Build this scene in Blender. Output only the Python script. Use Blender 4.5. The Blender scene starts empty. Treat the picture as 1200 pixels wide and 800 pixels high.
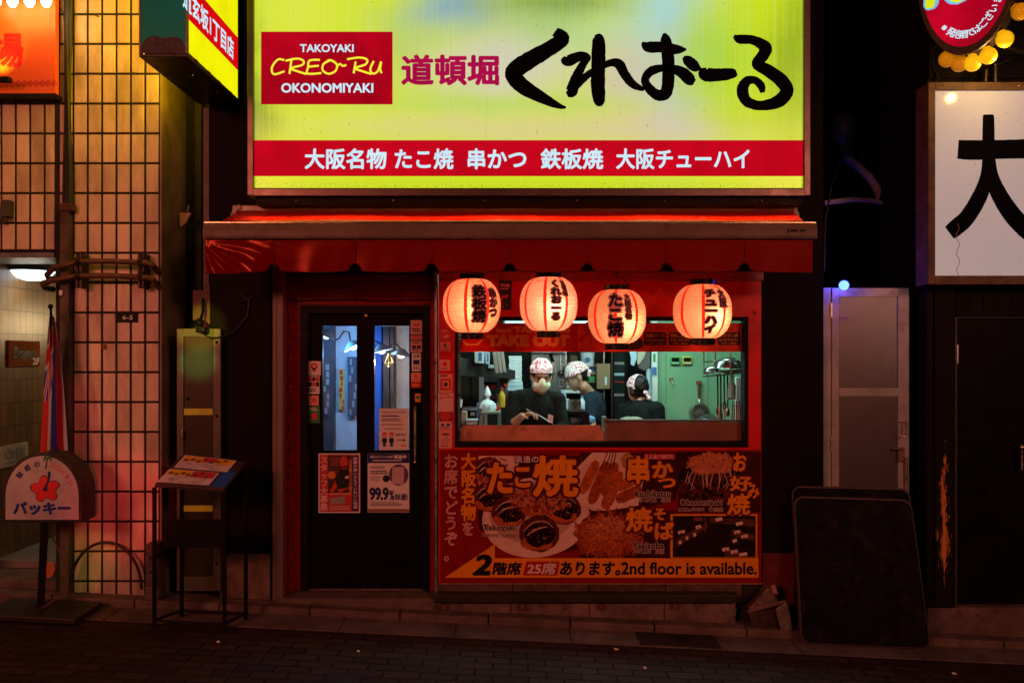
import bpy, bmesh, math, random
from mathutils import Vector, Matrix, noise as mnoise
random.seed(7)
R = math.radians
SC = bpy.context.scene
COL = SC.collection

# ------------------------------------------------------------------ camera
CY, CZ, F0, HY = 6.5, 1.72, 1040.0, 415.0
cam_d = bpy.data.cameras.new('camera'); cam = bpy.data.objects.new('camera', cam_d); COL.objects.link(cam)
cam.location = (0, -CY, CZ); cam.rotation_euler = (R(90), 0, 0)
cam_d.sensor_width = 36.0; cam_d.lens = 36.0 * F0 / 1200.0
cam_d.shift_y = (HY - 400.0) / 1200.0
cam_d.clip_end = 500.0; cam_d.clip_start = 0.05
SC.camera = cam

# ------------------------------------------------------------------ world: a night sky, barely lit
W = bpy.data.worlds.new('World'); SC.world = W; W.use_nodes = True
wn = W.node_tree.nodes; wl = W.node_tree.links
sky = wn.new('ShaderNodeTexSky'); sky.sky_type = 'NISHITA'; sky.sun_disc = False
sky.sun_elevation = R(1.0); sky.sun_rotation = R(200.0)
wl.new(sky.outputs[0], wn['Background'].inputs['Color']); wn['Background'].inputs['Strength'].default_value = 0.0015

SC.view_settings.view_transform = 'Standard'; SC.view_settings.look = 'None'
SC.view_settings.exposure = 0.0; SC.view_settings.gamma = 1.0
try: SC.view_settings.use_curve_mapping = False
except Exception: pass
SC.cycles.use_denoising = True
SC.cycles.max_bounces = 6; SC.cycles.transparent_max_bounces = 12
SC.cycles.sample_clamp_indirect = 4.0

def lamp(name, kind, loc, power, col, size=0.1, rot=None, size_y=None, spot=None, blend=0.5, target=None):
    d = bpy.data.lights.new(name, kind); d.energy = power; d.color = col
    if kind == 'AREA':
        d.size = size
        if size_y: d.shape = 'RECTANGLE'; d.size_y = size_y
    else: d.shadow_soft_size = size
    if kind == 'SPOT': d.spot_size = R(spot); d.spot_blend = blend
    o = bpy.data.objects.new(name, d); COL.objects.link(o); o.location = loc
    if target is not None:
        o.rotation_euler = (Vector(target) - Vector(loc)).to_track_quat('-Z', 'Y').to_euler()
    elif rot: o.rotation_euler = rot
    return o

# unseen fill lamps added behind the camera, and the neon of the shops opposite
lamp('front_fill_light', 'AREA', (-6.0, -10.5, 4.6), 400, (1.0, 0.23, 0.15), 2.5, size_y=1.6, target=(0.2, 0, 1.2))
lamp('front_fill_light', 'AREA', (6.0, -11.0, 4.6), 260, (1.0, 0.31, 0.21), 2.5, size_y=1.6, target=(0.2, 0, 1.2))
lamp('high_fill_light', 'AREA', (1.5, -9.0, 6.5), 8, (1.0, 0.46, 0.34), 2.0, size_y=1.0, target=(1.0, 0, 0.4))
lamp('pillar_side_light', 'SPOT', (-6.2, -5.2, 2.2), 280, (1.0, 0.34, 0.14), 0.25, spot=24, blend=0.8, target=(-3.7, 0, 1.4))  # added spot that warms the tiled pillar
lamp('signboard_light', 'SPOT', (5.5, -6.0, 2.4), 40, (1.0, 0.66, 0.50), 0.05, spot=30, blend=0.9, target=(3.7, -.2, 2.6))
lamp('red_neon_light', 'SPOT', (-1.55, -3.6, 1.0), 190, (1.0, 0.03, 0.06), 0.03, spot=15, blend=0.9, target=(-2.80, -0.05, 0.62))
lamp('red_neon_light', 'SPOT', (-2.0, -3.4, 2.4), 90, (1.0, 0.02, 0.10), 0.03, spot=11, blend=0.9, target=(-3.24, -0.05, 1.25))
lamp('green_spot_light', 'SPOT', (-1.75, -3.4, 0.6), 40, (0.45, 1.0, 0.05), 0.03, spot=9, blend=0.9, target=(-3.10, -0.05, 0.22))
lamp('green_spot_light', 'SPOT', (-2.0, -3.2, 2.6), 560, (0.25, 1.0, 0.25), 0.03, spot=5.5, blend=0.9, target=(-2.28, -0.05, 1.66))  # added spot imitating a green reflection on the vent steel
lamp('yellow_vent_light', 'SPOT', (-2.1, -2.6, 2.2), 220, (0.95, 0.9, 0.05), 0.03, spot=9, blend=0.6, target=(-2.27, -0.05, 1.92))  # added spot imitating the yellow sign's reflection on the vent steel

# ------------------------------------------------------------------ measuring: a point of a known plane Y
def s(Y): return (Y + CY) / F0
def wx(px, Y=0.0): return (px - 600.0) * s(Y)
def wz(py, Y=0.0): return CZ - (py - HY) * s(Y)
def P(px, py, Y=0.0): return Vector((wx(px, Y), Y, wz(py, Y)))
def gz(x): return -0.205 - 0.048 * x          # the road falls to the right

# ------------------------------------------------------------------ materials
def C(r, g, b):
    f = lambda v: (v/255.0/12.92) if v/255.0 <= 0.04045 else ((v/255.0+0.055)/1.055)**2.4
    return (f(r), f(g), f(b))
def nt(name):
    m = bpy.data.materials.new(name); m.use_nodes = True
    n, l = m.node_tree.nodes, m.node_tree.links
    return m, n, l, n['Principled BSDF'], n['Material Output']
def col4(c): return (c[0], c[1], c[2], 1.0)
def clampc(c): return tuple(max(0.0, min(1.0, v)) for v in c)
def mixc(n, l, fac, a, b, mode='MIX'):
    x = n.new('ShaderNodeMix'); x.data_type = 'RGBA'; x.blend_type = mode
    for sock, v in ((x.inputs['Factor'], fac), (x.inputs[6], a), (x.inputs[7], b)):
        if hasattr(v, 'links'): l.new(v, sock)
        elif isinstance(v, (int, float)): sock.default_value = v
        else: sock.default_value = col4(v)
    return x.outputs[2]
def mth(n, l, op, a, b=None, c=None, clamp=False):
    x = n.new('ShaderNodeMath'); x.operation = op; x.use_clamp = clamp
    for i, v in enumerate((a, b, c)):
        if v is None: continue
        if hasattr(v, 'links'): l.new(v, x.inputs[i])
        else: x.inputs[i].default_value = v
    return x.outputs[0]
def noise_n(n, l, vec, scale, detail=5.0, rough=0.6, dist=0.0):
    x = n.new('ShaderNodeTexNoise'); x.inputs['Scale'].default_value = scale
    x.inputs['Detail'].default_value = detail; x.inputs['Roughness'].default_value = rough
    x.inputs['Distortion'].default_value = dist
    l.new(vec, x.inputs['Vector']); return x.outputs['Fac']
def mapr(n, l, v, a, b, c=0.0, d=1.0):
    x = n.new('ShaderNodeMapRange'); l.new(v, x.inputs[0])
    x.inputs[1].default_value = a; x.inputs[2].default_value = b; x.inputs[3].default_value = c; x.inputs[4].default_value = d
    return x.outputs[0]
def scaled(n, l, vec, sc, loc=(0, 0, 0)):
    x = n.new('ShaderNodeMapping'); l.new(vec, x.inputs[0]); x.inputs['Scale'].default_value = sc; x.inputs['Location'].default_value = loc
    return x.outputs[0]
def bump(n, l, h, strength, dist, p):
    b = n.new('ShaderNodeBump'); b.inputs['Strength'].default_value = strength; b.inputs['Distance'].default_value = dist
    l.new(h, b.inputs['Height']); l.new(b.outputs[0], p.inputs['Normal'])
MC = {}
def mat(name, c, rough=0.55, metal=0.0, var=0.25, vs=5.0, bmp=0.15, bs=70.0, dirt=None, dirt_amt=0.5, rv=0.12, spec=0.3, coat=0.0):
    if name in MC: return MC[name]
    m, n, l, p, o = nt(name)
    tc = n.new('ShaderNodeTexCoord').outputs['Object']
    f1 = noise_n(n, l, tc, vs, 6)
    lo = clampc(tuple(v*(1-var) for v in c)); hi = clampc(tuple(v*(1+var*0.7) for v in c))
    cc = mixc(n, l, mapr(n, l, f1, 0.3, 0.7), lo, hi)
    if dirt is not None:
        f2 = noise_n(n, l, tc, vs*2.3, 8, 0.7)
        cc = mixc(n, l, mapr(n, l, f2, 0.52, 0.68, 0, dirt_amt), cc, dirt)
    l.new(cc, p.inputs['Base Color'])
    f3 = noise_n(n, l, tc, vs*3.1, 4)
    l.new(mapr(n, l, f3, 0.3, 0.7, max(0.03, rough-rv), min(1, rough+rv)), p.inputs['Roughness'])
    p.inputs['Metallic'].default_value = metal
    p.inputs['Specular IOR Level'].default_value = spec
    p.inputs['Coat Weight'].default_value = coat
    if bmp: bump(n, l, noise_n(n, l, tc, bs, 5), bmp, 0.004, p)
    MC[name] = m; return m
def emat(name, c, strength=1.0, var=0.06, vs=6.0):
    if name in MC: return MC[name]
    m, n, l, p, o = nt(name); n.remove(p)
    tc = n.new('ShaderNodeTexCoord').outputs['Object']
    e = n.new('ShaderNodeEmission')
    f = noise_n(n, l, tc, vs, 3)
    l.new(mixc(n, l, mapr(n, l, f, 0.3, 0.7), tuple(v*(1-var) for v in c), tuple(v*(1+var) for v in c)), e.inputs[0])
    e.inputs[1].default_value = strength
    l.new(e.outputs[0], o.inputs[0]); MC[name] = m; return m

# ------------------------------------------------------------------ meshes
class G:
    def __init__(self): self.bm = bmesh.new()
    def _quads(self, vs, fs):
        v = [self.bm.verts.new(x) for x in vs]
        for f in fs:
            try: self.bm.faces.new([v[i] for i in f])
            except ValueError: pass
        return v
    def hexa(self, c, bev=0.0, seg=2):                 # eight corners: bottom ring then top ring
        v = self._quads(c, [(3,2,1,0),(4,5,6,7),(0,1,5,4),(1,2,6,5),(2,3,7,6),(3,0,4,7)])
        if bev:
            es = list({e for a in v for e in a.link_edges})
            bmesh.ops.bevel(self.bm, geom=es, offset=bev, segments=seg, affect='EDGES', profile=0.5)
        return self
    def box(self, x0, x1, y0, y1, z0, z1, bev=0.0):
        x0, x1 = sorted((x0, x1)); y0, y1 = sorted((y0, y1)); z0, z1 = sorted((z0, z1))
        return self.hexa([(x0,y0,z0),(x1,y0,z0),(x1,y1,z0),(x0,y1,z0),(x0,y0,z1),(x1,y0,z1),(x1,y1,z1),(x0,y1,z1)], bev)
    def pb(self, a, b, c, d, Y0, Y1, bev=0.0):         # a,b,c,d measured on the front plane Y0
        return self.box(wx(a,Y0), wx(c,Y0), Y0, Y1, wz(d,Y0), wz(b,Y0), bev)
    def prism(self, poly, y0, y1, bev=0.0):            # (x,z) outline pushed along Y
        n = len(poly)
        f = [self.bm.verts.new((x, y0, z)) for x, z in poly]; b = [self.bm.verts.new((x, y1, z)) for x, z in poly]
        self.bm.faces.new(f); self.bm.faces.new(b[::-1])
        for i in range(n):
            j = (i+1) % n; self.bm.faces.new((f[j], f[i], b[i], b[j]))
        if bev:
            es = [e for v in f for e in v.link_edges if e.other_vert(v) in f]
            bmesh.ops.bevel(self.bm, geom=list(set(es)), offset=bev, segments=2, affect='EDGES', profile=0.5)
        return self
    def sheet(self, poly, y):
        self.bm.faces.new([self.bm.verts.new((x, y, z)) for x, z in poly]); return self
    def psheet(self, pts, Y):
        return self.sheet([(wx(a,Y), wz(b,Y)) for a, b in pts], Y)
    def pr(self, a, b, c, d, Y): return self.psheet([(a,d),(c,d),(c,b),(a,b)], Y)
    def pell(self, cx, cy, rx, ry, Y, n=28, wob=0.0, a0=0, a1=360, rot=0):
        pts = []
        for i in range(n):
            t = R(a0 + (a1-a0)*i/(n if a1-a0 == 360 else n-1)); k = 1 + wob*(random.random()-0.5)
            u, v = rx*math.cos(t)*k, ry*math.sin(t)*k; q = R(rot)
            pts.append((cx + u*math.cos(q) - v*math.sin(q), cy + u*math.sin(q) + v*math.cos(q)))
        return self.psheet(pts, Y)
    def tube(self, pts, r, n=8, cap=True):
        pts = [Vector(p) for p in pts]; rings = []
        rr = r if isinstance(r, (list, tuple)) else [r]*len(pts)
        up = None
        for i, p in enumerate(pts):
            t = (pts[min(i+1, len(pts)-1)] - pts[max(i-1, 0)]).normalized()
            if up is None:
                up = Vector((0,0,1)) if abs(t.z) < 0.9 else Vector((0,1,0))
            a = t.cross(up).normalized(); b = a.cross(t).normalized(); up = b
            rings.append([self.bm.verts.new(p + (a*math.cos(k*2*math.pi/n) + b*math.sin(k*2*math.pi/n))*rr[i]) for k in range(n)])
        for i in range(len(rings)-1):
            for k in range(n):
                self.bm.faces.new((rings[i][k], rings[i][(k+1)%n], rings[i+1][(k+1)%n], rings[i+1][k]))
        if cap: self.bm.faces.new(rings[0][::-1]); self.bm.faces.new(rings[-1])
        return self
    def lathe(self, prof, c=(0,0,0), n=24, M=None, wob=0.0):
        c = Vector(c); rings = []
        for r, z in prof:
            ring = []
            for k in range(n):
                t = 2*math.pi*k/n; rr = r*(1 + wob*(random.random()-0.5))
                v = Vector((rr*math.cos(t), rr*math.sin(t), z))
                ring.append(self.bm.verts.new((M @ v if M else v) + c))
            rings.append(ring)
        for i in range(len(rings)-1):
            for k in range(n):
                self.bm.faces.new((rings[i][k], rings[i][(k+1)%n], rings[i+1][(k+1)%n], rings[i+1][k]))
        for ring, pr in ((rings[0][::-1], prof[0]), (rings[-1], prof[-1])):
            if pr[0] > 1e-4: self.bm.faces.new(ring)
        return self
    def ball(self, c, rx, ry=None, rz=None, seg=16, M=None):
        ry = ry or rx; rz = rz or rx
        m = Matrix.Translation(c) @ (M.to_4x4() if M else Matrix.Identity(4)) @ Matrix.Diagonal((rx, ry, rz, 1))
        bmesh.ops.create_uvsphere(self.bm, u_segments=seg, v_segments=max(6, seg*2//3), radius=1.0, matrix=m); return self
    def seg(self, p0, r0, p1, r1, n=14):
        p0, p1 = Vector(p0), Vector(p1)
        self.ball(p0, r0, seg=n); self.ball(p1, r1, seg=n)
        self.tube([p0, p1], [r0, r1], n=n); return self
    def wrap(self, f):
        for v in self.bm.verts: v.co = f(v.co)
        return self

ORG = {}
def _mesh(name, g, m, org, smooth=False):
    bm = g.bm
    for v in bm.verts: v.co -= org
    me = bpy.data.meshes.new(name); bm.to_mesh(me); bm.free()
    if smooth:
        me.polygons.foreach_set('use_smooth', [True]*len(me.polygons))
        try: me.set_sharp_from_angle(angle=R(38))
        except Exception: pass
    if m: me.materials.append(m)
    o = bpy.data.objects.new(name, me); COL.objects.link(o); return o
def thing(name, label, cat, org, group=None):
    o = bpy.data.objects.new(name, None); o.empty_display_size = 0.1; COL.objects.link(o); o.location = org
    o['label'] = label; o['category'] = cat
    if group: o['group'] = group
    ORG[o.name] = Vector(org); return o
def part(name, g, m, parent, smooth=False, label=None):
    org = ORG[parent.name]
    o = _mesh(name, g, m, org, smooth); o.parent = parent; ORG[o.name] = org
    if label: o['label'] = label
    return o
def single(name, g, m, label, cat, group=None, smooth=False):
    vs = [v.co for v in g.bm.verts]
    org = Vector((sum(v.x for v in vs)/len(vs), sum(v.y for v in vs)/len(vs), min(v.z for v in vs)))
    o = _mesh(name, g, m, org, smooth); o.location = org; o['label'] = label; o['category'] = cat
    if group: o['group'] = group
    ORG[o.name] = org; return o
def struct(name, g, m, smooth=False):
    o = _mesh(name, g, m, Vector((0,0,0)), smooth); o['kind'] = 'structure'; ORG[o.name] = Vector((0,0,0)); return o
def copy_tree(o, parent=None):
    c = o.copy(); COL.objects.link(c)
    if parent: c.parent = parent
    ORG[c.name] = ORG.get(o.name, Vector((0,0,0)))
    for ch in list(o.children): copy_tree(ch, c)
    return c

# ------------------------------------------------------------------ lettering: glyph outlines as thin sheets
TC = {}
def glyphs(body, bold=0.0, shear=0.0, space=1.0):
    k = (body, bold, shear, space)
    if k not in TC:
        cu = bpy.data.curves.new('t', 'FONT'); cu.body = body; cu.size = 1.0; cu.offset = bold; cu.resolution_u = 3
        cu.shear = shear; cu.space_character = space
        ob = bpy.data.objects.new('t', cu); me = bpy.data.meshes.new_from_object(ob)
        TC[k] = ([(v.co.x, v.co.y) for v in me.vertices], [tuple(p.vertices) for p in me.polygons])
        bpy.data.objects.remove(ob); bpy.data.curves.remove(cu); bpy.data.meshes.remove(me)
    return TC[k]
def add_glyphs(g, body, f, bold=0.0, shear=0.0, space=1.0, cell=False):
    vs, fs = glyphs(body, 0.0, shear, space)
    if not vs: return
    if cell: x0, x1, y0, y1 = 0.0, 1.0, -0.12, 0.88
    else:
        x0, x1 = min(v[0] for v in vs)-bold, max(v[0] for v in vs)+bold; y0, y1 = min(v[1] for v in vs)-bold, max(v[1] for v in vs)+bold
    o = f(0, 0); nr = (f(1, 0)-o).cross(f(0, 1)-o).normalized()
    offs = [(0.0, 0.0)]                      # a heavy face: the outline struck several times side by side
    if bold > .004: offs += [(bold*math.cos(k*math.pi/4), bold*math.sin(k*math.pi/4)) for k in range(8)]
    if bold > .06: offs += [(bold*math.cos((k+.5)*math.pi/4), bold*math.sin((k+.5)*math.pi/4)) for k in range(8)] + [(bold*.5*math.cos(k*math.pi/3), bold*.5*math.sin(k*math.pi/3)) for k in range(6)]
    for k, (ox, oy) in enumerate(offs):
        v = [g.bm.verts.new(f((a+ox-x0)/max(1e-6, x1-x0), (b+oy-y0)/max(1e-6, y1-y0)) + nr*k*.000012) for a, b in vs]
        for q in fs:
            try: g.bm.faces.new([v[i] for i in q])
            except ValueError: pass
def rect_f(a, b, c, d, Y): return lambda u, v: P(a + (c-a)*u, d + (b-d)*v, Y)
def tx(parent, body, a, b, c, d, Y, m, bold=0.0, shear=0.0, space=1.0, name='lettering', f=None):
    g = G(); add_glyphs(g, body, f or rect_f(a, b, c, d, Y), bold, shear, space)
    return part(name, g, m, parent)
def gv(g, body, a, b, c, d, Y, bold=0.0, f=None, gap=0.0):
    n = len(body)
    for i, ch in enumerate(body):
        t0 = b + (d-b)*i/n; t1 = b + (d-b)*(i+1)/n - gap
        add_glyphs(g, ch, rect_f(a, t0, c, t1, Y) if f is None else (lambda u, v, q0=1-(i+1)/n, q1=1-i/n: f(u, q0+(q1-q0)*v)), bold, cell=True)
    return g
def tv(parent, body, a, b, c, d, Y, m, bold=0.0, name='lettering'):
    return part(name, gv(G(), body, a, b, c, d, Y, bold), m, parent)
def fine(g, a, b, c, d, rows, Y, seed=1, fill=0.55):
    rnd = random.Random(seed); h = (d-b)/rows
    for r in range(rows):
        x = a; e = a + (c-a)*rnd.uniform(0.7, 1.0)
        while x < e:
            w = rnd.uniform(0.6, 2.6); g.pr(x, b+r*h, min(e, x+w), b+r*h+h*fill, Y); x += w + 0.35
    return g
def stroke(g, pts, Y, n=5, lift=0.0, rag=0.0, f=None, seedv=1):
    """one brush stroke: (px,py,width) points -> smooth ribbon with ragged ends"""
    rnd = random.Random(seedv); Q = []
    m = len(pts)
    for i in range(m-1):
        p0, p1, p2, p3 = pts[max(i-1,0)], pts[i], pts[i+1], pts[min(i+2,m-1)]
        for k in range(n):
            t = k/n
            Q.append(tuple(0.5*((2*p1[j]) + (-p0[j]+p2[j])*t + (2*p0[j]-5*p1[j]+4*p2[j]-p3[j])*t*t + (-p0[j]+3*p1[j]-3*p2[j]+p3[j])*t**3) for j in range(3)))
    Q.append(pts[-1]); L, Rr = [], []
    for i, q in enumerate(Q):
        a, b = Q[max(i-1,0)], Q[min(i+1,len(Q)-1)]
        dx, dy = b[0]-a[0], b[1]-a[1]; ln = math.hypot(dx, dy) or 1
        w = q[2]/2; nx, ny = -dy/ln, dx/ln
        e = rag*q[2]
        L.append((q[0]+nx*w+rnd.uniform(-e,e), q[1]+ny*w+rnd.uniform(-e,e))); Rr.append((q[0]-nx*w+rnd.uniform(-e,e), q[1]-ny*w+rnd.uniform(-e,e)))
    tf = f or (lambda x, y: P(x, y, Y))
    def V(p):
        q = tf(p[0], p[1]); return g.bm.verts.new((q.x, q.y - lift, q.z))
    lv, rv = [V(p) for p in L], [V(p) for p in Rr]
    for i in range(len(lv)-1):
        try: g.bm.faces.new((lv[i], lv[i+1], rv[i+1], rv[i]))
        except ValueError: pass
    for q, ring in ((Q[0], None), (Q[-1], None)):
        pass
    return g
# ================================================================== SETTING
BLACK = mat('black_paint', (0.009,0.008,0.008), 0.45, var=0.4, spec=.08)
DARK = mat('dark_wall', (0.02,0.017,0.015), 0.7, var=0.4, vs=3)
RED = mat('red_panel_paint', (0.66,0.004,0.003), 0.38, var=0.14, vs=2.5, bmp=0.05, dirt=(0.2,0.01,0.01), dirt_amt=0.35)
CONC = mat('stained_concrete', (0.13,0.095,0.075), 0.85, var=0.45, vs=4, bmp=0.6, bs=90, dirt=(0.05,0.04,0.035), dirt_amt=0.8)
STEEL = mat('brushed_steel', (0.52,0.5,0.47), 0.3, 1.0, var=0.15, vs=6, bmp=0.08, bs=40)
ALU = mat('aluminium', (0.55,0.52,0.48), 0.35, 1.0, var=0.12, vs=5, bmp=0.05)
WHITE = mat('white_paint', (0.72,0.7,0.67), 0.5, var=0.12)
PAPER = mat('paper', (0.74,0.7,0.64), 0.6, var=0.08, bmp=0.02)
RUBBER = mat('black_cable', (0.02,0.02,0.02), 0.5, var=0.3)
INK = mat('black_ink', (0.012,0.012,0.012), 0.6, var=0.1, bmp=0)
WOOD = mat('dark_wood', (0.05,0.025,0.014), 0.5, var=0.5, vs=7)

def granite():
    m, n, l, p, o = nt('black_granite')
    tc = n.new('ShaderNodeTexCoord').outputs['Object']
    f = noise_n(n, l, tc, 160, 3, 0.8); b = noise_n(n, l, tc, 1.2, 5)
    c = mixc(n, l, mapr(n, l, f, 0.52, 0.7), (0.003,0.0022,0.002), (0.026,0.019,0.017))
    c = mixc(n, l, mapr(n, l, b, 0.4, 0.7, 0, 0.45), c, (0.02,0.012,0.009))
    l.new(c, p.inputs['Base Color']); p.inputs['Roughness'].default_value = 0.5; p.inputs['Specular IOR Level'].default_value = .05
    bump(n, l, f, 0.25, 0.002, p); return m
GRAN = granite()
def pavers():
    m, n, l, p, o = nt('brick_pavers')
    tc = n.new('ShaderNodeTexCoord').outputs['Object']
    w = n.new('ShaderNodeVectorMath'); w.operation = 'ADD'; l.new(tc, w.inputs[0])
    nz = n.new('ShaderNodeTexNoise'); nz.inputs['Scale'].default_value = 7; l.new(tc, nz.inputs['Vector'])
    sc = n.new('ShaderNodeVectorMath'); sc.operation = 'SCALE'; l.new(nz.outputs['Color'], sc.inputs[0]); sc.inputs['Scale'].default_value = 0.02
    l.new(sc.outputs[0], w.inputs[1])
    b = n.new('ShaderNodeTexBrick'); l.new(w.outputs[0], b.inputs['Vector'])
    b.inputs['Scale'].default_value = 1; b.inputs['Brick Width'].default_value = 0.215; b.inputs['Row Height'].default_value = 0.108
    b.inputs['Mortar Size'].default_value = 0.008; b.inputs['Mortar Smooth'].default_value = 0.3; b.inputs['Bias'].default_value = -0.1
    b.inputs['Color1'].default_value = (0.060,0.034,0.029,1); b.inputs['Color2'].default_value = (0.034,0.020,0.018,1); b.inputs['Mortar'].default_value = (0.012,0.008,0.007,1)
    g = noise_n(n, l, tc, 1.3, 8, 0.7); g2 = noise_n(n, l, tc, 45, 6, 0.7)
    c = mixc(n, l, mapr(n, l, g, 0.45, 0.68, 0, 0.65), b.outputs['Color'], (0.03,0.022,0.02))
    c = mixc(n, l, mapr(n, l, g2, 0.35, 0.7, 0, 0.5), c, (0.16,0.12,0.10), 'OVERLAY')
    l.new(c, p.inputs['Base Color']); p.inputs['Specular IOR Level'].default_value = .06
    l.new(mapr(n, l, g, 0.3, 0.7, 0.85, 0.5), p.inputs['Roughness'])
    h = mth(n, l, 'ADD', mth(n, l, 'MULTIPLY', b.outputs['Fac'], -1.0), mth(n, l, 'MULTIPLY', g2, 0.5))
    bump(n, l, h, 0.6, 0.008, p); return m
g = G(); xs = [-60, -12, -8, -5, -2, 0, 2, 5, 8, 12, 60]
for i in range(len(xs)-1):
    z0, z1 = gz(max(-9, min(9, xs[i]))), gz(max(-9, min(9, xs[i+1])))
    g._quads([(xs[i],-60,z0),(xs[i+1],-60,z1),(xs[i+1],60,z1),(xs[i],60,z0)], [(0,1,2,3)])
struct('road', g, pavers())
def slabs(x0, x1, step, ya, yb, h, gap, bev, seed, skirt=0.06):
    g = G(); rnd = random.Random(seed); x = x0
    while x < x1:
        w = step*rnd.uniform(0.94, 1.06); a, b = x, x+w-gap; dz = rnd.uniform(-0.003, 0.003)
        g.hexa([(a,ya,gz(a)-skirt),(b,ya,gz(b)-skirt),(b,yb,gz(b)-skirt),(a,yb,gz(a)-skirt),
                (a,ya,gz(a)+h+dz),(b,ya,gz(b)+h+dz),(b,yb,gz(b)+h+dz*1.5),(a,yb,gz(a)+h+dz)], bev); x += w
    return g
struct('gutter_strip', slabs(-8.2, 8.2, 0.78, -0.52, -0.215, 0.006, 0.008, 0.004, 3), CONC)
struct('kerb', slabs(-8.3, 8.3, 0.62, -0.205, -0.085, 0.055, 0.007, 0.012, 5), CONC)
struct('pavement', slabs(-8.3, 8.3, 1.3, -0.08, 0.35, 0.05, 0.006, 0.004, 6), CONC)
g = G(); g.hexa([(-8,0.36,gz(-8)-0.05),(wx(187,0.3),0.36,gz(-2.7)-0.05),(wx(187,0.3),6,gz(-2.7)-0.05),(-8,6,gz(-8)-0.05),
                 (-8,0.36,gz(-8)+0.09),(wx(187,0.3),0.36,gz(-2.7)+0.16),(wx(187,0.3),6,gz(-2.7)+0.16),(-8,6,gz(-8)+0.09)])
struct('passage_floor', g, mat('passage_concrete', (0.2,0.19,0.19), 0.7, var=0.3, vs=3, bmp=0.3))

# ------------------------------------------------------------------ the shop building
XL, XR = wx(246), wx(965)
TOPZ = 6.6; FL = -0.04
KX0 = wx(508)                                   # partition between door room and kitchen
shop = thing('shop_building', 'dark granite fronted shop building with a red panelled serving hatch and black glazed door', 'building', (0.4, 0.5, -0.25))
g = G()
g.box(XL, wx(318), -0.0, 0.5, -0.45, TOPZ)                              # left pier
g.box(wx(893), XR, -0.0, 0.5, -0.6, TOPZ)                               # right pier
g.box(wx(318), wx(893), 0.003, 0.14, wz(320), TOPZ)                     # lintel wall
part('wall', g, GRAN, shop)
g = G(); g.box(XL+0.01, XL+0.1, 0.51, 3.6, -0.4, TOPZ-0.1); g.box(XR-0.1, XR-0.01, 0.51, 3.6, -0.6, TOPZ-0.1)
g.box(XL+0.11, XR-0.11, 3.5, 3.6, -0.5, TOPZ-0.1)
part('side_wall', g, DARK, shop)
g = G(); g.box(XL-0.03, XR+0.03, -0.06, 3.65, TOPZ+0.003, TOPZ+0.15); part('roof', g, DARK, shop)
g = G(); g.box(XL+0.103, XR-0.103, 0.16, 3.49, 2.42, 2.5)
part('ceiling', g, mat('ceiling_board', (0.4,0.4,0.38), 0.8), shop)
g = G(); g.box(XL+0.103, XR-0.103, 0.36, 3.49, -0.2, FL-0.004)
part('floor', g, mat('kitchen_floor', (0.1,0.09,0.09), 0.4), shop)
g = G(); g.box(KX0-0.03, KX0+0.03, 0.2, 3.49, FL, 2.415); part('partition', g, mat('partition_wall', (0.12,0.075,0.06), 0.6), shop)

def mosaic():
    m, n, l, p, o = nt('red_mosaic_tile')
    tc = n.new('ShaderNodeTexCoord').outputs['Object']
    sx = n.new('ShaderNodeSeparateXYZ'); l.new(tc, sx.inputs[0])
    cx = n.new('ShaderNodeCombineXYZ'); l.new(mth(n, l, 'ADD', sx.outputs[0], sx.outputs[1]), cx.inputs[0]); l.new(sx.outputs[2], cx.inputs[1])
    b = n.new('ShaderNodeTexBrick'); b.offset = 0.0; b.squash = 1.0; l.new(cx.outputs[0], b.inputs['Vector'])
    b.inputs['Scale'].default_value = 1; b.inputs['Brick Width'].default_value = 0.030; b.inputs['Row Height'].default_value = 0.030
    b.inputs['Mortar Size'].default_value = 0.0026; b.inputs['Mortar Smooth'].default_value = 0.2
    b.inputs['Color1'].default_value = (0.42,0.012,0.010,1); b.inputs['Color2'].default_value = (0.30,0.008,0.008,1); b.inputs['Mortar'].default_value = (0.035,0.012,0.01,1)
    l.new(b.outputs['Color'], p.inputs['Base Color'])
    l.new(mapr(n, l, b.outputs['Fac'], 0, 1, 0.18, 0.8), p.inputs['Roughness'])
    bump(n, l, mth(n, l, 'MULTIPLY', b.outputs['Fac'], -1.0), 0.7, 0.002, p); return m
MOS = mosaic()
DY = 0.13
g = G()
g.box(wx(316), wx(353,DY), DY, DY+0.06, -0.2, wz(318,DY)); g.box(wx(502.5,DY), wx(511), DY, DY+0.06, -0.2, wz(318,DY))
g.box(wx(353,DY)+0.001, wx(502.5,DY)-0.001, DY+0.001, DY+0.06, wz(358,DY)+.0004, wz(318,DY))
g.box(wx(332), wx(335), 0.0, DY-0.001, -0.2, wz(318))
part('tiled_wall', g, MOS, shop)
g = G(); g.box(wx(319,-.06), wx(331.5,-.06), -0.06, 0.02, -0.13, wz(310,-.06), 0.008); g.box(wx(322,-.06), wx(324,-.06), -0.068, -0.0595, -0.12, wz(312,-.06))
part('door_jamb', g, mat('jamb_metal', (0.20,0.14,0.125), 0.4, var=0.15), shop)
g = G(); g.box(wx(509.5), wx(512.5), -0.02, DY-0.002, -0.15, wz(319), 0.003); part('corner_trim', g, ALU, shop)
g = G(); g.box(wx(325), wx(513), -0.08, 0.34, -0.32, FL-0.006, 0.012); part('doorstep', g, CONC, shop)
g = G(); g.box(wx(258), wx(317.5), -0.02, -0.003, -0.3, wz(648), 0.004); part('pier_plinth', g, mat('stained_plinth', (0.13,0.085,0.06), 0.6, var=0.5, vs=9, bmp=0.5, dirt=(0.03,0.04,0.025), dirt_amt=0.8), shop)
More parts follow.
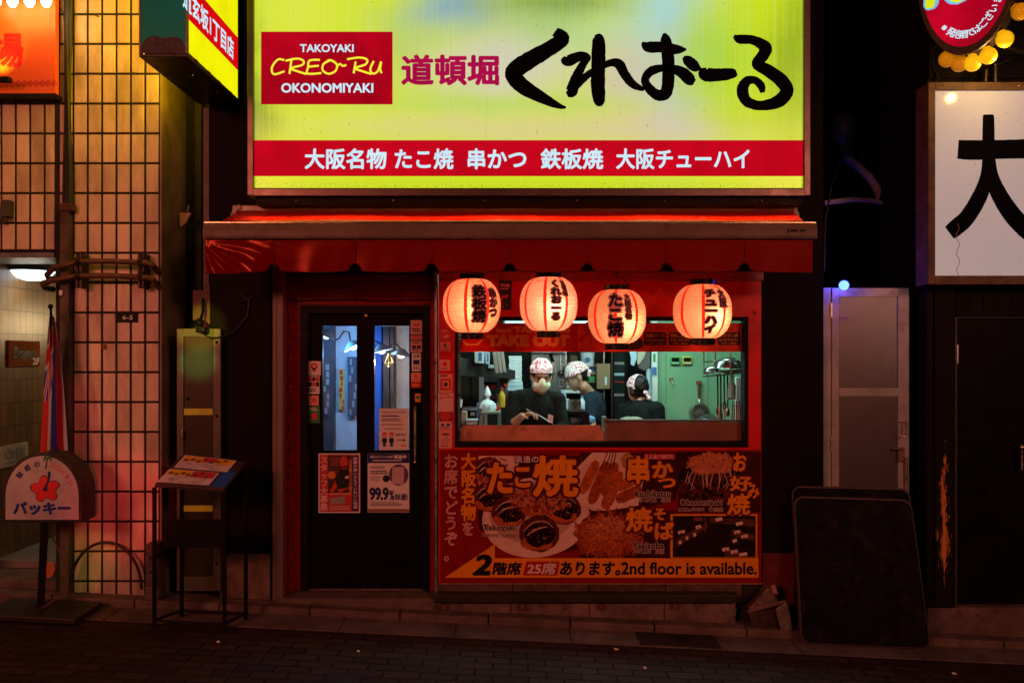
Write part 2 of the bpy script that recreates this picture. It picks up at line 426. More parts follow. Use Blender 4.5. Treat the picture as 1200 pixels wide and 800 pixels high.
# red hatch wall
g = G()
a, b, c, d = 533.0, 371.0, 877.0, 523.5
g.pb(514, 329, a, 684, -0.012, 0.10); g.pb(c, 329, 892, 684, -0.012, 0.10)
g.box(wx(a,-.012)+.0005, wx(c,-.012)-.0005, -0.011, 0.10, wz(b,-.012), wz(329,-.012)); g.box(wx(a,-.012)+.0005, wx(c,-.012)-.0005, -0.011, 0.10, wz(684,-.012), wz(d,-.012))
part('red_panel', g, RED, shop)
g = G(); g.pb(514, 318, 895, 328.6, -0.02, 0.06, 0.003); part('head_trim', g, mat('trim_red', (0.34,0.03,0.025), 0.35, var=0.3, vs=8), shop)
g = G()
for x in (540, 585, 622, 668, 690, 745, 772, 830, 856, 884): g.ball(P(x, 323.5+random.uniform(-1,1), -0.022), 0.005, seg=8)
part('rivet', g, STEEL, shop)
g = G(); t = 4.5                                       # black hatch frame
g.pb(a, b, c, b+t, -0.018, 0.09); g.pb(a, d-t-1.5, c, d, -0.03, 0.09)
g.box(wx(a,-.018), wx(a+3,-.018), -0.0175, 0.09, wz(d-t-1.6,-.018), wz(b+t+.05,-.018)); g.box(wx(c-4.5,-.018), wx(c,-.018), -0.0175, 0.09, wz(d-t-1.6,-.018), wz(b+t+.05,-.018))
hf = part('window_frame', g, BLACK, shop)
g = G(); g.pb(537.0, 377, 539, 517, 0.02, 0.05); part('frame_track', g, ALU, hf)
g = G(); g.ball(P(884.5, 366, -0.018), 0.012, 0.006, 0.012, 12); part('button', g, mat('red_button', (0.35,0.01,0.01), 0.4), shop)
# boarded base under the poster
g = G()
for i in range(4): g.pb(512+i*89.5, 685, 512+(i+1)*89.5-1, 700, -0.02, 0.1, 0.003)
part('base_board', g, mat('rusty_board', (0.08,0.045,0.03), 0.65, var=0.6, vs=6, bmp=0.5, dirt=(0.22,0.13,0.09), dirt_amt=0.6), shop)
g = G(); g.pb(509, 697, 866, 705.5, -0.13, 0.1, 0.004); part('ledge', g, mat('ledge_metal', (0.03,0.024,0.022), 0.4, var=0.4), shop)
g = G()
for i, (q0, q1) in enumerate(((510,598),(599,690),(691,778),(779,862))): g.hexa([(wx(q0,-.06),-.06,-.4),(wx(q1,-.06),-.06,-.4),(wx(q1,-.06),.1,-.4),(wx(q0,-.06),.1,-.4),(wx(q0,-.06),-.06,wz(705.8,-.06)),(wx(q1,-.06),-.06,wz(705.8,-.06)),(wx(q1,-.06),.1,wz(705.8,-.06)),(wx(q0,-.06),.1,wz(705.8,-.06))], 0.004)
part('base_block', g, mat('base_concrete', (0.16,0.11,0.085), 0.8, var=0.5, vs=5, bmp=0.6, dirt=(0.03,0.02,0.018), dirt_amt=0.85), shop)
g = G()
for q in (521, 612, 703, 790): g = G(); g.box(wx(q,-.06)-.018, wx(q,-.06)+.018, -0.10, -0.061, wz(712,-.06), wz(706.2,-.06), .004); part('bracket', g, mat('rust', (0.16,0.06,0.03), 0.8, var=0.6, vs=20, bmp=0.5), shop)
g = G(); g.pb(866, 684, 893, 735, 0.02, 0.1); part('base_back', g, DARK, shop)
g = G(); g.pb(894, 648, 931, 742, -0.012, -0.002, 0.002); part('kick_plate', g, mat('dark_red_plate', (0.12,0.02,0.018), 0.35, var=0.5, vs=4), shop)

# ------------------------------------------------------------------ the door
dy = 0.16
door = thing('entrance_door', 'black framed entrance door with two tall narrow glass panes and a steel pull bar', 'door', (wx(426,dy), dy, FL))
g = G(); g.box(wx(352.5,DY), wx(361,DY), DY-.02, .22, FL, wz(358,DY)); g.box(wx(496,DY), wx(503,DY), DY-.02, .22, FL, wz(358,DY)); g.box(wx(361,DY)+.0005, wx(496,DY)-.0005, DY-.018, .22, wz(367,DY), wz(358,DY)-.002)
part('door_frame', g, BLACK, door)
g = G(); X = lambda q: wx(q, dy)
zt, zb = wz(366.0,dy), FL+0.006
pz0, pz1 = wz(527.5,dy), wz(382,dy)
for q0, q1, za, zc in ((361.5,378,zb,zt),(418,438.5,zb,zt),(479.5,495.5,zb,zt),(378,418,pz1,zt),(378,418,zb,pz0),(438.5,479.5,pz1,zt),(438.5,479.5,zb,pz0)):
    e = .0004; g.box(X(q0)+e, X(q1)-e, dy, dy+.045, za+e, zc-e)
leaf = part('leaf', g, mat('door_black', (0.004,0.0035,0.0035), 0.5, spec=.06, var=0.4, vs=8, bmp=.2), door)
m, n, l, p, o = nt('door_glass')
gl = n.new('ShaderNodeBsdfGlossy'); gl.inputs['Roughness'].default_value = 0.03
tr = n.new('ShaderNodeBsdfTransparent'); tr.inputs[0].default_value = (0.86,0.88,0.9,1)
df = n.new('ShaderNodeBsdfDiffuse'); df.inputs[0].default_value = (0.5,0.5,0.5,1)
tcg = n.new('ShaderNodeTexCoord').outputs['Object']
mx0 = n.new('ShaderNodeMixShader'); l.new(mapr(n, l, noise_n(n, l, scaled(n,l,tcg,(1,1,0.35)), 14, 7, .7), 0.45, 0.8, 0.0, 0.16), mx0.inputs[0]); l.new(tr.outputs[0], mx0.inputs[1]); l.new(df.outputs[0], mx0.inputs[2])
fr = n.new('ShaderNodeFresnel'); fr.inputs[0].default_value = 1.45
mx = n.new('ShaderNodeMixShader'); l.new(fr.outputs[0], mx.inputs[0]); l.new(mx0.outputs[0], mx.inputs[1]); l.new(gl.outputs[0], mx.inputs[2]); l.new(mx.outputs[0], o.inputs[0]); n.remove(p)
GLASS = m
for q0, q1 in ((378,418),(438.5,479.5)):
    g = G(); g.box(X(q0)+.002, X(q1)-.002, dy+.02, dy+.026, pz0+.002, pz1-.002); part('pane', g, GLASS, door)
g = G(); g.tube([P(486.5,475,dy-.05), P(486.5,541,dy-.05)], .011, 10); h = part('handle', g, STEEL, door, True)
g = G(); g.tube([P(486.5,478,dy-.05), P(486.5,478,dy+.01)], .008); g.tube([P(486.5,539,dy-.05), P(486.5,539,dy+.01)], .008); g.ball(P(486.5,541.5,dy-.052), .014); part('handle_bracket', g, STEEL, h, True)
g = G()
for q in (372, 395, 535, 665): g.box(X(361), X(362.5), dy-.012, dy-.001, wz(q+8,dy), wz(q-8,dy))
part('hinge', g, STEEL, door)
g = G(); g.box(X(361.5), X(495.5), dy-.01, dy+.05, FL-.003, FL+.004); part('threshold', g, ALU, door)
g = G(); g.ball(P(429,367.8+2,dy-.006), .014,.008,.017,10); part('door_closer_cap', g, mat('brass',(0.5,0.35,0.15),.35,1.0), door)
g = G(); g.tube([P(x,y,DY-.012) for x,y in ((318,334),(324,340),(330,346),(338,350),(352,352.5),(380,351),(410,350.3),(440,352.5),(470,352),(498,350.5),(511,351))], .004, 6)
single('cable', g, RUBBER, 'thin black cable strung across the red tiles above the black door', 'cable')

# ------------------------------------------------------------------ the tiled building at the left
tiled = thing('tiled_building', 'old building at the left faced with pale oblong tiles, an open passage at its foot', 'building', (wx(120), 0, -0.15))
TY = -0.06; TW = 16.85*s(TY); TH = 34.9*s(TY)
def tile_mat():
    m, n, l, p, o = nt('glazed_tile')
    tc = n.new('ShaderNodeTexCoord').outputs['Object']
    ge = n.new('ShaderNodeNewGeometry').outputs['Random Per Island']
    c = mixc(n, l, ge, (0.48,0.355,0.265), (0.69,0.53,0.41))
    f = noise_n(n, l, scaled(n,l,tc,(1,1,.3)), 5, 8, .7)
    c = mixc(n, l, mapr(n, l, f, .46, .70, 0, .75), c, (0.22,0.15,0.10))
    f2 = noise_n(n, l, tc, 26, 6, .7); c = mixc(n, l, mapr(n, l, f2, .6, .75, 0, .35), c, (0.2,0.14,0.1))
    l.new(c, p.inputs['Base Color']); l.new(mapr(n, l, f, .3, .7, .34, .62), p.inputs['Roughness'])
    bump(n, l, noise_n(n, l, tc, 24, 4), .15, .003, p); return m
TILE = tile_mat()
MORT = mat('dark_grout', (0.03,0.024,0.02), 0.9, var=0.4)
x_r = wx(187.3, TY); zt0 = wz(17.2, TY)
g = G(); tz_bot = wz(699, TY)
def tilefield(g, xa, xb, z_lo, z_hi, y):
    k0 = math.floor((xa - x_r)/TW); i = 0
    j0 = math.floor((z_lo - zt0)/TH)-1
    for kk in range(k0, 1):
        for jj in range(j0, 200):
            a = max(xa, x_r + (kk-1)*TW); b = min(xb, x_r + kk*TW); za = max(z_lo, zt0 + jj*TH); zc = min(z_hi, zt0 + (jj+1)*TH)
            if b-a < .025 or zc-za < .03: continue
            if za > z_hi: break
            gp = .0082; dyy = random.uniform(-.0012,.0012)
            g.box(a+gp, b-gp, y-.006+dyy, y+.004, za+gp, zc-gp, .0025)
tilefield(g, wx(65.5,TY), x_r, tz_bot, 5.4, TY)
tilefield(g, -6.2, wx(65.3,TY), wz(293.5,TY), 5.4, TY)
part('tile_facing', g, TILE, tiled)
g = G()
g.box(wx(65.5,TY), x_r, TY, 0.45, -0.3, 5.4)
g.box(-6.2, wx(65.5,TY)-.001, TY, 0.45, wz(294,TY), 5.4)
part('wall', g, MORT, tiled)
g = G(); g.box(-6.3, x_r+.02, TY-.02, 5.0, 5.402, 5.55); part('roof', g, DARK, tiled)
g = G()   # return side wall, glossy pale tiles on the corner
g.box(x_r+.001, x_r+.012, TY+.001, .45, -.2, 5.38); part('corner_strip', g, mat('corner_tile', (0.22,0.17,0.13), .5, var=.4), tiled)
g = G(); g.box(-6.2, wx(66,-.02), -.052, .40, wz(302,-.05), wz(295.6,-.05)); part('passage_lintel', g, mat('lintel_metal', (0.10,0.12,0.14), .4, var=.5, vs=9), tiled)
g = G(); g.box(-6.1, wx(187,.4)-.02, .41, 5.2, wz(300,.41), wz(296,.41)+.1); part('passage_ceiling', g, mat('passage_ceiling', (0.12,0.14,0.17), .8), tiled)
# passage side wall of narrow upright tiles
def passage_tile():
    m, n, l, p, o = nt('brown_upright_tile')
    tc = n.new('ShaderNodeTexCoord').outputs['Object']
    sx = n.new('ShaderNodeSeparateXYZ'); l.new(tc, sx.inputs[0])
    cx = n.new('ShaderNodeCombineXYZ'); l.new(sx.outputs[1], cx.inputs[0]); l.new(sx.outputs[2], cx.inputs[1])
    b = n.new('ShaderNodeTexBrick'); b.offset = 0.0; l.new(cx.outputs[0], b.inputs['Vector'])
    b.inputs['Scale'].default_value = 1; b.inputs['Brick Width'].default_value = 0.090; b.inputs['Row Height'].default_value = 0.185
    b.inputs['Mortar Size'].default_value = 0.0035; b.inputs['Mortar Smooth'].default_value = .1
    b.inputs['Color1'].default_value = (0.27,0.14,0.055,1); b.inputs['Color2'].default_value = (0.15,0.08,0.035,1); b.inputs['Mortar'].default_value = (0.03,0.02,0.014,1)
    f = noise_n(n, l, scaled(n,l,tc,(14,14,.6)), 3, 5)
    c = mixc(n, l, mapr(n, l, f, .35, .7, 0, .6), b.outputs['Color'], (0.14,0.09,0.05))
    l.new(c, p.inputs['Base Color']); p.inputs['Roughness'].default_value = .38
    bump(n, l, mth(n, l, 'MULTIPLY', b.outputs['Fac'], -1.0), .6, .004, p); return m
g = G(); g.box(-4.1, -4.0, .415, 4.8, gz(-4)+.05, wz(302,.4)+.04); part('passage_wall', g, passage_tile(), tiled)
g = G(); g.box(-4.1, wx(187,.4), 4.8, 4.9, -.2, wz(302,.4)+.04); g.box(wx(187,.3)-.12, wx(187,.3)-.03, .46, 4.79, -.2, 2.6); part('passage_end_wall', g, mat('passage_plaster', (0.2,0.15,0.11), .8), tiled)
g = G(); g.box(-4.0, -3.0, -.03, .40, gz(-3.6)-.1, gz(-3.6)+.105, .01); part('passage_step', g, CONC, tiled)
g = G(); g.pb(66, 699.5, 187, 706, -.075, .1, .004); part('pillar_foot', g, CONC, tiled)

# gap between the buildings
gap = thing('gap_wall', 'dark recessed wall filling the narrow gap between the tiled pillar and the granite shop', 'wall', (wx(216,.4), .42, -.2))
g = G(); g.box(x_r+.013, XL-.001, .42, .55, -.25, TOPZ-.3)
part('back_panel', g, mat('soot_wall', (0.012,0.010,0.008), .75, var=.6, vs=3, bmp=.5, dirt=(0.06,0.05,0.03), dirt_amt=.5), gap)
g = G()
for q0, q1 in ((190,201),(203,214),(228,236)): g.pb(q0, -80, q1, 705, .36, .419, .004)
part('panel_rib', g, mat('rib_dark', (0.05,0.045,0.03), .6, var=.4), gap)
g = G(); g.pb(238, 126, 245, 384, .0, .35, .003); part('metal_strip', g, mat('strip_yellowed', (0.12,0.10,0.06), .5), gap)

# ------------------------------------------------------------------ right hand side: the alley and the black building
alley = thing('alley_wall', 'unlit black wall closing off the narrow alley right of the shop', 'wall', (wx(1030,2.5), 2.5, -.4))
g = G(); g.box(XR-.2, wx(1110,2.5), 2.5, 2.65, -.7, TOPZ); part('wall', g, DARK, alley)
g = G(); g.pb(966, 98, 984, 166, 2.44, 2.49)
wf = part('window', g, mat('dim_amber_pane', (0.10,0.045,0.02), .4), alley)
g = G()
for i in range(4): g.pb(965+i*6.2, 97, 966+i*6.2, 167, 2.41, 2.435)
for i in range(5): g.pb(965.2, 97+i*17.2, 984.6, 98.2+i*17.2, 2.4, 2.409)
part('window_grille', g, BLACK, wf)
BX = wx(1086, -.05)
rb = thing('black_building', 'black timber clad building at the right edge with a worn pillar and a black door', 'building', (BX+.6, 0, -.45))
BW = mat('black_boards', (0.009,0.008,0.007), .55, var=.5, vs=6, bmp=.5, bs=40, dirt=(0.02,0.015,0.012), dirt_amt=.3, spec=.06)
g = G()
z = wz(700,-.05); 
g.box(BX+.03, 7.0, .0, .3, wz(372), TOPZ-.2)
g.box(BX+.03, 7.0, .301, 2.6, -.6, TOPZ-.21)
part('wall', g, BW, rb)
g = G()
for i in range(16):
    a = BX+.03+i*.10; g.box(a, a+.097, -.022, -.001, wz(371,-.02), wz(333,-.02), .003)
part('cladding', g, BW, rb); g = G()
for i in range(18):
    g.box(BX+.03, BX+1.6, -.022, -.001, wz(92,-.02)+i*.165+.002, wz(92,-.02)+(i+1)*.165-.002, .003)
part('cladding', g, BW, rb)
def peel():
    m, n, l, p, o = nt('peeling_black_paint')
    tc = n.new('ShaderNodeTexCoord').outputs['Object']
    f = noise_n(n, l, scaled(n,l,tc,(7,7,1.1)), 6, 12, .8, .5)
    sx = n.new('ShaderNodeSeparateXYZ'); l.new(tc, sx.inputs[0])
    edge = mth(n, l, 'SUBTRACT', 1.0, mth(n, l, 'MULTIPLY', mth(n, l, 'ABSOLUTE', mth(n, l, 'SUBTRACT', sx.outputs[0], wx(1107,-.06)-BX-.6)), 15.0), clamp=True)
    hz = mapr(n, l, mth(n, l, 'ABSOLUTE', mth(n, l, 'SUBTRACT', sx.outputs[2], wz(610,-.06)+.45)), .25, .62, 1, 0)
    k = mth(n, l, 'ADD', f, mth(n, l, 'MULTIPLY', mth(n, l, 'MULTIPLY', edge, hz), .22))
    c = mixc(n, l, mapr(n, l, k, .655, .675), (0.009,0.008,0.0075), mixc(n, l, noise_n(n, l, tc, 30, 5), (0.55,0.20,0.03), (0.62,0.32,0.08)))
    l.new(c, p.inputs['Base Color']); p.inputs['Roughness'].default_value = .5; p.inputs['Specular IOR Level'].default_value = .06
    bump(n, l, mapr(n, l, k, .655, .675), -.5, .002, p); return m
g = G(); g.pb(1086, 334, 1094, 712, -.05, .1, .004); g.pb(1096, 336, 1119, 712, -.06, .1, .006)
part('pillar', g, peel(), rb)
g = G(); g.hexa([(BX+.01,-.045,-.6),(7,-.045,-.7),(7,.29,-.7),(BX+.01,.29,-.6),(BX+.01,-.045,wz(711.5,-.05)),(7,-.045,wz(711.5,-.05)),(7,.29,wz(711.5,-.05)),(BX+.01,.29,wz(711.5,-.05))], .008)
part('plinth', g, CONC, rb)
g = G(); g.pb(1120.5, 373, 1330, 710.8, .035, .08); bd = part('door', g, mat('black_door', (0.006,0.006,0.006), .38, var=.5, vs=3, bmp=.15, dirt=(0.012,0.010,0.009), dirt_amt=.3, spec=.06), rb)
g = G(); g.pb(1119.2, 372, 1121.6, 711, .0, .034); g.pb(1119, 369, 1330, 372.5, -.002, .034); part('door_frame', g, mat('worn_edge', (0.09,0.075,0.065), .5, var=.6, vs=20), bd)
g = G(); g.pb(1121, 404, 1123, 426, .02, .034); part('hinge', g, STEEL, bd)
g = G(); g.tube([P(1197.5,526,-.02), P(1197.5,550,-.02)], .012); g.ball(P(1197.5,524,-.02), .022); part('handle', g, ALU, bd, True)
g = G(); g.box(-6.2, -4.0, TY, .40, -.3, wz(294,TY)-.002); part('wall', g, MORT, tiled)
g = G(); tilefield(g, -6.2, -4.0, -.02, wz(294,TY)-.03, TY); part('tile_facing', g, TILE, tiled)
# ================================================================== SIGNS
# --- the big lit fascia sign
SY = -0.36
sign = thing('fascia_sign', 'big backlit yellow shop sign with black brush lettering and a red menu band', 'sign', (0, SY, wz(228,SY)))
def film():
    """faded yellow film: uneven tube glow is painted into its emission as colour patches"""
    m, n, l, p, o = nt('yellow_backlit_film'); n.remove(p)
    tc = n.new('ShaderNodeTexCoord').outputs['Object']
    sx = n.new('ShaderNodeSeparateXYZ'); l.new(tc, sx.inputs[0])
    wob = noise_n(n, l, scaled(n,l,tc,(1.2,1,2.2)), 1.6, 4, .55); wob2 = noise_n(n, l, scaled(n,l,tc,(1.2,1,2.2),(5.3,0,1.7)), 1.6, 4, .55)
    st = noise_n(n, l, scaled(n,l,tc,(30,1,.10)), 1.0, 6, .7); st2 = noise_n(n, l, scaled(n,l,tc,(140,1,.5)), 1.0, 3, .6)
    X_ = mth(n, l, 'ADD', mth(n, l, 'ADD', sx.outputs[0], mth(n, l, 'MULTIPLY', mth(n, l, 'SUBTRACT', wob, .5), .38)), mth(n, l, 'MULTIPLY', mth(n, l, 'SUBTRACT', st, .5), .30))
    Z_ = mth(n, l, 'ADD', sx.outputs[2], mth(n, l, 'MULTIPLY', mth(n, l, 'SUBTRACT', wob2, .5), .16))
    c = (0.63, 0.76, 0.008); base = n.new('ShaderNodeRGB'); base.outputs[0].default_value = col4(c); c = base.outputs[0]  # uneven backlight goes into the film colour as soft blobs
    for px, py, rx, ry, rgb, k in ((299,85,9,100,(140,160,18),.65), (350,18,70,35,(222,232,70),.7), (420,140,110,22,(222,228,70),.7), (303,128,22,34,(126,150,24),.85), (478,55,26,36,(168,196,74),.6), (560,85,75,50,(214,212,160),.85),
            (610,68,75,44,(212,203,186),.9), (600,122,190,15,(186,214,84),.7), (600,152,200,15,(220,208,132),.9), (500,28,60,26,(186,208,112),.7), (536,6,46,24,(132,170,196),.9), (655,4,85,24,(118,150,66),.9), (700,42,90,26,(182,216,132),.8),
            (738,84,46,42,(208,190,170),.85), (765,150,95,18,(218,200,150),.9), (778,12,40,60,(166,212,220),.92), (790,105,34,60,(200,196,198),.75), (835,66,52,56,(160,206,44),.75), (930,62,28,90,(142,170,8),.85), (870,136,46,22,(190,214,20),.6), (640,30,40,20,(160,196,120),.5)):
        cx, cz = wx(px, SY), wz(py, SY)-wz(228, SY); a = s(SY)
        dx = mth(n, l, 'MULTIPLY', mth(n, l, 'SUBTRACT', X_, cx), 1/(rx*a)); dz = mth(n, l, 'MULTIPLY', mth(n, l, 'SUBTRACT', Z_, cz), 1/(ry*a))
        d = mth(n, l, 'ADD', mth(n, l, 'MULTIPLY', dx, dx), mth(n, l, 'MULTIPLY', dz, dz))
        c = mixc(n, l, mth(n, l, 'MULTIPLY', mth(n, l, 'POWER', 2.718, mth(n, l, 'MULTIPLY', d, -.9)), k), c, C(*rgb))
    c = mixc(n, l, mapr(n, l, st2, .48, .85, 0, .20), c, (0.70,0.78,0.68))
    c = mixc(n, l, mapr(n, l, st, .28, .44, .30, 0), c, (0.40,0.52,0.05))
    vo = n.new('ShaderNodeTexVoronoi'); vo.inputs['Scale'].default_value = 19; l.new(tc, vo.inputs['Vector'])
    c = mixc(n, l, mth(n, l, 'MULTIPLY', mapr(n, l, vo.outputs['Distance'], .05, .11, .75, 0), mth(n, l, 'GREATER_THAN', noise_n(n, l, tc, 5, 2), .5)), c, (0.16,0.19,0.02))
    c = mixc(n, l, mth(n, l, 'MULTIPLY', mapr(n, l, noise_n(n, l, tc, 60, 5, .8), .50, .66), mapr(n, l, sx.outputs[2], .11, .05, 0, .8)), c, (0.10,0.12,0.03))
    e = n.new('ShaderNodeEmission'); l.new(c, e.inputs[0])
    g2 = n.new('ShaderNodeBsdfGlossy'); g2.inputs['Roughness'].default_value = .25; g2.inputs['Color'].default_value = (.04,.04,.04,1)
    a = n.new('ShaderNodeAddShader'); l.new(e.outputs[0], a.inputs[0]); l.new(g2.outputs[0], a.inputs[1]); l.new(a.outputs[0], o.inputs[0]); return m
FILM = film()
SRED = emat('red_backlit_film', C(196,6,28), 1.0, .14, 3)
SWHT = emat('white_backlit_letter', C(205,235,250), 1.0)
SYEL = emat('yellow_backlit_letter', C(250,240,60), 1.0)
SCRM = emat('crimson_backlit_letter', C(170,12,72), 1.0, .15, 4)
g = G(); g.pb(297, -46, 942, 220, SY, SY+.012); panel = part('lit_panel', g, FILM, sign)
g = G(); g.pb(306, 37.5, 460, 122.5, SY-.0012, SY-.001); part('red_field', g, emat('red_backlit_field', C(172,4,26), 1.0, .3, 2.2), sign)
g = G(); g.pb(297, 164.5, 942, 206.5, SY-.0012, SY-.001); part('red_band', g, SRED, sign)
yl = SY-.0025
tx(sign, 'TAKOYAKI', 351.5, 52, 414.5, 61.5, yl, SWHT, .025)
tx(sign, 'OKONOMIYAKI', 329.5, 97.5, 437.5, 109, yl, SWHT, .03)
g = G(); cf = lambda x, y: P(280+x/3.479, y/3.479, yl)
W_ = 8.5
for i, st in enumerate([[(185,246),(160,243),(138,268),(134,290),(146,304),(186,291)], [(214,246),(206,302)], [(190,249),(235,240),(262,248),(258,266),(212,279),(240,292),(276,303)],
          [(330,245),(288,248),(282,275),(280,301),(336,299)], [(284,273),(326,269)], [(372,247),(345,262),(342,288),(366,302),(394,290),(399,264),(376,247),(360,250)], [(402,270),(412,262),(424,270),(438,266)],
          [(476,252),(468,300)], [(441,243),(490,236),(522,244),(516,264),(474,279),(505,292),(540,303)], [(550,250),(536,282),(545,301),(566,292),(580,252),(576,282),(582,300)]]):
    stroke(g, [(x, y, W_) for x, y in st], yl, 4, .0003*i, 0, cf, i)
part('lettering', g, SYEL, sign)
tx(sign, '道頓堀', 470, 64, 585, 100.5, yl, SCRM, .035)
g = G(); cf = lambda x, y: P(580+x/3.158, y/3.158, yl)
BS = [[(222,118,36),(250,146,52),(185,190,58),(105,238,66),(68,272,62),(100,318,58),(170,360,44),(235,392,22),(263,398,8)],
      [(376,128,14),(383,150,46),(383,230,52),(381,310,52),(386,372,44),(388,394,16)],
      [(250,214,16),(268,226,42),(318,208,34),(345,214,22),(325,240,30),(300,290,38),(284,338,44),(276,345,26),(300,318,30),(352,272,26),(420,236,26),(458,238,38),(478,272,36),(505,308,32),(535,326,22),(553,332,12)],
      [(545,158,10),(566,174,40),(620,176,40),(672,184,36),(708,184,8)],
      [(626,124,10),(632,150,40),(640,210,46),(642,290,46),(632,345,44),(600,352,40),(566,322,34),(556,292,30),(582,262,34),(640,252,26),(690,268,42),(722,296,44),(738,306,22)],
      [(696,214,12),(712,224,38),(742,248,40),(762,254,8)],
      [(770,252,20),(778,276,50),(830,278,48),(880,272,38),(894,268,20)],
      [(884,134,12),(905,146,34),(955,150,34),(1000,176,46),(992,206,44),(968,238,38),(1010,262,46),(1060,300,50),(1080,338,50),(1048,376,48),(985,392,36),(932,376,40),(916,335,44),(932,302,36),(962,298,28),(984,318,30),(990,344,18)]]
for i, st in enumerate(BS): stroke(g, st, yl, 7, .0004*i, .018, cf, i+3)
part('brush_lettering', g, mat('sign_black', (0.003,0.004,0.007), .6, var=.2, bmp=0, spec=.03), sign)
for body, a, c in (('大阪名物', 357, 453), ('たこ焼', 462.5, 531.5), ('串かつ', 548, 617), ('鉄板焼', 633.5, 707), ('大阪チューハイ', 722, 878.5)):
    tx(sign, body, a, 174, c, 198.5, yl, SWHT, .028)
FR = mat('sign_frame_metal', (0.13,0.10,0.085), .36, .9, var=.12, vs=3, bmp=.0, rv=.05)
g = G(); e = SY-.035
g.pb(289.5, -60, 296.6, 229, e, SY+.33, .004); g.pb(942.6, -60, 950, 229, e, SY+.33, .004)
g.box(wx(296.6,e)+.0005, wx(942.6,e)-.0005, e, SY+.33, wz(229,e), wz(221.4,e)); g.box(wx(296.6,e)+.0005, wx(942.6,e)-.0005, e, SY+.33, wz(-46,e), wz(-60,e))
part('frame', g, FR, sign)
g = G(); g.pb(295, -50, 944, 222, SY+.02, SY+.32); part('housing', g, DARK, sign)
g = G(); g.pb(300, 229.6, 940, 240, SY+.02, SY+.30); part('under_tray', g, BLACK, sign)
for q in (347, 460.5, 568, 676, 779, 893):
    g = G(); g.ball(P(q, 235, SY+.012), .007, .009, .007, 10); part('screw', g, STEEL, sign, True)

# --- the projecting sign
y0, y1 = -1.07, -0.05
x0, x1 = wx(163,y0), wx(220,y0); zb = wz(67,y0); zt = 5.3
pj = thing('projecting_sign', 'deep projecting box sign with dark green end and glowing yellow red striped side', 'sign', ((x0+x1)/2, y1, zb))
def endmat():
    m, n, l, p, o = nt('dark_green_panel')
    tc = n.new('ShaderNodeTexCoord').outputs['Object']
    f = noise_n(n, l, tc, 3, 4)
    l.new(mixc(n, l, f, (0.002,0.055,0.040), (0.003,0.10,0.07)), p.inputs['Base Color']); p.inputs['Roughness'].default_value = .35; p.inputs['Specular IOR Level'].default_value = .1
    p.inputs['Emission Color'].default_value = (0.001,0.10,0.058,1); p.inputs['Emission Strength'].default_value = .36
    return m
g = G(); g.box(x0+.012, x1-.012, y0, y0+.02, zb+.06, zt); part('end_panel', g, endmat(), pj)
g = G()
pts = []
for i in range(15):
    t = i/14; pts.append((x0+.012+t*(x1-x0-.024), zb+.055+.075*math.sin(math.pi*min(1,t*1.0))**.45*(1+.18*math.sin(t*9))))
g.prism([(x0+.012, zb+.02)] + pts + [(x1-.012, zb+.02)], y0-.004, y0-.001); part('torn_patch', g, mat('grey_tape', (0.04,0.035,0.035), .5, var=.4, vs=12), pj)
g = G(); g.box(x0, x1, y0-.004, y1, zb, zb+.018, .003); part('bottom_plate', g, mat('sign_bottom', (0.018,0.014,0.010), .4, var=.5, vs=4), pj)
g = G()
for xx in (x0, x1-.012):
    g.box(xx, xx+.012, y0-.006, y0+.02, zb+.0185, zt, .002); g.box(xx, xx+.012, y1-.02, y1, zb+.0185, zt, .002)
    g.box(xx, xx+.012, y0+.0205, y1-.0205, zb+.0185, zb+.032)
part('frame', g, mat('sign_edge', (0.18,0.14,0.08), .4, .6, var=.4, vs=8), pj)
LF = emat('lit_yellow_side', C(236,232,6), 1.05, .10, 3)
g = G(); g.box(x1-.006, x1-.003, y0+.021, y1-.021, zb+.033, zt); part('lit_side', g, LF, pj)
g = G(); g.box(x0+.003, x0+.006, y0+.021, y1-.021, zb+.033, zt); part('lit_side', g, emat('lit_yellow_side_bright', C(252,200,10), 8.0, .08, 3), pj)
g = G(); g.box(x0+.02, x1-.02, y0+.03, y1-.001, zb+.03, zt-.01); part('core', g, BLACK, pj)
g = G(); zs0, zs1 = 3.775, 4.01; g.box(x1-.0025, x1-.0015, y0+.0215, y1-.0215, zs0, zs1); part('red_stripe', g, emat('red_side_stripe', C(214,10,14), 1.0), pj)
tx(pj, '道玄坂1丁目店', 0, 0, 0, 0, 0, SWHT, .03, f=lambda u, v: Vector((x1-.0005, -1.15+u*(.98), 3.81+v*.15)))
for xo_, yo_ in ((.05,.34),(.09,.72)): g = G(); g.ball(((x0+x1)/2+xo_, y0+yo_, zb-.002), .012, seg=8); part('bolt', g, STEEL, pj)
g = G(); g.box(x1-.10, x1-.02, y1+.001, .0-.001, zb+.2, zb+.35); part('wall_mount', g, BLACK, pj)
g = G()   # little hinges along the side
for t in (.12, .35, .55, .8): g.box(x1+.0005, x1+.006, y0+t, y0+t+.05, zb+.02, zb+.03)
part('clip', g, mat('rusty_clip', (0.3,0.05,0.02), .6), pj)

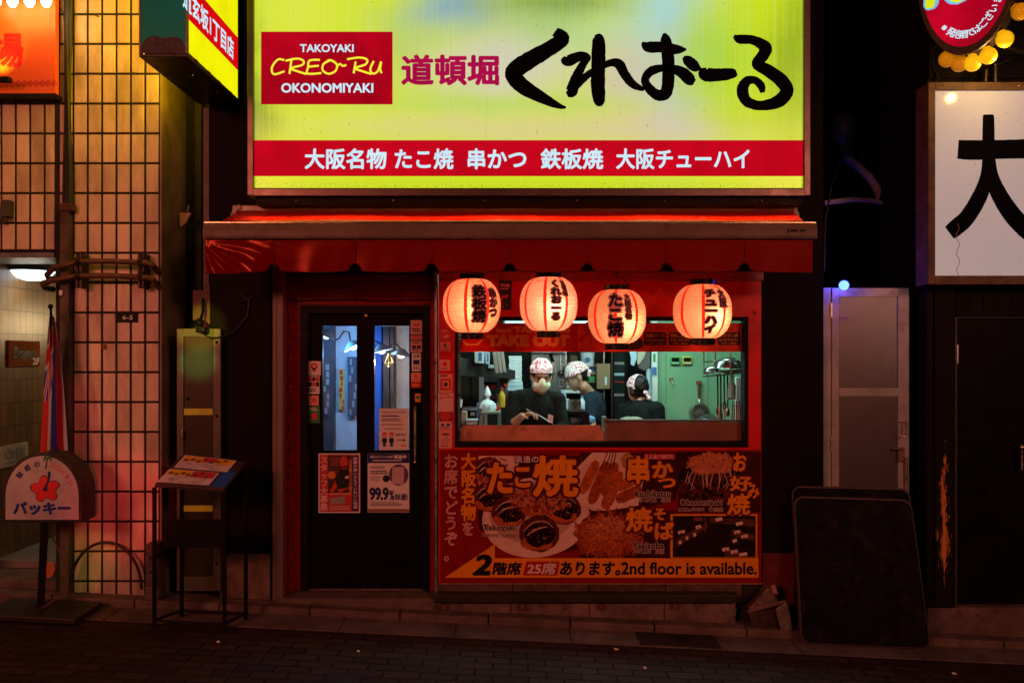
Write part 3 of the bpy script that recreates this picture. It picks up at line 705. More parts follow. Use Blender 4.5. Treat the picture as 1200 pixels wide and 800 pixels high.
# --- red bar sign at the upper left
ry = -0.16
rs = thing('tavern_sign', 'orange red sign board under a row of small bulbs at the upper left', 'sign', (wx(10,ry), ry, wz(110,ry)))
g = G(); g.pb(-95, -30, 65, 110, ry, ry+.05, .004); part('board', g, mat('orange_board', (0.62,0.085,0.008), .42, var=.10, vs=3, bmp=.08), rs)
g = G(); g.pb(-95, 109.6, 65, 115, ry-.004, ry+.09); part('board_base', g, BLACK, rs)
tx(rs, '酒場', -50, 38.5, 27.5, 79.5, ry-.0015, mat('red_paint_letter', (0.50,0.008,0.006), .4, bmp=0), .03)
g = G()
for i in range(22):
    cx = 63.5-i*7.0
    for k in (1.0, .55):
        rx, rz = 3.4*k, 4.2*k; t = .55
        for (a, b) in (((-rx,0),(0,-rz)),((0,-rz),(rx,0)),((rx,0),(0,rz)),((0,rz),(-rx,0))):
            g.psheet([(cx+a[0], 97.8+a[1]-t), (cx+a[0], 97.8+a[1]+t), (cx+b[0], 97.8+b[1]+t), (cx+b[0], 97.8+b[1]-t)], ry-.0015-.0003*k)
part('border_pattern', g, mat('red_paint_border', (0.40,0.02,0.010), .45, bmp=0), rs)
BULB = emat('warm_bulb', (1.0,0.78,0.42), 14.0)
for q in (54, 34.5, 14.5, -5):
    g = G(); g.lathe([(.001,0),(.02,.004),(.034,.03),(.036,.05),(.030,.075),(.001,.092)], P(q, 3.5, ry-.10)-Vector((0,0,.03)), 14)
    b = part('bulb', g, BULB, rs, True)
    g = G(); g.tube([P(q, 3.5, ry-.10)+Vector((0,0,.055)), P(q, 3.5, ry-.10)+Vector((0,.04,.11)), P(q, 3.5, ry-.10)+Vector((0,.12,.14))], .013); part('bulb_holder', g, BLACK, b)
    lamp('bulb_light', 'POINT', P(q, 3.5, ry-.17)-Vector((0,0,.03)), 1.6, (1.0,.48,.12), .03)
g = G(); g.box(wx(-30,ry-.12), wx(13,ry-.12), ry-.15, ry-.10, wz(97,ry-.12), wz(91,ry-.12), .004); part('uplight', g, BLACK, rs)
lamp('board_uplight', 'SPOT', (wx(-6,ry-.1), ry-.11, wz(90,ry-.1)), 22, (1.0,.60,.08), .03, spot=100, blend=.9, target=P(-2, 40, ry))

# ================================================================== AWNING
FAB = None
def fabric():
    m, n, l, p, o = nt('red_awning_vinyl')
    tc = n.new('ShaderNodeTexCoord').outputs['Object']
    f = noise_n(n, l, tc, 2, 6); 
    l.new(mixc(n, l, f, (0.52,0.010,0.006), (0.70,0.020,0.010)), p.inputs['Base Color'])
    l.new(mapr(n, l, noise_n(n, l, tc, 5, 4), .3, .7, .14, .3), p.inputs['Roughness']); p.inputs['Specular IOR Level'].default_value = .6
    h = noise_n(n, l, scaled(n,l,tc,(1,1,3)), 3.5, 4, .5); bump(n, l, h, .14, .03, p)
    t = n.new('ShaderNodeBsdfTranslucent'); t.inputs[0].default_value = (0.5,0.012,0.008,1)
    mx = n.new('ShaderNodeMixShader'); mx.inputs[0].default_value = .25
    l.new(p.outputs[0], mx.inputs[1]); l.new(t.outputs[0], mx.inputs[2]); l.new(mx.outputs[0], o.inputs[0]); return m
FAB = fabric()
def valance_vinyl():
    m, n, l, p, o = nt('red_valance_vinyl')
    tc = n.new('ShaderNodeTexCoord').outputs['Object']
    l.new(mixc(n, l, noise_n(n, l, tc, 2, 6), (0.17,0.0015,0.001), (0.24,0.003,0.002)), p.inputs['Base Color'])
    sx = n.new('ShaderNodeSeparateXYZ'); l.new(tc, sx.inputs[0])
    l.new(mapr(n, l, sx.outputs[0], -1.7, -.6, .15, .42), p.inputs['Roughness']); p.inputs['Specular IOR Level'].default_value = .3; p.inputs['Specular Tint'].default_value = (1,.25,.15,1)
    bump(n, l, noise_n(n, l, scaled(n,l,tc,(1,1,3)), 3.5, 4, .5), .1, .03, p)
    t = n.new('ShaderNodeBsdfTranslucent'); t.inputs[0].default_value = (0.3,0.006,0.004,1)
    mx = n.new('ShaderNodeMixShader'); mx.inputs[0].default_value = .2
    l.new(p.outputs[0], mx.inputs[1]); l.new(t.outputs[0], mx.inputs[2]); l.new(mx.outputs[0], o.inputs[0]); return m
VAL = valance_vinyl()
AYb, AYf = -0.06, -0.60
aw = thing('awning', 'red vinyl shop awning with a beige front bar and a scalloped hanging valance', 'awning', (wx(600), AYf, wz(320,AYf)))
BEI = mat('beige_bar', (0.52,0.42,0.33), .38, var=.18, vs=5, bmp=.1, dirt=(0.2,0.1,0.06), dirt_amt=.5)
g = G()
g.pb(272, 240.5, 935, 247.5, -.20, -.02, .008); part('cassette', g, BEI, aw)
g = G()
for q, sg in ((273, 1), (934, -1)):
    pts = [P(q, 262, -.20), P(q, 252, -.205), P(q+sg*3, 245, -.208), P(q+sg*9, 242, -.208)]
    g.tube(pts, .018, 8)
part('end_bracket', g, BEI, aw, True)
g = G(); NX, NS = 60, 10
zA, zB = wz(247,-.17), wz(266,AYf)
grid = []
for i in range(NX+1):
    t = i/NX; row = []
    xa = wx(279,-.17)+(wx(928,-.17)-wx(279,-.17))*t; xb = wx(243,AYf)+(wx(952,AYf)-wx(243,AYf))*t
    for j in range(NS+1):
        v = j/NS; x = xa+(xb-xa)*v; y = -.17+(AYf+.17)*v; z = zA+(zB-zA)*v - .012*math.sin(math.pi*v)*(1+.5*math.sin(t*23))
        row.append(g.bm.verts.new((x, y, z)))
    grid.append(row)
for i in range(NX):
    for j in range(NS): g.bm.faces.new((grid[i][j], grid[i+1][j], grid[i+1][j+1], grid[i][j+1]))
part('canopy', g, FAB, aw, True)
g = G()
prof = [(-.045,-.052),(-.048,.0),(-.042,.03),(-.022,.048),(.01,.050),(.03,.035),(.034,-.052)]
xa, xb = wx(240.5,AYf), wx(955,AYf); zc = wz(271,AYf)
va = [g.bm.verts.new((xa, AYf+p[0], zc+p[1])) for p in prof]; vb = [g.bm.verts.new((xb, AYf+p[0], zc+p[1])) for p in prof]
g.bm.faces.new(va); g.bm.faces.new(vb[::-1])
for i in range(len(prof)):
    j = (i+1) % len(prof); g.bm.faces.new((va[j], va[i], vb[i], vb[j]))
bar = part('front_bar', g, mat('bar_front', (0.17,0.12,0.09), .4, var=.2, vs=5, bmp=.1, dirt=(0.1,0.04,0.025), dirt_amt=.5), aw)
g = G(); g.tube([(xa+.002, AYf-.020, zc+.054), (xb-.002, AYf-.020, zc+.054)], .012, 10); part('bar_highlight', g, mat('pale_highlight', (0.92,0.80,0.50), .22, 1.0, var=.05, bmp=0, rv=.05), bar, True)  # added metal strip standing in for the gold highlight on the bar
g = G(); g.box(xa+.01, xb-.01, AYf-.0525, AYf-.0485, zc-.046, zc-.038); part('bar_groove', g, mat('groove', (0.12,0.08,0.06), .6), bar)
g = G(); g.box(wx(923,AYf-.05), wx(924.5,AYf-.05), AYf-.0515, AYf-.0486, wz(272.5,AYf-.05), wz(268,AYf-.05)); fine(g, 926, 268.5, 936, 272, 1, AYf-.0502, 5, .9); fine(g, 937.5, 269, 945, 271.5, 1, AYf-.0502, 6, .9)
part('maker_mark', g, INK, bar)
lamp('awning_fill_light', 'AREA', (wx(618,-.3), -.33, 2.742), 9.5, (1.0,.62,.16), 3.9, size_y=.012, target=(wx(618,-.3), -.42, wz(262,-.5)))  # strip lamp added to brighten the awning below the sign
# valance
g = G(); NX, NS = 474, 14
pos = [240.5, 320.5, 416, 505.5, 597.5, 688, 781, 872.5, 953]
def hem(q):
    for i in range(8):
        if pos[i] <= q <= pos[i+1]:
            t = (q-pos[i])/(pos[i+1]-pos[i]); e = min(t*(pos[i+1]-pos[i]), (1-t)*(pos[i+1]-pos[i]))
            if (i == 0 and t < .5) or (i == 7 and t > .5): return 320.5 - (0 if i == 0 else 1.5)
            return 318.6 - 7.5*math.exp(-(e/6.5)**4) - 3.0*abs(2*t-1)**3
    return 318
grid = []
for i in range(NX+1):
    q = 241+(952-241)*i/NX; row = []; zt_, zb_ = wz(281,AYf), wz(hem(q),AYf)
    for j in range(NS+1):
        v = j/NS; z = zt_+(zb_-zt_)*v
        d = .004*v*math.sin(q*.07+.4)+.002*v*math.sin(q*.19+2*v)
        if q < 400:   # stretched creases radiating from the left corner
            k = (1-(q-241)/159); ang = math.atan2((z-zt_)*-1, (wx(q,AYf)-wx(241,AYf))+.02)
            d += .007*k*math.sin(ang*17+math.sin(q*.05)*2)*min(1, v*3) + .012*v*k*math.sin(q*.085)
        d += .006*v*v*math.sin((q-240)/90*2*math.pi)
        row.append(g.bm.verts.new((wx(q,AYf), AYf-.006-d*.9, z)))
    grid.append(row)
for i in range(NX):
    for j in range(NS): g.bm.faces.new((grid[i][j], grid[i+1][j], grid[i+1][j+1], grid[i][j+1]))
val = part('valance', g, VAL, aw, True)
g = G(); g.tube([P(241+(952-241)*i/NX, hem(241+(952-241)*i/NX)+.3, AYf-.006-(grid and 0)) + Vector((0, 0, 0)) for i in range(NX+1)], .0035, 5); 
part('hem_piping', g, mat('dark_piping', (0.06,0.006,0.006), .5), val)
g = G()
for sx_ in (310, 890):
    g.tube([P(sx_, 246, -.05), P(sx_+ (20 if sx_ < 600 else -20), 262, -.30), P(sx_, 272, AYf+.03)], .018, 8)
part('folding_arm', g, BEI, aw, True)

for q in (320.5, 416, 505.5, 597.5, 688, 781, 872.5):
    g = G(); g.tube([P(q, 281.5, AYf-.008), P(q+.4, 294, AYf-.009), P(q, 307, AYf-.009)], .0028, 5); part('seam', g, mat('seam_thread', (0.13,0.002,0.002), .6), val)
# ================================================================== LANTERNS
def lantern_mat(seed):
    m, n, l, p, o = nt('lantern_paper'); n.remove(p)
    tc = n.new('ShaderNodeTexCoord').outputs['Object']
    sx = n.new('ShaderNodeSeparateXYZ'); l.new(tc, sx.inputs[0])
    ang = mth(n, l, 'ARCTAN2', sx.outputs[0], mth(n, l, 'MULTIPLY', sx.outputs[1], -1))
    a8 = mth(n, l, 'ABSOLUTE', mth(n, l, 'SUBTRACT', mth(n, l, 'FRACT', mth(n, l, 'ADD', mth(n, l, 'MULTIPLY', ang, 8/(2*math.pi)), .22+.5+seed*.0)), .5))
    wear = noise_n(n, l, scaled(n,l,tc,(1,1,5),(seed*3.1,0,0)), 9, 8, .75)
    band = mth(n, l, 'LESS_THAN', a8, .072)
    dm = mth(n, l, 'MULTIPLY', mapr(n, l, mth(n, l, 'ADD', wear, mapr(n, l, sx.outputs[2], .05, .2, -.14, .10)), .58, .62), .85)
    c = mixc(n, l, noise_n(n, l, scaled(n,l,tc,(1,1,2)), 4, 4), (0.50,0.20,0.11), (0.62,0.33,0.21))
    c = mixc(n, l, dm, c, (0.55,0.05,0.02)); c = mixc(n, l, band, c, (0.75,0.012,0.006))
    rib = mth(n, l, 'FRACT', mth(n, l, 'MULTIPLY', sx.outputs[2], 66.0))
    c = mixc(n, l, mth(n, l, 'LESS_THAN', rib, .16), c, (0.5,0.13,0.06), 'MULTIPLY')
    t = n.new('ShaderNodeBsdfTranslucent'); l.new(c, t.inputs[0])
    d = n.new('ShaderNodeBsdfDiffuse'); l.new(c, d.inputs[0])
    e = n.new('ShaderNodeEmission'); l.new(mixc(n, l, 1.0, c, (1.0,.56,.40), 'MULTIPLY'), e.inputs[0]); e.inputs[1].default_value = (.30,.34,.27,.31)[seed]
    mx = n.new('ShaderNodeMixShader'); mx.inputs[0].default_value = .25; l.new(t.outputs[0], mx.inputs[1]); l.new(d.outputs[0], mx.inputs[2])
    ad = n.new('ShaderNodeAddShader'); l.new(mx.outputs[0], ad.inputs[0]); l.new(e.outputs[0], ad.inputs[1]); l.new(ad.outputs[0], o.inputs[0]); return m
LY = -0.35; LR, LH, RR = .2010, .186, .082
def lr(z):
    t = max(-1, min(1, z/LH)); return RR + (LR-RR)*(1-abs(t)**2.35)**.62
INKL = mat('lantern_ink', (0.012,0.008,0.007), .7, bmp=0); 
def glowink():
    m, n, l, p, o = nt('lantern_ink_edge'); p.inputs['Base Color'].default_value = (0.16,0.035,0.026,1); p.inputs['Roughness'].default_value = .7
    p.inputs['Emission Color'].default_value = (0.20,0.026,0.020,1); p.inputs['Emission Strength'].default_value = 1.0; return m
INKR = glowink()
def dice(g, step):
    bm = g.bm
    xs = [v.co.x for v in bm.verts]; zs = [v.co.z for v in bm.verts]
    for lo, hi, no in ((min(xs), max(xs), (1,0,0)), (min(zs), max(zs), (0,0,1))):
        q = lo+step
        while q < hi:
            bmesh.ops.bisect_plane(bm, geom=bm.verts[:]+bm.edges[:]+bm.faces[:], plane_co=(q*no[0],0,q*no[2]), plane_no=no, dist=1e-6); q += step
def wrapped(root, c, chars, m, off, bold, name):
    g = G()
    for ch, u0, z0, w, h in chars:       # arc position and height of each glyph's cell
        add_glyphs(g, ch, lambda u, v: Vector((u0+(u-.5)*w, 0, z0+(v-.5)*h)), bold, cell=True)
    dice(g, .02)
    def f(p):
        z = p.z; r = lr(z)+off-p.y; a = p.x/LR
        return Vector((c.x+r*math.sin(a), c.y-r*math.cos(a), c.z+z))
    g.wrap(f); return part(name, g, m, root)
def column(chars, u, ztop, w, h, hs=None):
    return [(ch, u, ztop-(i+.5)*h, w, h*1.02) for i, ch in enumerate(chars)]
LN = [(553, 358.5, 'paper lantern with a faded dark column reading grilled iron plate, leftmost of the row', '鉄板焼', .062, .132, .100, .083, '串かつ', .172, .115, .080, .066, 0.0),
      (643, 356.5, 'paler pinkish paper lantern carrying the shop name in flowing kana, hung near the blue sticker', 'くれおーる', .043, .162, .074, .056, '道頓堀', .112, .155, .042, .036, .35),
      (723, 371.0, 'lowest hanging paper lantern with two large kana above a fire character', 'たこ焼', -.036, .155, .108, .098, '大阪名物', .056, .148, .048, .044, -.20),
      (823, 365.0, 'paper lantern with angular katakana beside the right end of the hatch', 'チューハイ', .016, .147, .094, .060, '大阪', .112, .147, .066, .062, .10)]
for k, (px, py, lab, t1, u1, zt1, w1, h1, t2, u2, zt2, w2, h2, rz) in enumerate(LN):
    c = P(px, py, LY)
    L = thing('paper_lantern', lab, 'lantern', c, 'red striped paper lanterns under the awning')
    n_ = 22; prof = []
    for i in range(n_*2+1):
        z = -LH + 2*LH*i/(n_*2); prof.append((lr(z) - (.0022 if i % 2 == 0 else 0) + (.001 if i % 2 else 0), z))
    g = G(); g.lathe(prof, c, 48)
    for f in [f for f in g.bm.faces if len(f.verts) > 4]: g.bm.faces.remove(f)
    sh = part('paper_shade', g, lantern_mat(k), L, True); sh.rotation_euler.z = 0
    g = G(); g.lathe([(RR+.004,LH-.004),(RR+.006,LH+.034),(RR-.006,LH+.034),(RR-.008,LH-.004)], c, 28); part('top_ring', g, mat('black_lacquer', (0.012,0.012,0.012), .22), L, True)
    g = G(); g.lathe([(RR-.008,-LH+.004),(RR-.006,-LH-.042),(RR+.002,-LH-.042),(RR+.002,-LH+.004)], c, 28); part('bottom_ring', g, mat('black_lacquer', (0.012,0.012,0.012), .22), L, True)
    g = G(); g.ball(c+Vector((0,0,-.01)), .03, .03, .045, 12); part('bulb', g, emat('lantern_bulb', (1.0,.62,.30), 6.0), L, True)
    g = G(); top = c+Vector((0,0,LH+.03)); g.tube([top+Vector((-RR,0,0)), top+Vector((0,.0,.055 if k != 2 else .10)), top+Vector((RR,0,0))], .003, 6); g.tube([top+Vector((0,0,.055)), top+Vector((.004,.02,.33))], .004, 6); part('hanging_wire', g, RUBBER, L)
    wrapped(L, c, column(t1, u1, zt1, w1, h1), INKR, .0022, .15, 'lettering_edge'); wrapped(L, c, column(t2, u2, zt2, w2, h2), INKR, .0028, .15, 'lettering_edge')
    wrapped(L, c, column(t1, u1, zt1, w1, h1), INKL, .0040, .042, 'lettering'); wrapped(L, c, column(t2, u2, zt2, w2, h2), INKL, .0046, .028, 'lettering')
    lamp('lantern_light', 'POINT', c+Vector((.03 if k < 2 else .05,(-.128,-.135,-.12,-.13)[k],(-.02,-.03,-.05,-.045)[k])), (3.8,4.2,3.6,4.0)[k], (1.0,.62,.36) if k != 1 else (1.0,.66,.50), .03)
# loose wires under the awning
g = G(); g.tube([P(766,331,-.3), P(772,338,-.3), P(782,346,-.31), P(792,355,-.32)], .002, 5); single('loose_wire', g, mat('red_wire', (0.35,0.02,0.015), .5), 'thin red wire dangling between the two right lanterns', 'wire')
g = G(); g.tube([P(778,310,AYf+.02), P(775,316,AYf+.02), P(780,321,AYf+.02), P(783,312,AYf+.02), P(786,320,AYf+.02)], .0025, 5); single('tie_string', g, RUBBER, 'knotted black string hanging from the valance above the lanterns', 'string')
# ================================================================== THE BIG FOOD POSTER
PY = -0.020
pm = lambda nm, c, **k: mat('print_'+nm, c, k.pop('rough', .32), var=k.pop('var', .18), vs=k.pop('vs', 12), bmp=0, spec=.15, **k)
P_RED = pm('red', (0.24,0.004,0.004)); P_ORG = pm('orange', (0.80,0.27,0.012), var=.12, vs=4); P_PINK = pm('pink', (0.66,0.28,0.24)); P_CRM = pm('cream', (0.74,0.50,0.40), vs=5)
P_BRN = pm('brown', (0.11,0.020,0.008), var=.7, vs=30); P_DBR = pm('sauce', (0.012,0.004,0.003), var=.5); P_MRN = pm('maroon', (0.10,0.003,0.003)); P_BLK = pm('black', (0.010,0.007,0.007)); P_FRY = pm('fried', (0.46,0.10,0.02), var=.6, vs=45)
P_FLK = pm('flake', (0.55,0.20,0.09), var=.5, vs=60); P_SHV = pm('shaving', (0.30,0.042,0.016), var=.5, vs=60); P_MAYO = pm('mayo', (0.66,0.42,0.33)); P_BG = pm('table', (0.05,0.005,0.004), var=.5, vs=5); P_WHT = pm('white', (0.72,0.55,0.50))
po = thing('food_poster', 'large red food poster of octopus balls, skewers and noodles below the serving hatch', 'poster', (wx(703,PY), PY, wz(683,PY)))
g = G(); g.pb(515.5, 527, 892.5, 683, PY, PY+.007); part('sheet', g, P_RED, po)
lay = [PY-.0008]
def L_(d=.00015): lay[0] -= d; return lay[0]
def lay_part(name, m, fn):
    g = G(); fn(g, L_()); return part(name, g, m, po)
rnd = random.Random(11)
def squig(g, cx, cy, rx, ry, n, w, Y, ln=9, seed=2):
    r = random.Random(seed)
    for i in range(n):
        a = r.uniform(0, 6.28); q = math.sqrt(r.random()); x, y = cx+rx*q*math.cos(a), cy+ry*q*math.sin(a); th = r.uniform(0, 6.28); pts = []
        for k in range(4):
            pts.append((x, y, w*r.uniform(.6,1.2))); th += r.uniform(-1.3,1.3); x += ln/4*math.cos(th); y += ln/4*math.sin(th)
        stroke(g, pts, Y, 2, r.uniform(0, .00025))
# left photograph: takoyaki on a plate
lay_part('food_photo', P_BG, lambda g, Y: g.psheet([(561,534),(680,534),(690,640),(640,652),(561,620)], Y))
lay_part('plate', P_CRM, lambda g, Y: (g.pell(628, 606, 63, 47, Y, 40, 0, rot=-6), g.psheet([(561,534),(612,534),(600,560),(561,575)], Y)))
lay_part('plate_well', pm('plate_well', (0.50,0.30,0.24)), lambda g, Y: g.pell(624, 600, 51, 36, Y, 36, 0, rot=-6))
for (cx, cy, r) in ((573,582,19),(596,600,20),(661,596,20),(629,588,20),(632,625,23.5),(572,551,17)):
    lay_part('octopus_ball', P_BRN, lambda g, Y: g.pell(cx, cy, r, r*.93, Y, 26, .08))
    lay_part('ball_shine', P_FRY, lambda g, Y: g.pell(cx-r*.1, cy+r*.45, r*.8, r*.4, Y, 20, .2))
    lay_part('sauce', P_DBR, lambda g, Y: g.pell(cx+1, cy-.5 if r < 23 else cy+1, r*.74, r*.62, Y, 22, .25))
    lay_part('sauce_shine', pm('sauce_shine', (0.30,0.10,0.07)), lambda g, Y: (g.pell(cx-r*.28, cy-r*.18, r*.16, r*.08, Y, 12, .4, rot=-25), g.pell(cx+r*.25, cy+r*.22, r*.10, r*.05, Y-.00003, 10, .5, rot=20), squig(g, cx, cy+r*.1, r*.75, r*.7, int(r*1.5), .6, Y-.0001, 3, int(cx))))
    lay_part('mayonnaise', P_MAYO, lambda g, Y: (stroke(g, [(cx-r*.8,cy-r*.1,.6),(cx-r*.3,cy-r*.55,1.2),(cx+r*.3,cy-r*.6,.9),(cx+r*.7,cy-r*.3,.5)], Y, 4), stroke(g, [(cx-r*.6,cy+r*.1,.8),(cx-r*.2,cy-r*.2,1.4),(cx+r*.4,cy-r*.35,1)], Y, 4)))
lay_part('bonito_flakes', P_SHV, lambda g, Y: squig(g, 632, 585, 34, 15, 230, 1.5, Y, 8, 3)); lay_part('bonito_flakes', P_SHV, lambda g, Y: squig(g, 580, 556, 18, 22, 80, 1.3, Y, 7, 4))
lay[0] -= .0003
lay_part('bonito_flakes', P_FLK, lambda g, Y: squig(g, 634, 584, 38, 14, 150, 1.1, Y, 7, 5)); lay_part('bonito_flakes', P_FLK, lambda g, Y: squig(g, 578, 560, 14, 16, 40, 1.1, Y, 6, 6))
lay[0] -= .0003
# middle photograph: fried skewers on a plate
lay_part('skewer_photo', P_BG, lambda g, Y: g.psheet([(680,530),(800,530),(792,585),(740,600),(690,598)], Y))
lay_part('plate', P_CRM, lambda g, Y: g.psheet([(668,556),(694,530),(737,530),(756,552),(748,592),(700,600),(680,592)], Y))
for (a, b, c, d, w) in ((700,540,681,578,12),(722,542,706,580,13),(750,558,722,572,12),(752,572,722,586,13),(712,541,692,590,13),(727,552,708,596,14)):
    lay_part('fried_skewer', P_FRY if w != 13 else pm('fried_dark', (0.36,0.07,0.016), var=.6, vs=45), lambda g, Y: stroke(g, [(a,b,w*.45),(a+(c-a)*.15,b+(d-b)*.15,w*.9),(a+(c-a)*.5,b+(d-b)*.5,w),(a+(c-a)*.85,b+(d-b)*.85,w*.9),(c,d,w*.4)], Y, 5, 0, .025, None, int(a)))
lay_part('skewer_stick', P_DBR, lambda g, Y: [stroke(g, [(x0_,549,1.1),(x1_,529.5,1.1)], Y, 2, .0002*i) for i, (x0_, x1_) in enumerate(((704,712),(709,716),(714,719),(718,722)))])
lay_part('cabbage', pm('cabbage', (0.42,0.2,0.04), var=.5, vs=50), lambda g, Y: (g.pell(735, 540, 7, 10, Y, 16, .3), squig(g, 735, 540, 7, 9, 40, 1, Y-.0001, 5, 9)))
lay[0] -= .0003
# okonomiyaki
lay_part('pancake_photo', P_BG, lambda g, Y: g.psheet([(795,529),(891,529),(891,600),(795,600)], Y))
lay_part('pancake', P_DBR, lambda g, Y: g.pell(833, 562, 38, 27, Y, 40, .06))
lay_part('pancake_side', P_BRN, lambda g, Y: squig(g, 833, 568, 36, 20, 260, 2.2, Y, 6, 12))
lay[0] -= .0003
ro = random.Random(5); lay_part('mayonnaise', P_MAYO, lambda g, Y: [stroke(g, [(806+i*4.3+ro.uniform(-3,3),549+ro.uniform(-1,4),.4),(801+i*4.8+ro.uniform(-4,4),562+ro.uniform(-3,3),ro.uniform(.6,1.2)),(800+i*4.9+ro.uniform(-5,5),574+ro.uniform(-5,5)-abs(i-6.5)*1.0,.5)], Y, 4, .00004*i) for i in range(14)])
lay_part('pancake_top', P_FRY, lambda g, Y: g.pell(835, 543, 29, 12.5, Y, 36, .12))
lay_part('bonito_flakes', P_FLK, lambda g, Y: squig(g, 835, 543, 28, 12, 260, 1.3, Y, 6, 14))
lay[0] -= .0003
# noodles
lay_part('noodle_photo', P_BG, lambda g, Y: g.psheet([(694,598),(790,598),(790,654),(680,654),(680,630)], Y))
lay_part('noodle_heap', P_BRN, lambda g, Y: g.pell(713, 627, 37, 28, Y, 36, .1))
lay_part('noodles', P_SHV, lambda g, Y: squig(g, 713, 628, 35, 25, 330, 1.9, Y, 16, 21))
lay[0] -= .0003
lay_part('noodles', P_FRY, lambda g, Y: squig(g, 712, 626, 33, 23, 200, 1.5, Y, 14, 22))
lay[0] -= .0003
lay_part('noodle_garnish', P_FLK, lambda g, Y: squig(g, 710, 617, 22, 13, 120, 1.2, Y, 6, 23))
lay[0] -= .0003
# restaurant photograph with its yellow border
lay_part('photo_border', P_ORG, lambda g, Y: g.pr(785.5, 602, 887.5, 653, Y))
lay_part('room_photo', pm('room', (0.018,0.006,0.005), var=.5, vs=6), lambda g, Y: g.pr(788.5, 604, 885.5, 652.5, Y))
lay_part('room_counter', pm('room_wood', (0.10,0.035,0.022), var=.5, vs=14), lambda g, Y: (g.psheet([(791,632),(829,612),(829,618),(793,641)], Y), g.psheet([(858,620),(884,626),(884,634),(856,627)], Y), g.psheet([(846,640),(880,652),(850,652)], Y), g.psheet([(832,606),(884,608),(884,617),(832,612)], Y)))
lay_part('room_stool', P_BLK, lambda g, Y: [g.pell(798+i*10, 645-i*4.2, 4.4, 1.8, Y-.0001*i, 14) for i in range(4)] and [g.pr(797.5+i*10, 645-i*4, 798.6+i*10, 652-i*3.5, Y-.0005) for i in range(4)])
lay[0] -= .0003
lay_part('room_setting', P_WHT, lambda g, Y: [g.psheet([(x,y),(x+w,y-1.5),(x+w+1,y+2),(x+1,y+4)], Y) for x, y, w in ((794,622,8),(815,616,6),(803,629,3),(795,634,3),(812,625,3),(860,622,7),(868,627,8),(858,632,5),(846,642,8),(856,645,8),(866,648,9),(838,607,8),(862,612,8))])
lay_part('room_window', pm('room_glass', (0.16,0.06,0.05)), lambda g, Y: (g.pr(813, 605.5, 824, 610, Y), g.pr(826, 606, 827.2, 624, Y)))
lay_part('room_napkin', pm('napkin', (0.5,0.03,0.02)), lambda g, Y: [g.pr(x, y, x+2.2, y+1.6, Y) for x, y in ((797,623.5),(817,617),(862,624),(871,629),(859,646),(849,643.5),(868,650))])
# bottom band
lay[0] -= .0004
lay_part('orange_band', P_ORG, lambda g, Y: g.psheet([(521,676.5),(580,637),(580,653.6),(889,653.6),(889,676.5)], Y))
lay_part('red_tag', pm('tag', (0.40,0.012,0.012)), lambda g, Y: g.psheet([(617,657.5),(656,657.5),(653,673.8),(613,673.8)], Y))
yt = L_(.0003)
tx(po, '2', 553, 649, 576.5, 674, yt, P_BLK, .045, .2); tx(po, '階席', 577, 658, 612, 673.5, yt, P_BLK, .04, .12)
tx(po, '25席', 617, 658.6, 652.5, 672.8, yt, P_WHT, .03, .12); tx(po, 'あります。', 656, 657.5, 727, 674, yt, P_BLK, .04, .1)
tx(po, '2nd floor is available.', 728, 658, 887, 673, yt, P_BLK, .03)
# captions with a dark red halo
lay[0] -= .0004
def halo(body, a, b, c, d, m, b1, b2=.1, hm=P_MRN, sh=0.0, pad=1.2, vert=False):
    y = L_()
    if vert: part('lettering_edge', gv(G(), body, a, b, c, d, y, b2), hm, po); part('lettering', gv(G(), body, a, b, c, d, y-.0003, b1), m, po)
    else: tx(po, body, a-pad, b-pad, c+pad, d+pad, y, hm, b2, sh, 1.0, 'lettering_edge'); tx(po, body, a, b, c, d, y-.0008, m, b1, sh)
halo('た', 570, 541, 601, 578.5, P_ORG, .045, .12, pad=2.2); halo('こ', 603, 547, 622, 571, P_ORG, .045, .12, pad=2.2); halo('焼', 624, 533, 678, 582, P_ORG, .032, .1, pad=2.2)
halo('浪速の', 603, 533.5, 631, 542, P_WHT, .02, .06, pad=.7)
halo('串', 735, 534, 761, 567, P_ORG, .04, .11, pad=2); halo('か', 764, 540, 789, 560, P_ORG, .045, .12, pad=2); halo('つ', 771, 560, 792, 571.5, P_ORG, .045, .12, pad=2)
halo('焼', 733, 594, 765, 623, P_ORG, .032, .11, pad=2); halo('そ', 766, 595, 780, 609, P_ORG, .04, .11, pad=1.6); halo('ば', 767, 611, 790, 632, P_ORG, .04, .11, pad=1.6)
halo('お', 859, 530, 875, 552, P_ORG, .04, .11, pad=1.8); halo('好', 855, 557, 881, 575, P_ORG, .035, .11, pad=1.8); halo('み', 876, 567, 890, 584, P_ORG, .03, .1, pad=1.4); halo('焼', 852, 578, 879, 603, P_ORG, .032, .11, pad=1.8)
y = L_(); g = G(); g.pr(754.5, 531.5, 790.5, 538, y); part('caption_tag', g, pm('caption', (0.5,0.03,0.05)), po); tx(po, 'ええ油で揚げた', 756, 532.4, 789, 537.4, y-.0005, P_WHT, .01)
tv(po, '大阪名物', 540, 530, 558, 610, L_(), P_ORG, .04); tv(po, 'を', 541, 610, 556, 628, lay[0], P_PINK, .04)
tv(po, 'お席でどうぞ。', 520, 531, 537, 658, L_(), P_PINK, .035)
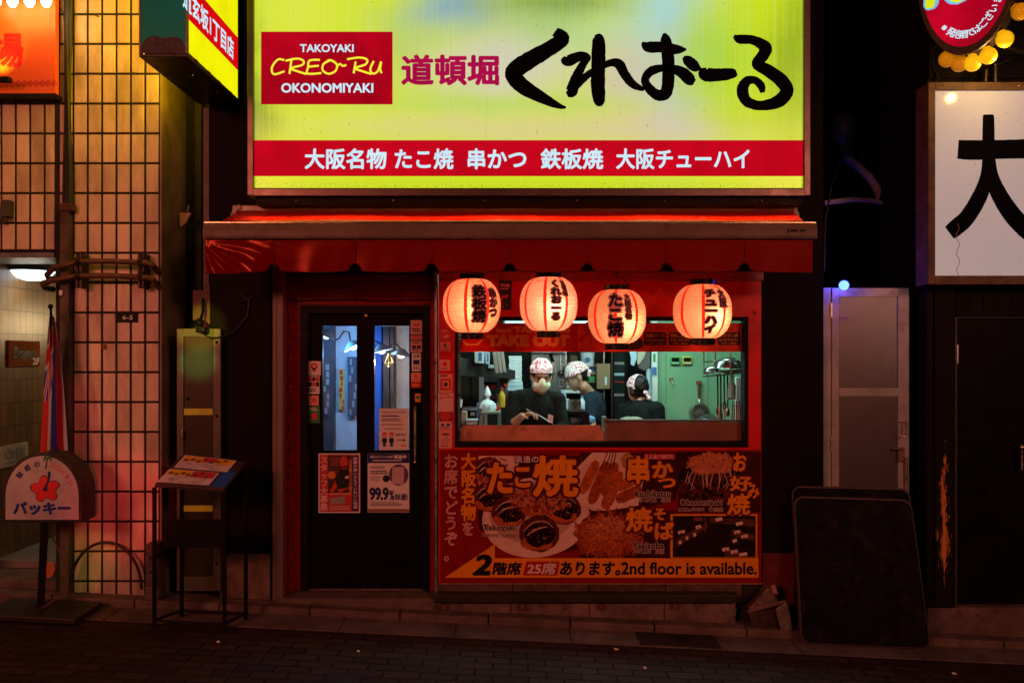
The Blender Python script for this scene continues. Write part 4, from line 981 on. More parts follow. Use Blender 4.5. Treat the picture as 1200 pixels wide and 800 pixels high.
for body, sub, a, b, c, d, e, f_, g_, h_ in (('Takoyaki','타코야키   章魚燒',565.5,614,604,623,565.5,624.5,604,629),('Kushikatsu','쿠시카츠   串炸',743.5,574,785.5,582.5,749,583.5,785.5,588.5),
        ('Yakisoba','야키소바   炒麵',740.5,634.5,778,643,744,644,778,648.5),('Okonomiyaki','오코노미야키   什錦燒',797.5,585,846,593.5,795,594.5,847,599)):
    halo(body, a, b, c, d, P_BLK, .03, .075, P_CRM, 0, .6); halo(sub, e, f_, g_, h_, P_BLK, .0, .05, P_CRM, 0, .4)
g = G(); g.pb(514.2, 682.8, 893.5, 684.6, PY-.004, PY+.006); part('edge_strip', g, mat('strip_brown', (0.25,0.12,0.08), .5, var=.6, vs=20), po)

# ================================================================== TAKE OUT BANNER
BY = 0.055
bn = thing('take_out_banner', 'red take out banner with a cartoon octopus hung across the top of the serving hatch', 'banner', (wx(704,BY), BY, wz(412,BY)))
def rrect(a, b, c, d, r, Y):
    pts = []
    for cx, cy, t0 in ((c-r, b+r, -90), (c-r, d-r, 0), (a+r, d-r, 90), (a+r, b+r, 180)):
        for i in range(6): t = R(t0+i*18); pts.append((cx+r*math.cos(t), cy+r*math.sin(t)))
    return [(wx(x, Y), wz(y, Y)) for x, y in pts]
B_RED = pm('banner_red', (0.92,0.070,0.022)); B_DRK = pm('banner_dark', (0.66,0.014,0.010)); B_ORG = pm('banner_orange', (0.95,0.34,0.08)); B_OCT = pm('octopus', (0.62,0.03,0.018)); B_BOX = pm('sauce_box', (0.07,0.02,0.014))
g = G(); g.prism(rrect(536, 378.5, 871, 412, 3, BY), BY, BY+.004); part('sheet', g, B_RED, bn)
g = G(); g.sheet(rrect(537, 379.5, 677, 411, 2, BY), BY-.0006); part('dark_field', g, B_DRK, bn)
yb = BY-.0012
tx(bn, 'feeds', 581, 384.4, 599.5, 389.3, yb, B_ORG, .03, .15); tx(bn, 'TAKOYAKI', 602, 382.5, 668, 389.7, yb, B_ORG, .07)
tx(bn, 'TAKE OUT', 570, 392, 668, 406, yb, B_ORG, .08)
g = G(); g.psheet([(538,396),(541,394),(565,394),(568,396.5),(560,404.5),(546,404.5)], yb); part('tray_mark', g, B_ORG, bn)
g = G(); g.psheet([(541,397),(565,397),(558,402.6),(548,402.6)], yb-.0005); part('tray_mark', g, B_DRK, bn)
g = G(); g.pell(695, 384.5, 11, 9.5, yb, 24)
for i in range(8):
    a = R(200-i*31.5); x0_, y0_ = 695+8*math.cos(a), 390+3*abs(math.sin(a)); stroke(g, [(x0_,y0_,3.4),(x0_+5*math.cos(a),y0_+4,3.0),(x0_+9*math.cos(a)+(2 if i%2 else -1),y0_+8,2.2),(x0_+11*math.cos(a),y0_+10,1)], yb, 4, .0002*(i+1))
part('octopus_mark', g, B_OCT, bn)
g = G(); g.pell(690.5, 387.5, 1.1, 1.3, yb-.002, 10); g.pell(697, 387.8, 1.1, 1.3, yb-.002, 10); part('octopus_eye', g, P_BLK, bn)
tx(bn, '味が選べます! CHOOSE YOUR TASTE', 753, 381.5, 868, 387.5, yb, B_DRK, .01)
for a, t1, t2, t3 in ((754.5,'定番のソース','takoyaki sauce','소스 / 沙司'),(783.5,'特製しょうゆ','soy sauce','간장 / 醤油'),(812,'塩マヨネーズ','salt mayo','소금 / 塩'),(841,'ねぎポン酢','ponzu','폰즈 / 柚醋')):
    g = G(); g.sheet(rrect(a, 389, a+26.5, 404.5, 3, BY), yb); part('sauce_box', g, B_BOX, bn)
    tx(bn, t1, a+2, 390.8, a+24.5, 395.2, yb-.0005, B_ORG, .01); tx(bn, t2, a+2.5, 397, a+24, 400.2, yb-.0005, B_ORG, .0); tx(bn, t3, a+5, 401, a+22, 403.7, yb-.0005, B_ORG, .0)
g = G(); g.pell(741, 402, 13, 8, yb, 24, .1); part('sauce_box', g, B_BOX, bn)

# ================================================================== STICKERS AND NOTICES
def notice(name, label, cat, a, b, c, d, Y, m, group=None, th=.0012):
    t = thing(name, label, cat, (wx((a+c)/2,Y), Y, wz(d,Y)), group)
    g = G(); g.pb(a, b, c, d, Y, Y+th); part('sheet', g, m, t); return t
ink = lambda nm, c: mat('ink_'+nm, c, .5, var=.12, bmp=0)
I_RED = ink('red', (0.60,0.03,0.02)); I_BLU = ink('blue', (0.03,0.045,0.20)); I_NAV = ink('navy', (0.015,0.02,0.10)); I_GRN = ink('green', (0.03,0.22,0.05)); I_ORG = ink('orange', (0.75,0.25,0.03)); I_PNK = ink('pink', (0.72,0.42,0.36)); I_GRY = ink('grey', (0.3,0.27,0.26)); I_SAL = ink('salmon', (0.75,0.30,0.22))
dn = dy - .0035
GRP_D = 'stickers on the black door'; GRP_W = 'stickers beside the serving hatch'
def marks(t, Y, seed, a, b, c, d, rows, m=INK):
    g = G(); fine(g, a, b, c, d, rows, Y-.0006, seed); part('small_print', g, m, t)
# door, left column
t = notice('sticker', 'square door sticker with a red map pin, topmost on the left of the panes', 'sticker', 360.5, 423, 376, 439.5, dn, PAPER, GRP_D)
g = G(); g.pell(368.2, 429, 4, 4, dn-.0006, 18); g.psheet([(365,431),(371.4,431),(368.2,437)], dn-.0006); part('pin_mark', g, I_RED, t); g = G(); g.pell(368.2, 429, 1.6, 1.6, dn-.0012, 12); part('pin_mark', g, PAPER, t)
t = notice('sticker', 'door sticker of six small coloured panels under the map pin sticker', 'sticker', 360.5, 440.5, 374.5, 461.3, dn, PAPER, GRP_D)
g = G(); [g.pr(361.5+i*4.3, 441.5+j*6, 365.3+i*4.3, 446.8+j*6, dn-.0006) for i in range(3) for j in range(2) if (i+j)%2]; part('panel_mark', g, INK, t)
g = G(); [g.pr(361.5+i*4.3, 441.5+j*6, 365.3+i*4.3, 446.8+j*6, dn-.0006) for i in range(3) for j in range(2) if not (i+j)%2]; part('panel_mark', g, I_RED, t); marks(t, dn, 3, 362, 455, 373, 460, 2)
t = notice('sticker', 'small pale sticker with a red letter between the panelled and the green stickers', 'sticker', 362, 463.2, 373.5, 475, dn, I_SAL, GRP_D); tx(t, 'a', 365.5, 465.5, 370, 471, dn-.0006, I_RED, .03)
t = notice('sticker', 'green sticker with a red square low on the left of the door', 'sticker', 361.5, 475.8, 374.8, 495.5, dn, I_GRN, GRP_D)
g = G(); g.pr(365, 484, 371.5, 491, dn-.0006); part('square_mark', g, I_RED, t); marks(t, dn, 4, 363, 477.5, 373.5, 482, 2, PAPER)
# door, right column
t = notice('sticker', 'tall pale sticker with a bird mark at the top right of the door', 'sticker', 481.2, 375, 494.6, 391.6, dn, I_PNK, GRP_D); g = G(); g.psheet([(484,378),(488,380.5),(492,377.5),(490,382.5),(486,382.5)], dn-.0006); part('bird_mark', g, I_RED, t); marks(t, dn, 5, 483, 384.5, 493, 390, 2)
t = notice('sticker', 'slim red striped sticker under the bird mark sticker', 'sticker', 481.2, 392.8, 494.6, 398, dn, I_SAL, GRP_D); marks(t, dn, 6, 483, 394, 493, 397, 1, I_RED)
t = notice('sticker', 'pale sticker with four card marks at the right edge of the door', 'sticker', 481.2, 399.4, 494.6, 412.6, dn, I_PNK, GRP_D); g = G(); [g.pr(483+i*5.6, 404.5, 487.5+i*5.6, 408.5, dn-.0006) for i in range(2)]; part('card_mark', g, I_NAV, t); marks(t, dn, 7, 483, 400.8, 493, 403, 1); marks(t, dn, 8, 483, 409.5, 493, 412, 1)
t = notice('sticker', 'long white sticker with dark payment card marks beside the right pane', 'sticker', 482.6, 413.6, 493.3, 434.8, dn, PAPER, GRP_D); g = G(); g.pr(484.3, 421.5, 491.6, 427, dn-.0006); part('card_mark', g, I_NAV, t); tx(t, 'JCB', 484.3, 415.5, 491.6, 419.5, dn-.0006, INK, .04); marks(t, dn, 9, 484, 429, 492, 433.5, 2)
t = notice('sticker', 'salmon door sticker bearing a large capital R', 'sticker', 481.7, 436.4, 493.7, 447.4, dn, I_SAL, GRP_D); tx(t, 'R', 485.6, 438, 489.8, 443.3, dn-.0006, I_RED, .03); marks(t, dn, 10, 483.5, 444.3, 492, 446.6, 1, I_RED)
t = notice('sticker', 'plain red sticker strip right below the capital R sticker', 'sticker', 481.7, 448.2, 493.7, 454.2, dn, I_RED, GRP_D); marks(t, dn, 11, 483.5, 449.5, 492, 453, 1, I_SAL)
t = notice('sticker', 'tiny orange sticker just above the pull bar', 'sticker', 486.3, 461, 492.8, 470.8, dn, I_ORG, GRP_D); g = G(); g.pell(489.5, 465.5, 2.2, 2.2, dn-.0006, 14); part('dot_mark', g, I_GRN, t)
# hatch, left column
hn = -.0145
t = notice('sticker', 'faded red sticker with a pale running mark, highest beside the hatch', 'sticker', 516, 385.5, 528.5, 400.4, hn, ink('fadedred', (0.55,0.05,0.03)), GRP_W); g = G(); g.psheet([(518,395),(523,391.5),(527,393),(524,396)], hn-.0006); part('rider_mark', g, I_SAL, t); marks(t, hn, 12, 517, 387, 527, 390, 1, I_SAL)
t = notice('sticker', 'square salmon sticker with a dark capital R left of the hatch', 'sticker', 516, 401, 527.8, 411, hn, I_SAL, GRP_W); tx(t, 'R', 520, 402.4, 524.2, 407, hn-.0006, INK, .03); tx(t, 'Pay', 519, 408, 526, 410.4, hn-.0006, INK, .01)
t = notice('sticker', 'salmon sticker with a round red emblem beside the hatch', 'sticker', 514.9, 421.4, 527.6, 434, hn, I_SAL, GRP_W); g = G(); g.pell(521.2, 426.5, 2.8, 2.8, hn-.0006, 16); part('round_mark', g, I_RED, t); marks(t, hn, 13, 517, 431, 526, 433, 1)
t = notice('sticker', 'orange sticker framing a dark red square beside the hatch', 'sticker', 514.2, 438, 530.2, 459.5, hn, I_SAL, GRP_W); g = G(); g.pr(516, 443.5, 528.5, 457, hn-.0006); part('frame_mark', g, I_RED, t); g = G(); g.pr(518.7, 446, 526, 454.6, hn-.0012); part('frame_mark', g, I_SAL, t); marks(t, hn, 14, 516, 439.3, 528, 442.5, 1, INK); g = G(); g.pr(520.4, 448, 524.4, 452.4, hn-.0018); part('frame_mark', g, INK, t)
t = notice('sticker', 'large pale sticker with a red roundel at the middle of the hatch column', 'sticker', 513.4, 460.3, 531.3, 482, hn, I_PNK, GRP_W); g = G(); g.pell(517.5, 465.8, 1.6, 1.6, hn-.0006, 12); part('round_mark', g, I_RED, t); marks(t, hn, 15, 520, 464.3, 530, 467.3, 1, I_RED); marks(t, hn, 16, 515.5, 461.4, 530, 463, 1)
t = notice('sticker', 'sticker with a big solid red circle near the foot of the hatch', 'sticker', 514.6, 482.7, 529.8, 493, hn, ink('dusk', (0.16,0.04,0.03)), GRP_W); g = G(); g.pell(522, 487.3, 6.3, 5.2, hn-.0006, 22); part('circle_mark', g, I_RED, t)
t = notice('sticker', 'narrow pale sticker with two small card marks under the red circle', 'sticker', 514.4, 493.6, 529.7, 502.5, hn, I_PNK, GRP_W); g = G(); g.pr(517, 496, 520.5, 499, hn-.0006); g.pr(523.5, 496, 527, 499, hn-.0006); part('card_mark', g, I_NAV, t); marks(t, hn, 17, 516, 500, 528, 502, 1)
t = notice('sticker', 'tall salmon sticker reading VISA at the bottom of the hatch column', 'sticker', 514.2, 503.4, 529.8, 525, hn, I_SAL, GRP_W); tx(t, 'VISA', 517.5, 507, 526.5, 510.3, hn-.0006, INK, .04); g = G()
for i in range(12):
    a = R(i*30); g.pell(522+3*math.cos(a), 516+3*math.sin(a), .8, .8, hn-.0006-.00004*i, 8)
part('ring_mark', g, I_GRY, t); marks(t, hn, 18, 517, 521.5, 527, 523.5, 1)
t = notice('sticker', 'indigo delivery sticker reading Wolt on the red wall between two lanterns', 'sticker', 584.5, 328.5, 599.5, 363, -.0145, mat('indigo', (0.035,0.022,0.085), .45, var=.1, bmp=0)); tx(t, 'Wolt', 586, 332, 597.5, 336.3, -.0152, I_SAL, .05); marks(t, -.0145, 19, 586.5, 337.5, 597, 340.5, 1, I_PNK)
g = G(); [stroke(g, [(587+k,352-k*.5,.8),(589+k,346+k*.2,.9),(592+k,349,.8),(594+k*.5,345,.7)], -.0151, 3, .0001*k) for k in range(3)]; [g.pell(588+5*(i%2)+i*.6, 355+2*i, 1.1, 1.0, -.0154, 9) for i in range(3)]; part('drawing', g, I_RED, t)
# the posters on the door
t = notice('recruitment_poster', 'red framed staff wanted poster with a seated man in a black shirt on the door', 'poster', 373.2, 531, 422, 600.6, dn, PAPER)
pn = dn-.0005; L2 = lambda k: dn-.0005*k
g = G(); g.pr(374.5, 532.5, 420.8, 599.3, L2(1)); part('field', g, ink('poster_red', (0.45,0.035,0.03)), t)
g = G(); g.pr(384.5, 533, 412, 577, L2(2)); part('photo', g, ink('poster_dark', (0.06,0.02,0.02)), t)
g = G(); g.pr(387, 535, 398, 546, L2(3)); g.pr(385, 551, 397, 554, L2(3)); part('photo_shelf', g, ink('poster_shelf', (0.22,0.035,0.03)), t)
g = G(); g.pell(403, 541, 4.8, 7, L2(4), 20); g.pr(400.8, 546, 405.5, 551, L2(4)); part('man_skin', g, ink('poster_skin', (0.55,0.05,0.035)), t); g = G(); stroke(g, [(395,563,4.5),(392,570,4.5),(388,576,3.5)], L2(4), 3); part('man_skin', g, ink('poster_skin', (0.55,0.05,0.035)), t); g = G(); stroke(g, [(410,568,5),(402,572,5),(397,576,4)], L2(4), 3, .0002); part('man_skin', g, ink('poster_skin', (0.55,0.05,0.035)), t)
g = G(); g.psheet([(396,553),(401,549.5),(406,549.5),(411,553),(411,570),(398,573),(393,565)], L2(5)); part('man_shirt', g, INK, t)
g = G(); g.pr(404.5, 557.5, 408.5, 560.5, L2(6)); part('name_tag', g, PAPER, t)
g = G(); g.pell(388.7, 556.5, 4.6, 4.4, L2(6), 20); part('badge', g, I_ORG, t)
g = G(); g.pr(412.8, 533.5, 419.8, 598.5, L2(3)); part('blue_strip', g, I_NAV, t)
tv(t, 'スタッフ大募集', 375, 534, 384.2, 598, L2(4), I_PNK, .04)
tv(t, '心斎橋からお届け', 409.0, 537, 412.4, 580, L2(7), I_ORG, .03); tv(t, '経験の無い方もていねいに指導', 414, 535, 418.8, 596, L2(5), PAPER, .02)
g = G(); g.psheet([(387,583),(404,581),(404,590),(387,591)], L2(4)); part('map_mark', g, I_GRY, t); marks(t, L2(4), 22, 386, 592.5, 411, 598, 3, I_PNK); marks(t, L2(4), 23, 386, 577.5, 411, 581, 1, I_SAL)
t = notice('hygiene_poster', 'pale poster with a navy heading and 99.9% in big navy figures on the door', 'poster', 430.8, 531, 479.6, 600, dn, PAPER)
g = G(); g.pr(430.9, 531.1, 479.5, 542.3, L2(1)); part('heading', g, I_NAV, t)
tx(t, '実施中', 461.5, 532.6, 476.2, 537.6, L2(2), PAPER, .04); tx(t, '新型コロナウイルス対策', 434, 533.4, 460.4, 536.6, L2(2), PAPER, .02); marks(t, L2(1), 24, 437, 538.7, 474, 541, 1, PAPER)
g = G(); g.pell(467.2, 556.3, 11.5, 12.5, L2(1), 26); part('halo_mark', g, ink('violet', (0.10,0.06,0.16)), t)
g = G(); g.psheet([(460,547),(473.5,546.8),(473,567.5),(459,566.5)], L2(2)); part('device_mark', g, ink('device', (0.55,0.4,0.4)), t)
g = G(); g.pell(452.5, 560.5, 4.2, 4.2, L2(1), 20); part('seal_mark', g, INK, t)
marks(t, dn, 25, 434, 546, 455, 549.5, 2); marks(t, dn, 26, 434, 551, 455, 556, 2); marks(t, dn, 27, 434, 558, 447, 564, 3, I_GRY)
tx(t, '99.9', 432.6, 570.6, 455.8, 586, L2(1), I_NAV, .05, 0, .9); tx(t, '%', 456.2, 574, 462.3, 586, L2(1), I_NAV, .04); tx(t, '除菌!', 463, 578, 478.2, 586, L2(1), I_NAV, .03)
marks(t, dn, 28, 434, 588, 478, 593, 3); g = G(); g.pr(431, 596, 479.4, 599.6, L2(1)); part('footer', g, ink('footer', (0.25,0.12,0.09)), t)
t = notice('paper_notice', 'pinkish paper notice saying take out with an arrow, taped inside the right pane', 'notice', 444.4, 478.4, 478.6, 527, dy+.0192, PAPER)
y = dy+.0185
tx(t, 'Thank you for coming.', 447.5, 481.3, 475.3, 484.3, y, INK, .01); marks(t, y, 31, 447, 486.4, 476, 489.4, 1); marks(t, y, 32, 447, 490.4, 476, 494, 2); marks(t, y, 33, 447, 496.4, 476, 499.6, 1, I_GRY); marks(t, y, 34, 450, 501.4, 476, 504.4, 1, I_GRY)
tx(t, 'TAKE OUT', 463, 507.6, 475.8, 510.6, y, INK, .04)
g = G(); stroke(g, [(464.5,515.3,1),(473,515.3,1)], y, 2); g.psheet([(472,512.6),(475,515.3),(472,518),(473,515.3)], y-.0004); part('arrow_mark', g, INK, t)
for q in (450.5, 458.8):
    g = G(); g.pell(q, 509.5, 3.0, 3.2, y, 18); part('face_mark', g, ink('face', (0.6,0.3,0.22)), t)
    g = G(); g.pell(q, 508.4, 3.2, 2.2, y-.0004, 16, 0, 180, 360); part('hat_mark', g, I_RED, t)
    g = G(); g.psheet([(q-2.6,513),(q+2.6,513),(q+3,518),(q-3,518)], y-.0004); part('shirt_mark', g, INK, t)
    g = G(); g.pr(q-1.8, 518, q+1.8, 523, y-.0004); part('apron_mark', g, I_BLU, t)
g = G(); g.pr(470.5, 520.6, 475.6, 523, y); part('stamp_mark', g, I_ORG, t)
# ================================================================== INSIDE: THE DOOR ROOM
rm = thing('door_room_wall', 'white inner wall behind the glass door, hung with pictures', 'wall', (wx(430,1.6), 1.6, FL))
DRW = mat('room_white', (0.62,0.62,0.64), .7, var=.12)
g = G(); g.box(XL+.103, KX0-.031, 1.62, 1.7, FL, 2.415); part('back_wall', g, DRW, rm)
g = G(); g.box(XL+.103, XL+.14, .52, 1.619, FL, 2.415); part('return_wall', g, DRW, rm)
g = G(); g.pb(376, 340, 391, 540, 1.5, 1.6); part('dark_post', g, mat('room_dark_post', (0.05,0.05,0.06), .5), rm)
g = G(); g.pb(449, 372, 456, 545, 1.35, 1.55); g.pb(457.5, 372, 461, 545, 1.3, 1.5); part('wood_post', g, WOOD, rm)
g = G(); g.pb(436, 372, 447, 545, 1.45, 1.6); part('blue_board', g, mat('room_blue', (0.03,0.10,0.35), .6), rm)
g = G(); g.box(XL+.15, KX0-.04, 1.59, 1.618, FL, .42); part('skirting', g, mat('room_skirting', (0.03,0.025,0.025), .5), rm)
def wallpic(lab, a, b, c, d, Y, m, m2, seed):
    t = thing('wall_picture', lab, 'picture', (wx((a+c)/2,Y), Y, wz(d,Y))); g = G(); g.pb(a, b, c, d, Y, Y+.01); part('sheet', g, m, t)
    g = G(); r = random.Random(seed)
    for i in range(7):
        x = r.uniform(a+.5, c-2.5); y = b+(d-b)*(i+.2)/7; g.pr(x, y, min(c-.4, x+r.uniform(2,5)), y+(d-b)/9, Y-.002)
    part('print', g, m2, t)
wallpic('narrow yellow and red poster behind the left door pane', 396.5, 432, 403.5, 480, 1.58, mat('pic_yellow', (0.7,0.45,0.08), .5), I_RED, 3)
wallpic('dark photo panel at the right side of the left door pane', 407.5, 418, 419, 487, 1.56, mat('pic_dark', (0.07,0.06,0.08), .5), I_GRY, 4)
wallpic('dim portrait panel at the left edge of the left door pane', 377.5, 425, 386, 485, 1.46, mat('pic_umber', (0.09,0.06,0.05), .5), I_GRY, 5)
def clip_lamp(lab, q, p, Y, shade, bulbc, pw, lc, arm, tilt=0.0):
    c = P(q, p, Y); t = thing('pendant_lamp', lab, 'lamp', c+Vector((0,0,.03)), 'enamel lamps inside the door')
    Mr = Matrix.Rotation(tilt, 3, 'Y')
    g = G(); g.lathe([(.012,.055),(.03,.05),(.085,.0),(.088,-.004),(.08,.0),(.028,.044),(.012,.05)], c, 22, Mr)
    for f in [f for f in g.bm.faces if len(f.verts) > 4]: g.bm.faces.remove(f)
    sh = part('lamp_shade', g, shade, t, True)
    g = G(); g.ball(c+Mr@Vector((0,0,.005)), .032); part('bulb', g, bulbc, sh, True)
    g = G(); g.tube([c+Mr@Vector((0,0,.05))]+[P(a, b, Y+.05*i) for i, (a, b) in enumerate(arm)], .006, 6); part('arm', g, BLACK, t, True)
    lamp('pendant_light', 'POINT', c+Mr@Vector((0,-.03,-.06)), pw, lc, .03)
ENA = mat('enamel', (0.7,0.7,0.7), .3)
BB = emat('blue_white_bulb', (.40,.80,1.0), 14.0); WB = emat('warm_white_bulb', (1.0,.86,.66), 8.0)
clip_lamp('bare bright lamp at the upper left of the left door pane', 382.5, 393.5, .95, ENA, BB, 14, (.10,.45,1.0), [(377,388),(372,386)], .5)
clip_lamp('white shaded lamp at the right edge of the left door pane', 414, 406.5, 1.0, ENA, BB, 13, (.12,.45,1.0), [(409,389),(403,388),(397,397),(392,398)], -.5)
clip_lamp('blueish shaded lamp hanging at the left of the right door pane', 447.5, 411, .9, ENA, BB, 6, (.25,.55,1.0), [(446,403),(441,400),(437,398)], -.25)
clip_lamp('white shaded lamp with a warm bulb at the right of the right door pane', 470, 416, .95, ENA, WB, 11, (1.0,.75,.6), [(468,407),(464,402),(459,403),(457,408)], .15)
g = G(); c0 = P(455.5, 416, 1.1)
pts = [c0+Vector(v) for v in ((0,0,.02),(-.035,0,-.07),(.035,0,-.06),(.0,-.03,-.10))]
for i in range(4):
    for j in range(i): g.tube([pts[i], pts[j]], .004, 5)
single('wire_ornament', g, mat('gold_wire', (0.6,0.35,0.1), .3, .9), 'small golden wire polyhedron hanging behind the right door pane', 'ornament')

# ================================================================== INSIDE: THE KITCHEN
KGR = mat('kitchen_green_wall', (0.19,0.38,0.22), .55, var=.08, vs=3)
kw = thing('kitchen_wall', 'pale green panelled kitchen wall holding two timers and a pan', 'wall', (wx(805,1.5), 1.5, FL))
g = G(); g.box(wx(771,1.5), XR-.104, 1.5, 1.56, FL, 2.415); part('panel', g, KGR, kw)
g = G(); g.pb(780, 373, 780.6, 500, 1.494, 1.4995); g.pb(829, 373, 829.7, 500, 1.494, 1.4995); part('panel_seam', g, mat('seam', (0.2,0.25,0.18), .6), kw)
g = G(); g.pb(763.5, 372, 771, 500, 1.45, 1.56, .004); part('door_casing', g, mat('casing', (0.62,0.64,0.6), .5), kw)
kb = thing('kitchen_back_wall', 'dark back wall of the kitchen behind the shelves', 'wall', (wx(640,2.9), 2.9, FL))
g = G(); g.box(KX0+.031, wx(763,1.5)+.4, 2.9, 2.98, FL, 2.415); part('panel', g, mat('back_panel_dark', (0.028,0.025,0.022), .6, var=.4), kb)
g = G(); g.pb(548, 436, 571, 500, 2.3, 2.36); part('pink_panel', g, mat('pinkish_panel', (0.5,0.38,0.36), .6), kb)
g = G(); g.pb(537, 420, 549.5, 500, 2.2, 2.28); g.pb(553, 437, 561, 500, 2.18, 2.28); part('wood_post', g, WOOD, kb)
g = G(); g.pb(623, 405, 664, 500, 2.4, 2.45); part('steel_sheet', g, mat('dull_steel', (0.35,0.34,0.32), .45, .6), kb)
lamp('kitchen_light', 'AREA', (.55, 0.75, 2.36), 19, (.60,1.0,.92), 1.5, size_y=.35, rot=(0,0,0))
lamp('kitchen_light', 'AREA', (1.35, .7, 2.36), 15, (.60,1.0,.84), .9, size_y=.25, rot=(0,0,0))
lamp('fluorescent_light', 'AREA', P(660, 381, .17), 5, (.72,1.0,.95), 1.3, size_y=.06, target=P(660, 470, .75))
ft = thing('fluorescent_fitting', 'cool white fluorescent strip lamp along the top of the serving hatch', 'lamp', P(690, 376, .12))
g = G(); g.box(wx(590,.12), wx(700,.12), .12, .15, wz(378.6,.12), wz(372.5,.12)); part('housing', g, WHITE, ft)
g = G(); g.tube([P(592,376.6,.105), P(698,376.6,.105)], .013, 10); part('tube', g, emat('cool_tube', (.55,1.0,.95), 1.6), ft, True)

# counter
ct = thing('counter', 'griddle counter behind a stained steel splash guard along the hatch', 'counter', (wx(700,.08), .08, FL))
SPL = mat('stained_splash_steel', (0.60,0.26,0.15), .45, .25, var=.3, vs=3, bmp=.15, dirt=(0.10,0.03,0.02), dirt_amt=.6)
cy_ = .06
g = G(); g.prism([(wx(a,cy_), wz(b,cy_)) for a, b in ((537,517.5),(707.5,517.5),(707.5,505),(703,498),(543,498),(537,504))], cy_, cy_+.004); part('splash_guard', g, SPL, ct)
g = G(); g.pb(711, 494.5, 872, 517.5, cy_+.01, cy_+.014); part('splash_guard', g, mat('brown_splash', (0.24,0.10,0.07), .5, .2, var=.3, vs=4, bmp=.1), ct)
g = G(); g.pb(710, 491.5, 872, 494.3, cy_-.002, cy_+.03, .002); part('counter_edge', g, mat('counter_edge', (0.12,0.1,0.09), .4, .5), ct)
g = G(); g.pb(708.2, 489, 711.4, 517, cy_+.003, cy_+.2); part('divider', g, mat('divider', (0.25,0.25,0.2), .4, .6), ct)
g = G(); g.box(wx(537,cy_), wx(872,cy_), cy_+.02, .34, FL+.5, wz(506,cy_)); part('counter_body', g, STEEL, ct)
g = G(); g.pb(537, 517.7, 873, 519.5, .03, .09); part('sill_rail', g, BLACK, ct)

def crate(nm, lab, cat, a, b, c, d, Y, dep, m, group=None, bev=.004, lid=None, extra=None):
    g = G(); g.pb(a, b, c, d, Y, Y+dep, bev)
    if lid is None and extra is None: return single(nm, g, m, lab, cat, group)
    t = thing(nm, lab, cat, (wx((a+c)/2,Y), Y, wz(d,Y)), group); part('body', g, m, t)
    if lid: g = G(); g.box(wx(a,Y)-.006, wx(c,Y)+.006, Y-.006, Y+dep+.006, wz(b,Y)+.0005, wz(b,Y)+.014, .003); part('lid', g, lid, t)
    if extra: extra(t)
    return t
PLW = mat('white_plastic', (0.66,0.72,0.74), .35, var=.08); PLB = mat('blue_plastic', (0.06,0.17,0.42), .35); PLR = mat('red_plastic', (0.45,0.03,0.02), .35); CARD = mat('cardboard', (0.32,0.22,0.12), .8); PLG = mat('green_plastic', (0.04,0.32,0.08), .35)
PLT = mat('cloudy_plastic', (0.45,0.58,0.65), .3); GRS = mat('greenish_steel', (0.34,0.38,0.30), .4, .5)
# dark overhead cupboard with things on it
g = G(); g.hexa([P(537,440,.9), P(604,444,1.35), P(604,444,1.75), P(537,440,1.75), P(537,418,.9), P(604,434,1.35), P(604,434,1.75), P(537,418,1.75)], .004)
cup = single('shelf', g, mat('dark_shelf', (0.022,0.018,0.016), .5), 'dark wall shelf slanting away at the upper left of the kitchen', 'shelf')
def pack(lab, a, b, c, d, Y, m, m2):
    t = thing('packet', lab, 'packet', (wx((a+c)/2,Y), Y, wz(d,Y))); g = G(); pts = [(a,b),(c,b+1),(c-.5,d),(a+.5,d-1)]
    g.prism([(wx(x,Y), wz(y,Y)) for x, y in pts], Y, Y+.06, .004); part('bag', g, m, t); g = G(); g.pr(a+(c-a)*.4, b+2, a+(c-a)*.75, d-3, Y-.002); part('print', g, m2, t)
pack('white packet with a blue stripe on the slanting shelf', 556, 411, 567.5, 426, .95, PLW, PLB); pack('pale blue bottle shaped packet beside the striped packet on the shelf', 568.5, 412, 574, 427, 1.0, PLT, PLB)
g = G()
for i, q in enumerate((578,582.5,587)):
    g.hexa([P(q+2.5,438-i*1.2,1.0), P(q+6.5,437,1.0), P(q+6.5,437,1.03), P(q+2.5,438-i*1.2,1.03), P(q-2,408,1.0+.01*i), P(q+2.6,408,1.0+.01*i), P(q+2.6,408,1.03), P(q-2,408,1.03)], .006)
single('hanging_cloth', g, mat('taupe_cloth', (0.30,0.25,0.21), .9), 'taupe cloths hanging in folds from the kitchen shelf', 'cloth')
g = G(); g.pb(572, 427.5, 580, 431.5, 1.1, 1.2, .003); single('small_box', g, PLT, 'small pale blue tray at the end of the slanting shelf', 'tray')
# stacked tubs
crate('tub', 'white tub at the top of the red and navy tubs', 'tub', 567, 441.5, 583.3, 447.5, 1.5, .2, PLW, bev=.008); crate('tub', 'navy tub squeezed between the white and red tubs', 'tub', 567, 447.8, 583, 450, 1.5, .2, I_NAV, bev=.004); crate('tub', 'red tub at the bottom of the three tubs', 'tub', 567.5, 450.2, 582.5, 456.2, 1.5, .2, PLR, bev=.01)
crate('basket', 'orange red plastic basket beside the tower of white containers', 'basket', 588, 435.5, 597, 444, 1.7, .2, mat('orange_plastic', (0.6,0.1,0.02), .4)); crate('cardboard_box', 'brown carton under the orange red basket', 'box', 586, 444.3, 597, 450, 1.7, .2, CARD)
crate('cardboard_box', 'grey flat box under the brown carton', 'box', 585, 450.3, 598, 456, 1.7, .2, PLT)
for i in range(10):
    crate('food_container', 'white lidded food container in the tall stack behind the masked cook', 'container', 596.2+(i%3)*.3, 417+i*3.05, 611.3+(i%2)*.3, 419.75+i*3.05, 1.35, .16, PLW, 'stacked white food containers', .002)
